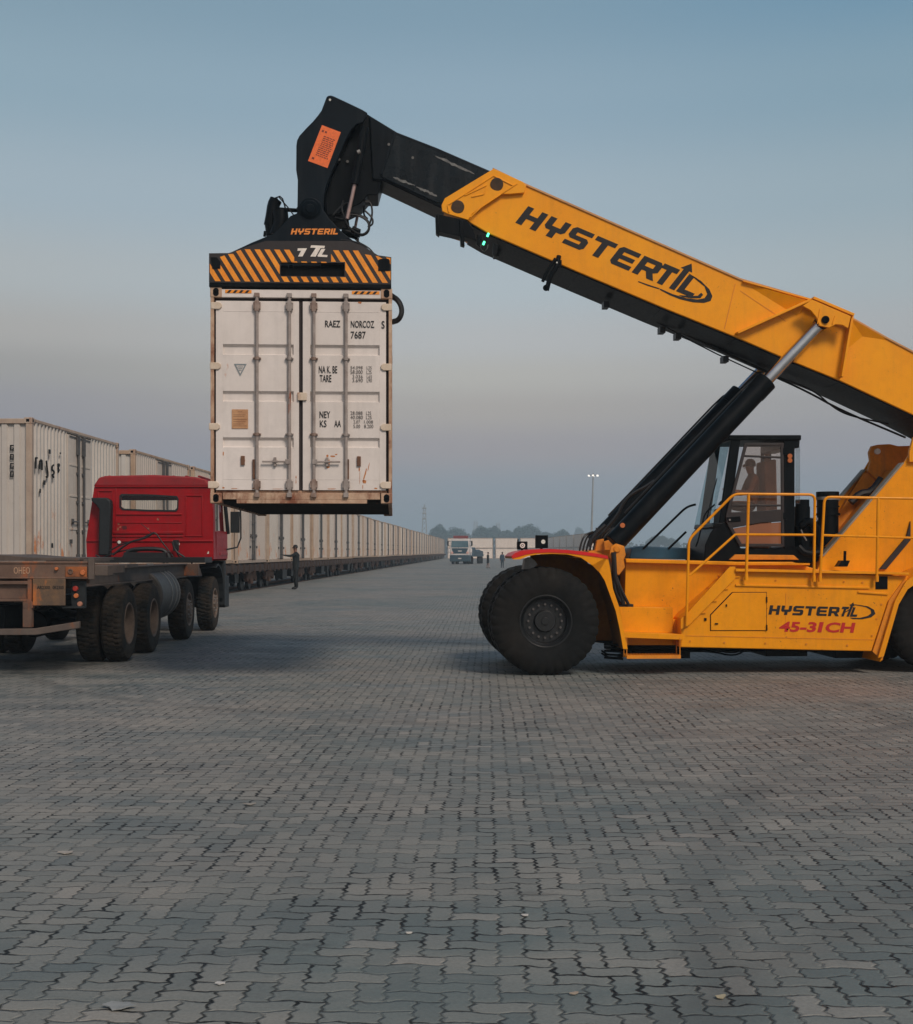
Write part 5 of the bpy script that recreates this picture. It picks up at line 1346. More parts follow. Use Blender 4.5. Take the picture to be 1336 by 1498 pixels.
# lower frame: lamp box, number plate, posts, bumper bar
m = MB()
for x0, y0, x1, y1 in ((40, 846, 46, 892), (-20, 850, 41, 855), (-20, 876, 41, 880), (33, 880, 48, 890), (33, 890, 46, 918)):
    a, b = T.p(x0, y0, VB0), T.p(x1, y1, VB0); m.box((a[0], VB0 + .0, b[2]), (b[0], VB0 + .10, a[2]))
a, b = T.p(-20, 855, VB0), T.p(41, 876, VB0); m.box((a[0], VB0 + .06, b[2]), (b[0], VB0 + .08, a[2]))
a = T.p(33, 918, VB0); m.box((ul, VB0 + .0, zb - .5), (ul + .08, VB0 + .1, zb)); m.box((ul, VB0 + .06, zb - .28), (-2.0, VB0 + .08, zb - .0))
m.build('rear_frame', RBM, tk, bev=.006)
m = MB(); q = A and T.uz([(-160, 922), (50, 919.5), (116, 909), (116, 919), (52, 929), (-160, 930)], VB0 - .05); m.prism(q, VB0 - .06, VB0 + .02); m.build('under_ride_bar', FRM, tk, bev=.008)
a, b = T.p(48, 846.5, VB0), T.p(96, 886, VB0)
m = MB(); m.box((a[0], VB0 - .01, b[2]), (b[0], VB0 + .01, a[2])); npl = m.build('number_plate', paint('worn_orange_plate', lin(116, 88, 62), lin(78, 66, 56), .7, scale=7, rust=.45, rustcol=lin(150, 86, 40)), tk, bev=.008)
tt('AR2300', 54, 857, 73, 862, VB0 - .013, BLKINK, npl, off=.015); tt('0K2300', 77, 857, 93, 862, VB0 - .013, BLKINK, npl, off=.015)
a, b = T.p(104, 850, VB0 + .1), T.p(124, 890, VB0 + .1)
m = MB(); m.box((a[0], VB0 + .1, b[2]), (b[0], VB0 + .2, a[2])); m.box((a[0] - .1, VB0 + .02, b[2] - .0), (b[0], VB0 + .1, b[2] + .03)); lbx = m.build('tail_lamp', PLAST, tk, bev=.01)
for x, y, r, mt in ((111, 861, .036, LENSR), (112, 871.5, .032, LENSO), (117.5, 883.5, .034, paint('pink_lens', lin(190, 130, 104), lin(150, 104, 84), .4))):
    c = T.p(x, y, VB0 + .1); m = MB(); m.cyl((c[0], VB0 + .06, c[2]), (c[0], VB0 + .11, c[2]), r, n=20); m.build('lens', mt, lbx, bev=.006)
# fuel tank
m = MB(); tu, tz, tr = -.50, .93, .47
m.cyl((tu, 2.55, tz), (tu, 4.1, tz), tr, n=48); tkn = m.build('fuel_tank', paint('grey_tank', lin(84, 80, 76), lin(58, 57, 56), .55, scale=3, grime=.4), tk, bev=.03, seg=3)
m = MB()
for v in (3.35, 3.72, 4.0): m.lathe([(tr + .012, v), (tr + .012, v + .04), (tr, v + .04), (tr, v)], (tu, 0, tz), (0, 1, 0), 48)
m.cyl((tu + .1, 3.2, tz + tr - .03), (tu + .1, 3.2, tz + tr + .09), .06)
m.build('tank_bands', STEEL, tkn)
# ---- cab
VR, VF2 = 7.2, 9.15
cz = lambda x, y: T.uz([(x, y)], VR)[0]
outl = [(127, 817), (126, 790), (133, 745), (138, 712), (146, 700), (155, 697.5), (225, 696), (285, 699), (300, 702), (307, 712), (311, 745), (312, 790), (312, 818)]
O = T.uz(outl, VR)
win = T.uz([(177, 727), (179.5, 725), (220, 725.5), (257, 727.5), (259.5, 731), (259, 743), (256, 746), (215, 745.5), (181, 744), (177, 741)], VR)
def wall_with_hole(m, outer, hole, v0, v1):
    n = len(outer); cx = sum(h[0] for h in hole) / len(hole); cz_ = sum(h[1] for h in hole) / len(hole)
    ang = lambda p: math.atan2(p[1] - cz_, p[0] - cx)
    # sample both outlines at shared angles
    def at(poly, a):
        dx, dz = math.cos(a), math.sin(a); best = None
        for i in range(len(poly)):
            p, q = poly[i - 1], poly[i]; ex, ez = q[0] - p[0], q[1] - p[1]
            den = dx * ez - dz * ex
            if abs(den) < 1e-12: continue
            t = ((p[0] - cx) * ez - (p[1] - cz_) * ex) / den; s = ((p[0] - cx) * dz - (p[1] - cz_) * dx) / den
            if t > 0 and -1e-6 <= s <= 1 + 1e-6 and (best is None or t < best): best = t
        return (cx + dx * best, cz_ + dz * best)
    A_ = sorted(set([round(ang(p), 5) for p in outer] + [round(ang(p), 5) for p in hole]))
    for i in range(len(A_)):
        a, b = A_[i], A_[(i + 1) % len(A_)]
        o0, o1, h0, h1 = at(outer, a), at(outer, b), at(hole, a), at(hole, b)
        m.add([(h0[0], v0, h0[1]), (o0[0], v0, o0[1]), (o1[0], v0, o1[1]), (h1[0], v0, h1[1]), (h0[0], v1, h0[1]), (o0[0], v1, o0[1]), (o1[0], v1, o1[1]), (h1[0], v1, h1[1])],
              [(0, 1, 2, 3), (7, 6, 5, 4), (0, 3, 7, 4)])
m = MB(); wall_with_hole(m, O, win, VR, VR + .05)
def shell(m, P, v0, v1, t=.04):
    n = len(P); c = (sum(p[0] for p in P) / n, sum(p[1] for p in P) / n)
    for i in range(n):
        j = (i + 1) % n
        m.add([(P[i][0], v0, P[i][1]), (P[j][0], v0, P[j][1]), (P[j][0], v1, P[j][1]), (P[i][0], v1, P[i][1])], [(0, 1, 2, 3)])
# side faces: left, roof, right, floor; the right (visible) side has a door window opening
roofz = O[3][1]; belt = 2.05
body2 = [p for p in O]
for i in range(len(O)):
    j = (i + 1) % len(O); a, b = O[i], O[j]
    if a[0] > -.25 and b[0] > -.25 and a[1] < roofz + .02 and b[1] < roofz + .02: continue
    m.add([(a[0], VR + .05, a[1]), (b[0], VR + .05, b[1]), (b[0], VF2 - .35, b[1]), (a[0], VF2 - .35, a[1])], [(0, 1, 2, 3)])
ru = O[10][0]; rt_ = O[9][0]; zf = O[12][1]
def rs_(z): return rt_ + (ru - rt_) * min(1, (roofz - z) / 1.0)
def rq(v0, z0, v1, z1):
    m.add([(rs_(z0), v0, z0), (rs_(z0), v1, z0), (rs_(z1), v1, z1), (rs_(z1), v0, z1)], [(0, 1, 2, 3)])
rq(VR + .05, zf, VR + .5, roofz); rq(VR + .5, zf, VF2, 2.15); rq(VR + .5, 2.85, VF2 - .2, roofz); rq(VR + .95, 2.15, VR + 1.02, 2.85)
# front wall: dash panel and sills
m.box((O[0][0] + .02, VF2 - .03, 1.5), (ru - .02, VF2, 2.15)); m.box((O[3][0], VF2 - .32, 2.85), (rt_, VF2 - .2, roofz))
for u in (O[3][0] + .02, rt_ - .1): m.add([(u, VF2 - .25, 2.87), (u + .08, VF2 - .25, 2.87), (u + .08, VF2 - .02, 2.13), (u, VF2 - .02, 2.13)], [(0, 1, 2, 3)])
cab_ = m.build('cab', RED, tk, bev=.0, ang=30)
# pressed details on the back wall
m = MB()
def bar(x0, y0, x1, y1, d=.025):
    a, b = T.p(x0, y0, VR), T.p(x1, y1, VR); m.box((a[0], VR - d, b[2]), (b[0], VR + .01, a[2]))
bar(170, 751, 266, 753.5); bar(166, 777, 268, 781, .03); bar(163, 783, 268, 786, .02); bar(172, 764, 266, 765.5, .015)
bar(126.5, 790, 311, 792.5, .03); bar(143, 717, 165, 719); bar(143, 719, 145, 740, .02); bar(163, 719, 165, 740, .02)
for x0, y0, x1, y1 in ((271, 724, 297, 726), (271, 726, 273, 785), (295, 726, 297, 785), (271, 783, 297, 785)): bar(x0, y0, x1, y1, .02)
bar(169, 712, 170.5, 790, .012); bar(139, 710.5, 307, 713, .03)
m.build('pressed_ribs', RED, cab_, bev=.008)
m = MB(); P = [(p[0] * 1.0, p[1]) for p in O[3:10]]
uc = (P[0][0] + P[-1][0]) / 2
m.prism([(uc + (p[0] - uc) * 1.012, p[1] + .012 + (0 if i in (0, 6) else .006)) for i, p in enumerate(P)], VR - .03, VF2 - .25)
rfo = m.build('cab_roof', REDR, tk, bev=.03, seg=3)
m = MB()
for i in range(9):
    u = P[1][0] + .15 + i * .27; m.box((u, VR + .1, P[2][1] + .0), (u + .05, VF2 - .5, P[2][1] + .035))
m.build('roof_ribs', REDR, rfo, bev=.01)
m = MB(); m.prism([(p[0], p[1]) for p in win], VR + .02, VR + .026)
CG = glass('truck_glass', (.97, .97, .96, 1), .02); m.build('rear_window', CG, cab_)
m = MB(); c = (sum(h[0] for h in win) / len(win), sum(h[1] for h in win) / len(win)); big = [(c[0] + (p[0] - c[0]) * 1.05, c[1] + (p[1] - c[1]) * 1.24) for p in win]
m.ribbon(big + [big[0]], list(win) + [win[0]], VR - .012, VR + .01); m.build('window_seal', PLAST, cab_)
m = MB(); m.add([(O[3][0] + .1, VF2 - .24, 2.86), (rt_ - .1, VF2 - .24, 2.86), (rt_ - .1, VF2 - .02, 2.14), (O[3][0] + .1, VF2 - .02, 2.14)], [(0, 1, 2, 3)]); m.build('windscreen', CG, cab_)
m = MB(); m.add([(rs_(2.15) - .01, VR + 1.0, 2.15), (rs_(2.15) - .01, VF2 - .1, 2.15), (rs_(2.85) - .01, VF2 - .22, 2.85), (rs_(2.85) - .01, VR + 1.0, 2.85)], [(0, 1, 2, 3)]); m.build('door_window', CG, cab_)
m = MB()
m.box((-2.3, VR + .5, 1.6), (-1.7, VR + .9, 2.4)); m.box((-.95, VR + .5, 1.6), (-.4, VR + .9, 2.4)); m.build('seat', SEAT, cab_, bev=.05)
# small marks and round marker lamps
m = MB()
for x, y in ((175, 793), (261, 796)): c = T.p(x, y, VR); m.cyl((c[0], VR - .04, c[2]), (c[0], VR, c[2]), .034, n=16)
c = T.p(305, 808, VR); m.prism([(c[0] - .03, c[2] - .03), (c[0] + .01, c[2] - .03), (c[0] + .01, c[2] + .03)], VR - .012, VR)
m.build('reflectors', LENSW, cab_)
m = MB(); rs2 = random.Random(4)
for (x, y) in ((174, 767), (176, 771), (173, 774), (217, 773), (231, 760), (305, 808)):
    c = T.p(x, y, VR); m.sheet([(c[0] + math.cos(a) * .03 * rs2.uniform(.4, 1), VR - .004, c[2] + math.sin(a) * .04 * rs2.uniform(.3, 1)) for a in [i * .9 for i in range(7)]])
c = T.p(231, 760, VR)
m.build('chipped_paint', paint('chip_primer', lin(176, 110, 84), lin(120, 70, 50), .8, scale=20), cab_, smooth=False)
m = MB()
for x, y, rx, ry in ((182, 772, .07, .06), (231.5, 759.5, .035, .035)):
    c = T.p(x, y, VR); m.sheet([(c[0] + math.cos(a) * rx * rs2.uniform(.6, 1), VR - .0035, c[2] + math.sin(a) * ry * rs2.uniform(.6, 1)) for a in [i * .63 for i in range(10)]])
m.build('dark_scuff', flat('dark_scuff', lin(84, 18, 24), .7), cab_, smooth=False)
# tall air intake
VS = 6.95
m = MB(); m.prism(T.uz([(133, 728), (155, 728), (161, 732), (162, 740), (160, 812), (144, 812), (145, 745), (140, 738), (134, 733)], VS), VS, VS + .22)
m.build('air_intake', PLAST, tk, bev=.02)
# hoses and suspension behind the cab
m = MB()
HH = [[(160, 806), (180, 795), (205, 789), (218, 782), (227, 778), (235, 790), (245, 803), (254, 815)], [(190, 812), (205, 803), (225, 802), (240, 806), (248, 818)], [(150, 816), (175, 806), (200, 803), (240, 804)],
      [(165, 812), (190, 792), (212, 788), (224, 780)], [(257, 792), (262, 800), (258, 810), (266, 818)], [(252, 792), (256, 806), (270, 815)], [(140, 812), (160, 822), (190, 815)]]
for i, P in enumerate(HH): m.tube([T.p(x, y, 6.9 - .05 * i) for x, y in P], .022 if i % 2 else .016, smooth=2)
a, b = T.p(184, 808, 6.6), T.p(246, 818, 6.6); m.box((a[0], 6.4, b[2]), (b[0], 6.9, a[2])); a, b = T.p(130, 815, 6.8), T.p(306, 823, 6.8); m.box((a[0], 6.3, b[2]), (b[0], 7.15, a[2]))
m.tube([T.p(x, y, 6.6) for x, y in ((180, 818), (188, 806), (200, 803), (236, 803), (245, 809), (250, 820))], .045, smooth=1)
m.box(T.p(253, 790, 6.9), tuple(Vector(T.p(262, 806, 7.0)))); m.tube([T.p(x, y, 6.85) for x, y in ((206, 766), (214, 772), (222, 780))], .008)
m.build('cab_air_lines', HOSE, tk, bev=.004)
# mudguard over the front wheel, step, bumper, mirror
m = MB()
arc = [(7.9 + math.cos(t) * .74, .62 + math.sin(t) * .78) for t in [math.pi * (.02 + .066 * i) for i in range(10)]]
for i in range(9):
    (a, za), (b, zb2) = arc[i], arc[i + 1]
    m.add([(-.42, a, za), (.03, a, za), (.03, b, zb2), (-.42, b, zb2), (-.42, a, za + .04), (.03, a, za + .04), (.03, b, zb2 + .04), (-.42, b, zb2 + .04)], [(0, 1, 2, 3), (7, 6, 5, 4), (0, 4, 5, 1), (1, 5, 6, 2), (2, 6, 7, 3), (3, 7, 4, 0)])
m.build('mudguard', PLAST, tk)
m = MB(); m.box((-2.75, VF2 - .3, .45), (.02, VF2 + .25, 1.15)); m.box((-.4, 8.72, .5), (.03, VF2 - .25, 1.5)); m.tube([(rt_ + .03, VF2 - .28, 2.95), (ru + .02, VF2 - .05, 2.1)], .045); m.build('front_bumper', PLAST, tk, bev=.04)
m = MB()
pm = T.p(344, 764, 9.25); m.box((pm[0] - .10, 9.2, pm[2] - .24), (pm[0] + .10, 9.3, pm[2] + .24))
m.tube([(pm[0] + .02, 9.25, pm[2] + .42), (pm[0] + .10, 9.25, pm[2] + .40), (pm[0] + .13, 9.25, pm[2] + .2), (pm[0] + .13, 9.25, pm[2] - .55), (rs_(2.0), 9.0, pm[2] - .62)], .02, smooth=1)
m.tube([(rt_, 8.9, 2.95), (pm[0] - .05, 9.2, pm[2] + .45), (pm[0] + .05, 9.25, pm[2] + .42)], .02, smooth=1)
m.build('mirror', PLAST, tk, bev=.02)
m = MB(); m.box((rs_(1.8) - .03, 8.1, 1.62), (rs_(1.8) + .012, 9.1, 1.68)); m.box((rs_(2.5), 7.4, 2.0), (rs_(2.5) + .01, 7.42, 3.0)); m.build('door_trim', RED, cab_, bev=.004)
# ------------------------------------------------------------------ container train
TC = paint('train_container_paint', lin(218, 208, 196), lin(200, 188, 174), .65, scale=.5, grime=.35, rust=.10, lowrust=(.6, 2.4, .10), rustcol=lin(158, 106, 72), objvar=.5, bump=.05)
TF = paint('train_container_frame', lin(196, 172, 146), lin(150, 120, 96), .75, scale=2, grime=.5, rust=.5, rustcol=lin(116, 66, 40), objvar=.3)
DKR = paint('dark_rods', lin(80, 80, 80), lin(56, 56, 58), .6, scale=5, grime=.4)
CL, CW, CH = 6.8, 2.75, 3.38
ZD = 1.22
def box_container():
    root = bpy.data.objects.new('train_container', None); COL.objects.link(root)
    m = MB()                                        # local: near right corner at 0,0; u<0 to the left, v forward
    for v0, v1 in ((.12, CL * .36), (CL * .64, CL - .12)): corr(m, 0 - .02, v0, v1, .14, CH - .08, 1, 10 if v0 < 1 else 9, .09)
    corr(m, -CW + .02, .12, CL - .12, .14, CH - .08, -1, 22, .05); m.build('side_wall', TC, root, smooth=False)
    m = MB(); pts = []; n = 9; a0, a1 = -CW + .12, -.12
    for vv, sg in ((.03, 1), (CL - .03, -1)):
        pts = []
        for i in range(n):
            s = (a1 - a0) / n; a = a0 + s * i; pts += [(a, 0), (a + s * .4, 0), (a + s * .5, .045), (a + s * .9, .045)]
        pts.append((a1, 0)); vs = []
        for u, e in pts: vs += [(u, vv + e * sg, .14), (u, vv + e * sg, CH - .1)]
        m.add(vs, [(2 * i, 2 * i + 2, 2 * i + 3, 2 * i + 1) for i in range(len(pts) - 1)])
    m.build('end_wall', TC, root, smooth=False)
    m = MB(); m.box((-CW + .03, .05, CH - .10), (-.03, CL - .05, CH - .03)); m.box((-CW + .05, .05, .05), (-.05, CL - .05, .14)); m.build('roof', TC, root)
    m = MB()
    for u0, u1 in ((-.13, 0), (-CW, -CW + .13)):
        for v0, v1 in ((0, .13), (CL - .13, CL)): m.box((u0, v0, .13), (u1, v1, CH - .13))
        m.box((u0, .15, CH - .08), (u1 - (0 if u1 < 0 else .01), CL - .15, CH - .01)); m.box((u0, .15, 0), (u1, CL - .15, .14))
    for v0, v1 in ((.0, .1), (CL - .1, CL)): m.box((-CW + .14, v0 + .005, 0), (-.14, v1 - .005, .14)); m.box((-CW + .14, v0 + .005, CH - .13), (-.14, v1 - .005, CH - .02))
    m.build('frame', TF, root, bev=.008)
    m = MB()
    for u0, u1 in ((-.17, .006), (-CW - .006, -CW + .17)):
        for v0, v1 in ((-.006, .17), (CL - .17, CL + .006)):
            for z0, z1_ in ((-.004, .13), (CH - .13, CH + .006)): m.box((u0, v0, z0), (u1, v1, z1_))
    cs = m.build('corner_castings', TF, root, bev=.01)
    m = MB()
    for u in (-.085, -CW + .085):
        for z in (.065, CH - .062): m.box((u - .035, -.009, z - .03), (u + .035, .0, z + .03))
    for v in (.085, CL - .085):
        for z in (.065, CH - .062): m.box((.0, v - .035, z - .03), (.009, v + .035, z + .03))
    m.build('casting_holes', BLK, cs)
    m = MB(); d0, d1_ = CL * .36 + .04, CL * .64 - .04; mid = (d0 + d1_) / 2           # middle side doors
    m.box((-.03, d0, .16), (-.002, mid - .015, CH - .14)); m.box((-.03, mid + .015, .16), (-.002, d1_, CH - .14))
    for z in (.95, 1.75, 2.5):
        m.box((-.002, d0 + .12, z), (.012, mid - .12, z + .05)); m.box((-.002, mid + .12, z), (.012, d1_ - .12, z + .05))
    dd = m.build('side_door', TC, root, bev=.004)
    m = MB()
    for v in (mid - .22, mid + .22):
        m.cyl((.035, v, .12), (.035, v, CH - .12), .034, n=8); m.box((-.0, v - .09, .16), (.05, v + .09, .36)); m.box((-.0, v - .09, CH - .6), (.05, v + .09, CH - .14))
        for z in (.9, 1.6, 2.3): m.box((0, v - .08, z), (.04, v + .08, z + .06))
    for s, v in ((-1, mid - .3), (1, mid + .3)):
        m.cyl((.05, v, 1.15), (.05, v + s * .45, 1.15), .018, n=6); m.box((0, v + s * .3, 1.08), (.05, v + s * .36, 1.22)); m.box((0, v + s * .42, .62), (.05, v + s * .5, .72))
    m.box((0.0, d0 + .1, CH - .20), (.015, d1_ - .1, CH - .16))
    m.build('lock_rods', DKR, dd, bev=0)
    return root
starts = [28.6, 36.9, 44.5]
while starts[-1] + 7.6 < 305: starts.append(starts[-1] + 7.6)
ORD = ['first', 'second', 'third', 'fourth', 'fifth', 'sixth', 'seventh', 'eighth', 'ninth', 'tenth', 'eleventh', 'twelfth', 'thirteenth', 'fourteenth', 'fifteenth', 'sixteenth', 'seventeenth', 'eighteenth', 'nineteenth', 'twentieth']
TENS = {20: 'twenty', 30: 'thirty', 40: 'forty'}
def ordn(i):
    if i <= 20: return ORD[i - 1]
    t, u = i // 10 * 10, i % 10
    return TENS[t] + '-' + ORD[u - 1] if u else {30: 'thirtieth', 40: 'fortieth'}[t]
proto = box_container()
def place(fr, o, u, v, z, yaw=0):
    o.location = (fr.o[0] + u * fr.c - v * fr.s, fr.o[1] + u * fr.s + v * fr.c, z); o.rotation_euler = (0, 0, fr.t + yaw)
TR2 = Frame(-10.0, 0, -.0232)                     # lateral axis turned so that v runs to the train's vanishing point
rt2 = random.Random(21)
for i, v in enumerate(starts):
    o = proto if i == 0 else copy_tree(proto, skip=('casting_holes',) if i > 10 else ())
    place(TR2, o, rt2.uniform(-.03, .03), v, ZD + rt2.uniform(-.02, .03) + (.04 if i == 0 else 0))
    lab = {0: 'corrugated off-white container nearest the camera, with black scribbles on its side, behind the red cab',
           1: 'second container from the near end of the train, just above the red cab roof',
           2: 'third container from the near end of the train, partly hidden by the hanging container'}.get(i)
    if not lab:
        nl = len(starts)
        lab = ('off-white container on the train, %s from the near end' % ordn(i + 1)) if i < nl - 1 else 'off-white container at the far end of the train'
    tag(o, lab, 'container', 'containers standing on the train')
# writing on the first container
first = proto
m = MB()
def side(pts, r=.022):                              # black brush marks, in (v, z) on the side face
    m.tube([(.012, v, z) for v, z in pts], r, 6, smooth=1)
S1 = lambda x, y: ((lambda X: ((10.0 * 1900 / (712 - X)) - 28.6, 0))(x)[0], 1.7 - (y - 807) * (10.0 * 1900 / (712 - x)) / 1900 - ZD)
ZP = lambda x, y: (x * 200 / 1303., 600 + y * 230 / 1498.)
for P in ([(345, 475), (345, 580)], [(345, 480), (358, 478)], [(383, 505), (383, 585)], [(383, 515), (395, 495), (405, 510), (404, 595)], [(445, 505), (456, 600), (462, 640), (452, 665), (445, 655)],
          [(515, 545), (500, 560), (500, 590), (518, 605), (520, 630), (503, 640)], [(505, 645), (515, 662)], [(556, 540), (568, 535), (566, 560), (556, 575), (568, 590), (560, 612)], [(388, 775), (386, 810)], [(502, 1290), (504, 1335)]):
    side([S1(*ZP(x, y)) for x, y in P])
for x, y in ((477, 418), (427, 713), (580, 433)):
    v, z = S1(*ZP(x, y)); s = .05 if x != 580 else .02; m.box((.0, v - s, z - s), (.02, v + s, z + s))
m.build('black_scribble', BLKINK, first)
q = [(-CW * .5 + .1, 0, 0)]
m = MB()
for i, z in enumerate((2.65, 2.45, 2.25, 2.07)):
    u = -.46; m.box((u - .03, .026, z), (u + .05, .03, z + .035)); m.box((u - .03, .026, z + .1), (u + .05, .03, z + .13)); m.box((u - .03, .026, z), (u, .03, z + .13)) ; m.box((u + .03, .0262, z + .035), (u + .05, .0298, z + (.1 if i % 2 else .07)))
m.build('vertical_number', BLKINK, first)

# flat wagons
WAG = paint('dark_rusty_wagon', lin(66, 48, 40), lin(44, 34, 30), .85, scale=5, grime=.6, rust=.35, rustcol=lin(84, 50, 34))
def flatcar():
    root = bpy.data.objects.new('flat_wagon', None); COL.objects.link(root)
    WL = 14.9
    m = MB(); m.box((-2.65, 0, .96), (-.08, WL, 1.20)); m.box((-.12, .1, .86), (.0, WL - .1, 1.14)); m.box((-2.75, .1, .86), (-2.63, WL - .1, 1.14))
    for i in range(12): m.box((-.05, .5 + i * 1.25, .80), (.05, .62 + i * 1.25, 1.18))
    m.build('deck', WAG, root, bev=.01)
    m = MB(); m.box((-1.9, 2.5, .6), (-.85, WL - 2.5, .92)); m.box((-.5, 5.2, .35), (-.15, 6.6, .85)); m.box((-.55, 8.4, .42), (-.2, 9.2, .85)); m.cyl((-1.4, -.45, .8), (-1.4, .05, .8), .12); m.cyl((-1.4, WL - .05, .8), (-1.4, WL + .35, .8), .12)
    m.build('underframe', BLK, root)
    for c in (2.2, WL - 2.2):
        m = MB()
        for u in (-.42, -2.4):
            m.prism([(0, 0)] * 0 + [], 0, 0) if False else None
            m.uprism([(c - 1.25, .52), (c - .95, .78), (c - .35, .84), (c + .35, .84), (c + .95, .78), (c + 1.25, .52), (c + .95, .40), (c + .45, .58), (c + .25, .30), (c - .25, .30), (c - .45, .58), (c - .95, .40)], u, u + .14)
            for k in (-.15, 0, .15): m.cyl((u + .07, c + k, .32), (u + .07, c + k, .70), .05, n=10)
        m.box((-2.4, c - .15, .5), (-.4, c + .15, .74))
        bg_ = m.build('bogie', RUSTD, root, bev=.006)
        m = MB()
        for w in (-.9, .9):
            m.cyl((-2.5, c + w, .46), (-.35, c + w, .46), .07, n=12)
            for u in (-.62, -2.25): m.cyl((u - .07, c + w, .46), (u + .07, c + w, .46), .44, n=28); 
        m.build('wheelset', BLK, bg_, bev=.01)
    return root
fp = flatcar(); nf = (len(starts) + 1) // 2
for i in range(nf):
    o = fp if i == 0 else copy_tree(fp)
    place(TR2, o, 0, starts[2 * i] - .3, 0)
    a = 'rusty flat wagon under the %s and %s containers of the train' % (ordn(2 * i + 1), ordn(2 * i + 2)) if 2 * i + 2 <= len(starts) else 'rusty flat wagon at the far end of the train'
    tag(o, a, 'railway wagon', 'flat wagons of the train')
# rail beside which the wagons stand
m = MB()
for u in (-.7, -2.15): m.box((u - .035, 8, -.08), (u + .035, 340, .02))
rl = m.build('rails', RUSTD, None); rl.location = (-10, 0, 0); rl.rotation_euler = (0, 0, TR2.t); tag(rl, kind='structure')

# ------------------------------------------------------------------ stacked containers across the far end and on the right
def simple_container(L, W_, Hh, mat):
    root = bpy.data.objects.new('yard_container', None); COL.objects.link(root)
    m = MB(); n = int(L / .35)                      # local: centre of the long side facing -v
    pts = []
    for i in range(n):
        s = (L - .3) / n; a = -L / 2 + .15 + s * i; pts += [(a, 0), (a + s * .4, 0), (a + s * .5, .05), (a + s * .9, .05)]
    pts.append((L / 2 - .15, 0)); vs = []
    for u, e in pts: vs += [(u, .02 + e, .12), (u, .02 + e, Hh - .1)]
    m.add(vs, [(2 * i, 2 * i + 2, 2 * i + 3, 2 * i + 1) for i in range(len(pts) - 1)])
    m.box((-L / 2 + .03, .08, .05), (L / 2 - .03, W_ - .02, Hh - .03)); m.build('walls', mat, root, smooth=False)
    m = MB()
    for u in (-L / 2, L / 2 - .14):
        for v in (0, W_ - .14): m.box((u, v, 0), (u + .14, v + .14, Hh))
    m.box((-L / 2 + .14, .0, 0), (L / 2 - .14, .1, .13)); m.box((-L / 2 + .14, .0, Hh - .11), (L / 2 - .14, .1, Hh)); m.build('frame', TF, root)
    return root
YC_ = paint('far_container_paint', lin(240, 228, 216), lin(228, 212, 198), .65, scale=.4, grime=.3, rust=.12, rustcol=lin(160, 104, 72), objvar=.22)
pr = simple_container(5.55, 2.5, 2.5, YC_)
k = 0; cols = [(655, 'hidden behind'), (691.5 - 20, ''), (705, 'beside the white truck'), (741.5, 'behind the two walking people'), (778, 'behind the work lamps of the yellow machine')]
names = {705: 'just right of the parked white truck', 741.5: 'behind the standing people', 778: 'behind the square lamps of the yellow machine', 671.5: 'behind the white truck cab'}
for x in (671.5, 705, 741.5, 778):
    for lvl in (0, 1):
        o = pr if k == 0 else copy_tree(pr); k += 1
        Y = 323 + rt2.uniform(-.2, .2)
        o.location = ((x - CX) * 323 / F, Y, lvl * 2.58 + .004); o.rotation_euler = (0, 0, rt2.uniform(-.01, .01))
        tag(o, ('lower ' if lvl == 0 else 'upper ') + 'white container of the far stack ' + names[x], 'container', 'stacked containers across the far end')
pr2 = simple_container(12.0, 2.5, 2.45, YC_); k = 0
RN = ['first', 'second', 'third', 'fourth', 'fifth', 'sixth']
for i in range(6):
    for lvl in (0, 1):
        o = pr2 if k == 0 else copy_tree(pr2); k += 1
        Y = 300 - i * 12.6 + 0; X = 21.3 + (300 - Y) * .028
        o.location = (X, Y - 6, lvl * 2.52 + .004); o.rotation_euler = (0, 0, R(-90 + 1.6))
        tag(o, '%s cream container in the right-hand row, %s from the far end' % (('lower', 'upper')[lvl], RN[i]), 'container', 'stacked containers along the right side')
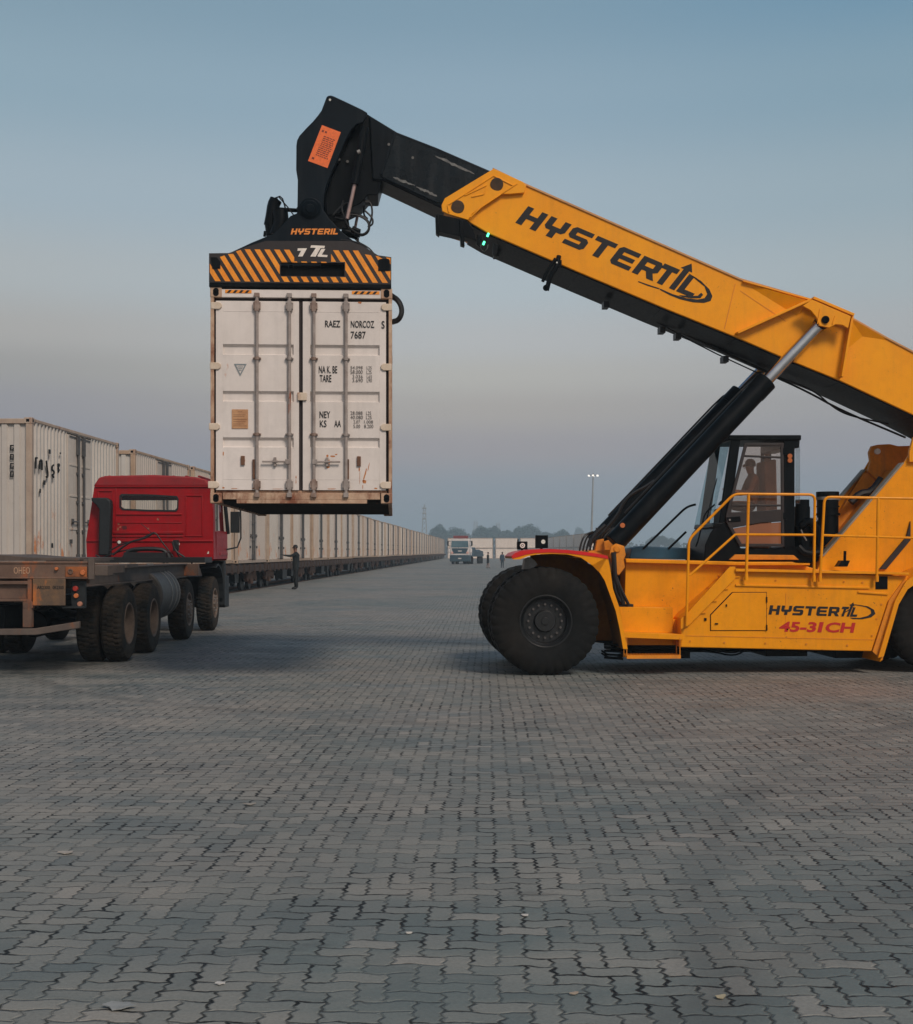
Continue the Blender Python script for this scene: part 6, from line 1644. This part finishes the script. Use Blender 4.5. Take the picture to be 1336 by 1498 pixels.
# ------------------------------------------------------------------ people
def human(name, J, mats, scale=1.0, cloth=None):
    """One continuous skinned body. J: joint positions (metres, person facing -Y), mats picks a colour by face centre."""
    E_ = [('pelvis', 'waist'), ('waist', 'chest'), ('chest', 'neck'), ('neck', 'jaw'), ('jaw', 'head'), ('head', 'crown')]
    for s in 'LR':
        E_ += [('chest', 'sh' + s), ('sh' + s, 'el' + s), ('el' + s, 'wr' + s), ('wr' + s, 'ha' + s), ('pelvis', 'hip' + s), ('hip' + s, 'kn' + s), ('kn' + s, 'an' + s), ('an' + s, 'to' + s)]
        wr, ha = Vector(J['wr' + s]), Vector(J['ha' + s]); d = (ha - wr).normalized(); sd_ = d.cross(Vector((0, 1, .3))).normalized()
        for k, (off, ln) in enumerate(((-.032, .075), (-.011, .09), (.011, .085), (.032, .065))):
            J['f%s%d' % (s, k)] = tuple(ha + sd_ * off + d * .02); J['g%s%d' % (s, k)] = tuple(ha + sd_ * off * 1.2 + d * ln + Vector((0, -.012, -.012)))
            E_ += [('ha' + s, 'f%s%d' % (s, k)), ('f%s%d' % (s, k), 'g%s%d' % (s, k))]
        J['t' + s] = tuple(wr + d * .05 + sd_ * -.05 + Vector((0, -.03, 0))); E_.append(('wr' + s, 't' + s))
    RD = {'pelvis': (.15, .12), 'waist': (.145, .11), 'chest': (.165, .12), 'neck': (.062, .062), 'jaw': (.068, .075), 'head': (.082, .098), 'crown': (.05, .06)}
    for s in 'LR': RD.update({'sh' + s: (.075, .075), 'el' + s: (.052, .052), 'wr' + s: (.034, .034), 'ha' + s: (.036, .022), 'hip' + s: (.105, .11), 'kn' + s: (.072, .075), 'an' + s: (.05, .055), 'to' + s: (.045, .035)})
    keys = list(J); ix = {k: i for i, k in enumerate(keys)}
    me = bpy.data.meshes.new(name); me.from_pydata([J[k] for k in keys], [(ix[a], ix[b]) for a, b in E_], [])
    ob = bpy.data.objects.new(name, me); COL.objects.link(ob)
    md = ob.modifiers.new('Skin', 'SKIN'); md.use_smooth_shade = True
    if not me.skin_vertices: 
        bpy.context.view_layer.objects.active = ob
    for i, k in enumerate(keys):
        r = RD.get(k, (.0095, .0095)); r = (.012, .012) if k in ('tL', 'tR') else r
        me.skin_vertices[0].data[i].radius = r; me.skin_vertices[0].data[i].use_root = (k == 'pelvis')
    sb = ob.modifiers.new('Sub', 'SUBSURF'); sb.levels = sb.render_levels = 1
    ev = bpy.data.meshes.new_from_object(ob.evaluated_get(bpy.context.evaluated_depsgraph_get()))
    bpy.data.objects.remove(ob)
    # a face: nose and ears drawn out of the head surface
    hd = Vector(J['head'])
    ev.materials.clear()
    for m_ in mats[0]: ev.materials.append(m_)
    for p in ev.polygons: p.material_index = mats[1](p.center)
    ev.shade_smooth()
    o = bpy.data.objects.new(name, ev); COL.objects.link(o); o.scale = (scale,) * 3
    return o
def stand(lean=0, step=.12, armR=None, armL=None):
    J = dict(pelvis=(0, 0, .95), waist=(0, -.01, 1.12), chest=(0, 0, 1.34), neck=(0, -.01, 1.50), jaw=(0, -.03, 1.60), head=(0, -.03, 1.67), crown=(0, -.02, 1.73))
    for s, k in (('L', -1), ('R', 1)):
        J['hip' + s] = (k * .09, 0, .88); J['kn' + s] = (k * .10, -.02 + k * step * .5, .49); J['an' + s] = (k * .11, .02 + k * step, .09); J['to' + s] = (k * .13, -.14 + k * step, .035)
        J['sh' + s] = (k * .18, 0, 1.42); J['el' + s] = (k * .24, .03, 1.14); J['wr' + s] = (k * .25, -.04, .90); J['ha' + s] = (k * .25, -.06, .83)
    if armR: J['elR'], J['wrR'], J['haR'] = armR
    if armL: J['elL'], J['wrL'], J['haL'] = armL
    return J
SKIN = flat('skin', lin(120, 84, 66), .6); SHOE = flat('dark_shoes', lin(24, 24, 26), .6)
def cm(*names): return names
DK1 = flat('dark_green_shirt', lin(18, 26, 28), .85); DK2_ = flat('dark_trousers', lin(14, 20, 22), .85)
def zones(top, bottom, hem=.92, neck=1.49, wrist=None):
    def f(c):
        if c.z > neck: return 2
        if c.z < .09: return 3
        if c.z < hem and abs(c.x) > .205 and c.z < .92: return 2
        return 1 if c.z < hem else 0
    return ([top, bottom, SKIN, SHOE], f)
def head_bits(o, J, hair, cap=None):
    h = Vector(J['head'])
    m = MB(); n = 14                                # hair as a cap of its own over the skull
    m.lathe([(.0, .115), (.05, .105), (.085, .07), (.097, .02), (.094, -.02), (.088, -.02), (.0, .06)], (h.x, h.y + .012, h.z), (0, 0, 1), n)
    m.build('hair', hair, o)
    m = MB(); m.obox((h.x, h.y - .105, h.z - .015), (.012, 0, 0), (0, .02, .006), (0, -.004, .022)); m.obox((h.x, h.y - .094, h.z - .058), (.024, 0, 0), (0, .008, 0), (0, 0, .006))
    for s in (-1, 1): m.obox((h.x + s * .088, h.y, h.z - .01), (.008, 0, 0), (0, .018, 0), (0, 0, .03)); m.obox((h.x + s * .034, h.y - .092, h.z + .012), (.013, 0, 0), (0, .008, 0), (0, 0, .006))
    m.build('face', flat('face_skin', lin(100, 68, 54), .6), o, bev=.005)
HAIR = flat('black_hair', lin(18, 17, 18), .7)
def put(o, px, py, yaw, lab, grp=None, h=None):
    Z = F * H / (py - HY); o.location = ((px - CX) * Z / F, Z, .0); o.rotation_euler = (0, 0, R(yaw))
    tag(o, lab, 'person', grp)
    return Z
# man by the train with his arm stretched out towards the wagons
J = stand(step=.03, armR=((.22, -.22, 1.33), (.20, -.46, 1.36), (.20, -.54, 1.38)), armL=((-.24, .04, 1.14), (-.22, -.08, .92), (-.22, -.10, .86)))
o = human('person', J, zones(DK1, DK2_)); head_bits(o, J, HAIR)
o.scale = (1.13,) * 3; put(o, 433, 862.5, -80, 'person in dark clothes standing by the train with one arm held out')
m = MB(); m.lathe([(.165, .86), (.175, 1.0), (.172, 1.2), (.19, 1.38), (.10, 1.47), (.09, 1.47), (.15, 1.3), (.15, .86)], (0, 0, 0), (0, 0, 1), 24); js = m.build('shirt', DK1, o); js.scale = (1.0, .78, 1)
# two people walking far off
J = stand(step=.10); o = human('person', J, zones(DK1, flat('pale_trousers', lin(150, 128, 118), .85), hem=.62)); head_bits(o, J, HAIR)
o.scale = (.94,) * 3; put(o, 714, 831.5, 100, 'person in a dark long shirt and pale trousers walking near the white truck', 'people standing in the yard')
m = MB(); m.lathe([(.20, .56), (.19, .9), (.17, 1.15), (.19, 1.38), (.09, 1.47), (.08, 1.47), (.15, 1.2), (.17, .56)], (0, 0, 0), (0, 0, 1), 24); js = m.build('long_shirt', flat('dark_shirt', lin(32, 36, 40), .85), o); js.scale = (1, .7, 1)
J = stand(step=.02); J['toL'] = (-.15, -.13, .035)
BLU = flat('blue_grey_jacket', lin(46, 66, 82), .85)
o = human('person', J, zones(BLU, flat('dark_blue_trousers', lin(38, 50, 60), .85))); head_bits(o, J, HAIR)
o.scale = (.94,) * 3; put(o, 735, 831, 10, 'person in a blue-grey jacket standing with feet apart, right of the walking one', 'people standing in the yard')
m = MB(); m.lathe([(.22, .84), (.22, 1.1), (.22, 1.38), (.10, 1.47), (.09, 1.47), (.17, 1.2), (.19, .84)], (0, 0, 0), (0, 0, 1), 24); js = m.build('jacket', BLU, o); js.scale = (1.05, .7, 1)
# driver in the cab
J = dict(pelvis=(0, 0, .10), waist=(0, .02, .28), chest=(0, .0, .52), neck=(0, -.02, .68), jaw=(0, -.05, .77), head=(0, -.05, .84), crown=(0, -.04, .90))
for s, k in (('L', -1), ('R', 1)):
    J['hip' + s] = (k * .09, -.05, .10); J['kn' + s] = (k * .12, -.45, .14); J['an' + s] = (k * .12, -.50, -.28); J['to' + s] = (k * .12, -.64, -.33)
    J['sh' + s] = (k * .18, 0, .60); J['el' + s] = (k * .23, -.12, .34); J['wr' + s] = (k * .17, -.34, .36); J['ha' + s] = (k * .15, -.42, .40)
SHB = flat('brown_shirt', lin(118, 78, 58), .85)
o = human('person', J, ([SHB, DK2_, flat('driver_skin', lin(150, 100, 74), .6), SHOE], lambda c: 2 if c.z > .69 or (c.y < -.30 and c.z > .3) else (3 if c.z < -.26 else (1 if c.z < .16 else 0))))
head_bits(o, J, flat('driver_hair', lin(90, 58, 42), .7))
sl = Vector(A.p(1101, 750, 1.4)); o.scale = (.84,) * 3
o.location = (ST.o[0] + sl.x * ST.c - sl.y * ST.s, ST.o[1] + sl.x * ST.s + sl.y * ST.c, sl.z); o.rotation_euler = (0, 0, ST.t + R(-90))
tag(o, 'driver in a brown shirt sitting in the cab of the yellow machine', 'person')

# ------------------------------------------------------------------ white truck far down the yard
WTX, WTY = .45, 175.0
def wt(x, y, Y=WTY): return ((x - CX) * Y / F - WTX, H - (y - HY) * Y / F)
wtr = bpy.data.objects.new('tractor_truck', None); COL.objects.link(wtr); wtr.location = (WTX, WTY, 0); wtr.rotation_euler = (0, 0, R(-9))
tag(wtr, 'white and grey truck facing the camera far down the yard, with a red roof box', 'truck')
WH = paint('white_truck_paint', lin(214, 208, 204), lin(190, 184, 180), .5, scale=1, grime=.2)
TEAL = paint('dark_teal_plastic', lin(44, 72, 86), lin(36, 60, 72), .5, scale=1)
m = MB(); w2 = 1.32
m.prism([(-w2, 1.15), (w2, 1.15), (w2, 2.2), (w2 - .05, 3.25), (w2 - .25, 3.45), (-w2 + .25, 3.45), (-w2 + .05, 3.25), (-w2, 2.2)], 0, 2.2)
m.box((-w2 - .3, -.02, 1.5), (-w2, .5, 2.1)); m.box((w2, -.02, 1.5), (w2 + .3, .5, 2.1))
tcab = m.build('cab', WH, wtr, bev=.08)
m = MB(); m.prism([(-w2 + .14, 2.28), (w2 - .14, 2.28), (w2 - .2, 3.15), (-w2 + .2, 3.15)], -.03, .02); m.build('windscreen', paint('reflecting_windscreen', lin(96, 124, 134), lin(70, 98, 110), .1, scale=1), tcab)
m = MB(); m.prism([(-w2 + .45, 1.45), (w2 - .45, 1.45), (w2 - .2, 2.15), (-w2 + .2, 2.15)], -.04, .02); m.box((-w2 + .35, -.05, 2.18), (-.12, .0, 2.26)); m.build('grille', TEAL, tcab)
m = MB(); m.box((-.25, -.06, 1.72), (.25, -.04, 1.85)); m.box((-w2 + .3, -.06, 2.17), (-.2, -.0, 2.25)); m.box((.2, -.06, 2.17), (w2 - .3, -.0, 2.25)); m.build('front_badge', WH, tcab)
m = MB(); m.box((-w2 - .05, -.1, .35), (w2 + .05, 1.0, 1.25)); bmp = m.build('bumper', TEAL, wtr, bev=.08)
m = MB(); m.box((-.22, -.13, .72), (.22, -.1, .86)); m.build('number_plate', WH, bmp)
for x in (-1.05, 1.05):
    m = MB(); m.cyl((x, -.06, 1.55), (x, .0, 1.55), .17, n=16); m.build('headlight', flat('headlamp_lens', lin(214, 170, 160), .2), tcab)
    m = MB(); m.cyl((x - .16, .8, .52), (x + .16, .8, .52), .52, n=28); m.build('wheel', RUB, wtr, bev=.03)
m = MB(); m.box((-.95, .3, 3.45), (.95, 1.6, 3.85)); m.build('roof_box', paint('dull_red_box', lin(130, 62, 64), lin(104, 52, 54), .6, scale=1), wtr, bev=.05)
for s in (-1, 1):
    m = MB(); m.box((s * (w2 + .2), -.05, 2.5), (s * (w2 + .42), .08, 3.1)); m.tube([(s * w2, .2, 3.1), (s * (w2 + .3), .0, 3.15)], .04); m.tube([(s * w2, .2, 2.45), (s * (w2 + .3), .0, 2.5)], .04); m.build('mirror', PLAST, wtr, bev=.02)
m = MB(); m.box((-1.25, 2.6, 1.0), (1.25, 14.5, 1.35)); m.prism([(-1.1, 1.3), (1.2, 1.3), (1.1, 2.0), (.4, 2.6), (-.6, 2.3)], 2.5, 4.2)
m.uprism([(4.5, 1.35), (14.4, 1.35), (14.4, 1.75), (10, 2.0), (8, 1.7), (6, 2.3), (5, 2.2)], -1.1, 1.2)
m.build('flatbed_trailer', TEAL, wtr, bev=.05)
for v in (4, 11, 12.3, 13.6):
    m = MB(); m.cyl((.8, v, .5), (1.2, v, .5), .5, n=24); m.cyl((-1.2, v, .5), (-.8, v, .5), .5, n=24); m.build('wheel', RUB, wtr, bev=.03)

# ------------------------------------------------------------------ lamp mast, towers
GM = paint('galvanised_mast', lin(150, 152, 152), lin(120, 124, 126), .6, scale=.5)
lm = bpy.data.objects.new('lamp_mast', None); COL.objects.link(lm); ZL = 240.0
lx, lz = (864.5 - CX) * ZL / F, H + (HY - 694.5) * ZL / F; lm.location = (lx, ZL, 0)
tag(lm, 'tall lamp mast with a ring of lit floodlights behind the yellow machine', 'lamp mast')
m = MB(); m.cyl((0, 0, 0), (.45, 0, lz), .24, .12, n=14); m.build('mast', GM, lm)
m = MB(); m.lathe([(.75, -.05), (.85, -.05), (.85, .05), (.75, .05)], (.45, 0, lz - .1), (0, 0, 1), 24); m.box((-.4, -.04, lz - .14), (1.3, .04, lz - .06)); m.box((.41, -.85, lz - .14), (.49, .85, lz - .06)); m.cyl((.45, 0, lz), (.45, 0, lz + .35), .1, n=10)
hdm = m.build('head_frame', GM, lm)
LIT = flat('lit_floodlight', (1, .97, .9, 1), .4, emit=.7)
for i in range(6):
    a = 2 * math.pi * i / 6 + .35; m = MB(); c = (.45 + math.cos(a) * .9, math.sin(a) * .9, lz - .18); m.box((c[0] - .17, c[1] - .12, c[2] - .14), (c[0] + .17, c[1] + .12, c[2] + .14)); m.build('floodlight', LIT, hdm, bev=.03)
def lattice(px, top, Y, w, lab, grp=None):
    o = bpy.data.objects.new('lattice_tower', None); COL.objects.link(o); o.location = ((px - CX) * Y / F, Y, -.3)
    h = H + (HY - top) * Y / F + .3; m = MB()
    for sx_ in (-1, 1):
        for sy in (-1, 1): m.tube([(sx_ * w, sy * w, 0), (sx_ * w * .25, sy * w * .25, h * .9), (0, 0, h)], .09 * Y / 400, 5)
    n = 9
    for i in range(n):
        za, zb_ = h * .9 * i / n, h * .9 * (i + 1) / n; fa, fb = 1 - .75 * i / n, 1 - .75 * (i + 1) / n
        for sy in (-1, 1):
            m.tube([(-w * fa, sy * w * fa, za), (w * fb, sy * w * fb, zb_)], .05 * Y / 400, 4); m.tube([(w * fa, sy * w * fa, za), (-w * fb, sy * w * fb, zb_)], .05 * Y / 400, 4)
    m.build('lattice', GM, o)
    m = MB()
    for f in (.72, .82, .92): m.box((-w * .5, -w * .5, h * f), (w * .5, w * .5, h * f + .35))
    m.build('antenna_drums', GM, o)
    tag(o, lab, 'tower', grp)
lattice(621, 738, 420, 1.3, 'slim radio tower rising behind the far end of the train')
for x, t in ((694.3, 761), (698, 761.5), (727, 764), (730.5, 764)):
    lattice(x, t, 1200, 1.8, {694.3: 'faint pylon left of its pair above the trees beside the white truck', 698: 'faint pylon right of its pair above the trees beside the white truck', 727: 'faint pylon left in the pair above the middle trees', 730.5: 'faint pylon right in the pair above the middle trees'}[x], 'faint pylons beyond the trees')

# ------------------------------------------------------------------ trees
def leafmat(name, a, b):
    t = NT(name); ob = t.n('ShaderNodeTexCoord').outputs['Object']; ge = t.n('ShaderNodeNewGeometry')
    c = t.mix(ge.outputs['Random Per Island'], a, b); t.l(c, t.b.inputs['Base Color']); t.b.inputs['Roughness'].default_value = .8
    t.b.inputs['Specular IOR Level'].default_value = .2
    return t.m
LEAF = leafmat('foliage', (.02, .06, .065, 1), (.04, .095, .085, 1)); BARK = paint('bark', (.07, .055, .045, 1), None, .9, scale=1)
def tree_proto(seed, wdt, hgt):
    rt = random.Random(seed); root = bpy.data.objects.new('tree', None); COL.objects.link(root)
    m = MB(); m.tube([(0, 0, 0), (.2, .1, hgt * .3), (0, .1, hgt * .55)], .28, 8, smooth=1); cl = []
    lobes = []
    for i in range(13):
        a = i * 2.4 + rt.uniform(-.3, .3); r = wdt / 2 * (.15 + .62 * (i / 12) ** .7); z = hgt * (.36 + .44 * math.sqrt(max(.02, 1 - (2 * r / wdt / .86) ** 2)) * rt.uniform(.86, 1.04)); lobes.append((Vector((math.cos(a) * r, math.sin(a) * r, z)), rt.uniform(.15, .22) * wdt))
    for c, r in lobes: m.tube([(0, .1, hgt * .3), tuple(c * .6 + Vector((0, 0, hgt * .15))), tuple(c)], .09, 5)
    m.build('trunk', BARK, root)
    m = MB()
    for c, r in lobes:
        for k in range(420):
            d = Vector((rt.gauss(0, 1), rt.gauss(0, 1), rt.gauss(0, 1))).normalized(); q = c + d * r * (rt.uniform(.55, 1.06)); q.z = max(q.z, hgt * .22)
            n1 = Vector((rt.gauss(0, 1), rt.gauss(0, 1), rt.gauss(0, 1))).normalized(); a = n1.orthogonal().normalized(); b = n1.cross(a); s = rt.uniform(.12, .28)
            m.add([q + a * s, q + b * s * .8, q - a * s, q - b * s * .8], [(0, 1, 2, 3)])
    o = m.build('crown', LEAF, root, smooth=False)
    return root
protos = [tree_proto(1, 9, 9.5), tree_proto(2, 10, 9), tree_proto(3, 8, 9)]
used = set()
TREES = [(641, 768.5, 27, 'round tree just left of the white truck, above the end of the train'), (668, 773, 38, 'wide tree directly behind the white truck'),
         (652, 778, 22, 'low tree between the round and the wide tree behind the white truck'),
         (706, 770.5, 32, 'tall tree right of the white truck above the first far stack'), (722, 771, 28, 'tree joined to the right side of the tall tree beside the white truck'),
         (741, 775, 26, 'lower tree in the dip of the tree line above the gap of the far stacks'), (760, 771.5, 28, 'tree on the left shoulder of the biggest crown'),
         (776, 768.5, 34, 'biggest round crown of the tree line, left of the square lamps'), (799, 778, 24, 'small low tree just behind the larger square lamp'),
         (823, 775.5, 28, 'last round tree of the line, above the red fender'), (847, 773, 16, 'faint pale tree beside the foot of the lamp mast'),
         (966, 783, 30, 'hazy tree seen between the lifting cylinder and the cab'), (984, 788, 20, 'low hazy tree just left of the cab nose')]
for i, (px, py, wpx, lab) in enumerate(TREES):
    k = i % 3; pr_ = protos[k]
    o = pr_ if k not in used else copy_tree(pr_); used.add(k)
    Y = {0: 800, 1: 840, 2: 824}[k]
    if px in (847,): Y = 1400
    w_, h_ = 1.12 * wpx * Y / F, H + (HY - py) * Y / F + .3
    bw, bh = ((9, 9.5), (10, 9), (8, 9))[k]
    o.location = ((px - CX) * Y / F, Y + (i % 2) * 6, -.3); o.scale = (w_ / bw * 1.0, w_ / bw * 1.0, h_ / bh * 1.06); o.rotation_euler = (0, 0, i * 1.3)
    tag(o, lab, 'tree', 'trees beyond the far containers')
# hedge-like low growth closing the tree line
m = MB(); rt = random.Random(8)
for k in range(7000):
    x = rt.uniform(-60, 180); y = 860 + rt.uniform(-6, 6); z = abs(rt.gauss(0, 1)) * 3.2 + .2; q = Vector((x, y, min(z, 9.) - .3)); n1 = Vector((rt.gauss(0, 1), rt.gauss(0, 1), rt.gauss(0, 1))).normalized(); a = n1.orthogonal().normalized(); b = n1.cross(a)
    m.add([q + a, q + b * .8, q - a, q - b * .8], [(0, 1, 2, 3)])
tag(m.build('undergrowth', LEAF, None, smooth=False), 'low bushes closing the gaps under the tree line', 'bushes', kind='stuff')

# ------------------------------------------------------------------ litter on the paving
LT = [(366, 1178, .030, 'pale curled scrap lying on the paving below the hanging container', lin(150, 145, 137)), (97, 1249, .030, 'pale flat scrap on the paving at the left', lin(160, 154, 146)),
      (175, 1475, .040, 'grey oval flake on the paving in the bottom left corner', lin(140, 144, 144)), (1055, 1461, .016, 'yellowish leaf on the paving near the bottom right', lin(168, 158, 132)),
      (598, 1367, .010, 'tiny white pebble on the paving at the bottom centre', lin(200, 196, 188)), (768, 1341, .012, 'small white chip on the paving right of the bottom centre', lin(196, 192, 186)),
      (840, 1456, .012, 'small brownish crumb on the paving at the bottom', lin(160, 146, 130)), (323, 1441, .014, 'white flake on the paving beside the grey oval one', lin(190, 188, 184))]
for i, (x, y, s, lab, col) in enumerate(LT):
    Z = F * H / (y - HY); X = (x - CX) * Z / F; rl_ = random.Random(i + 50); m = MB(); n = 11; P = []
    for q in range(n):
        a = 2 * math.pi * q / n; r = s * rl_.uniform(.7, 1.15); P.append((math.cos(a) * r * 1.5, math.sin(a) * r, .003 + abs(math.cos(a)) * s * .18))
    vs = [(0, 0, .002)] + P + [(0, 0, .008)] + [(p[0], p[1], p[2] + .004) for p in P]
    fs = [(0, q % n + 1, (q - 1) % n + 1) for q in range(1, n + 1)]; fs += [(n + 1, n + 2 + (q - 1) % n, n + 2 + q % n) for q in range(1, n + 1)]; fs += [(1 + q, 1 + (q + 1) % n, n + 2 + (q + 1) % n, n + 2 + q) for q in range(n)]
    m.add(vs, fs); nm = 'leaf' if 'leaf' in lab else ('pebble' if 'pebble' in lab else 'paper_scrap')
    o = m.build(nm, flat('litter_%d' % i, col, .8)); o.location = (X, Z, .002); o.rotation_euler = (0, 0, rl_.uniform(-.5, .5)); tag(o, lab, 'litter' if nm != 'leaf' else 'leaf')
rebase(stk, (A.p(1085, 0, 1)[0], 1.45, 0))
rebase(tk, (-1.4, 3.5, 0))
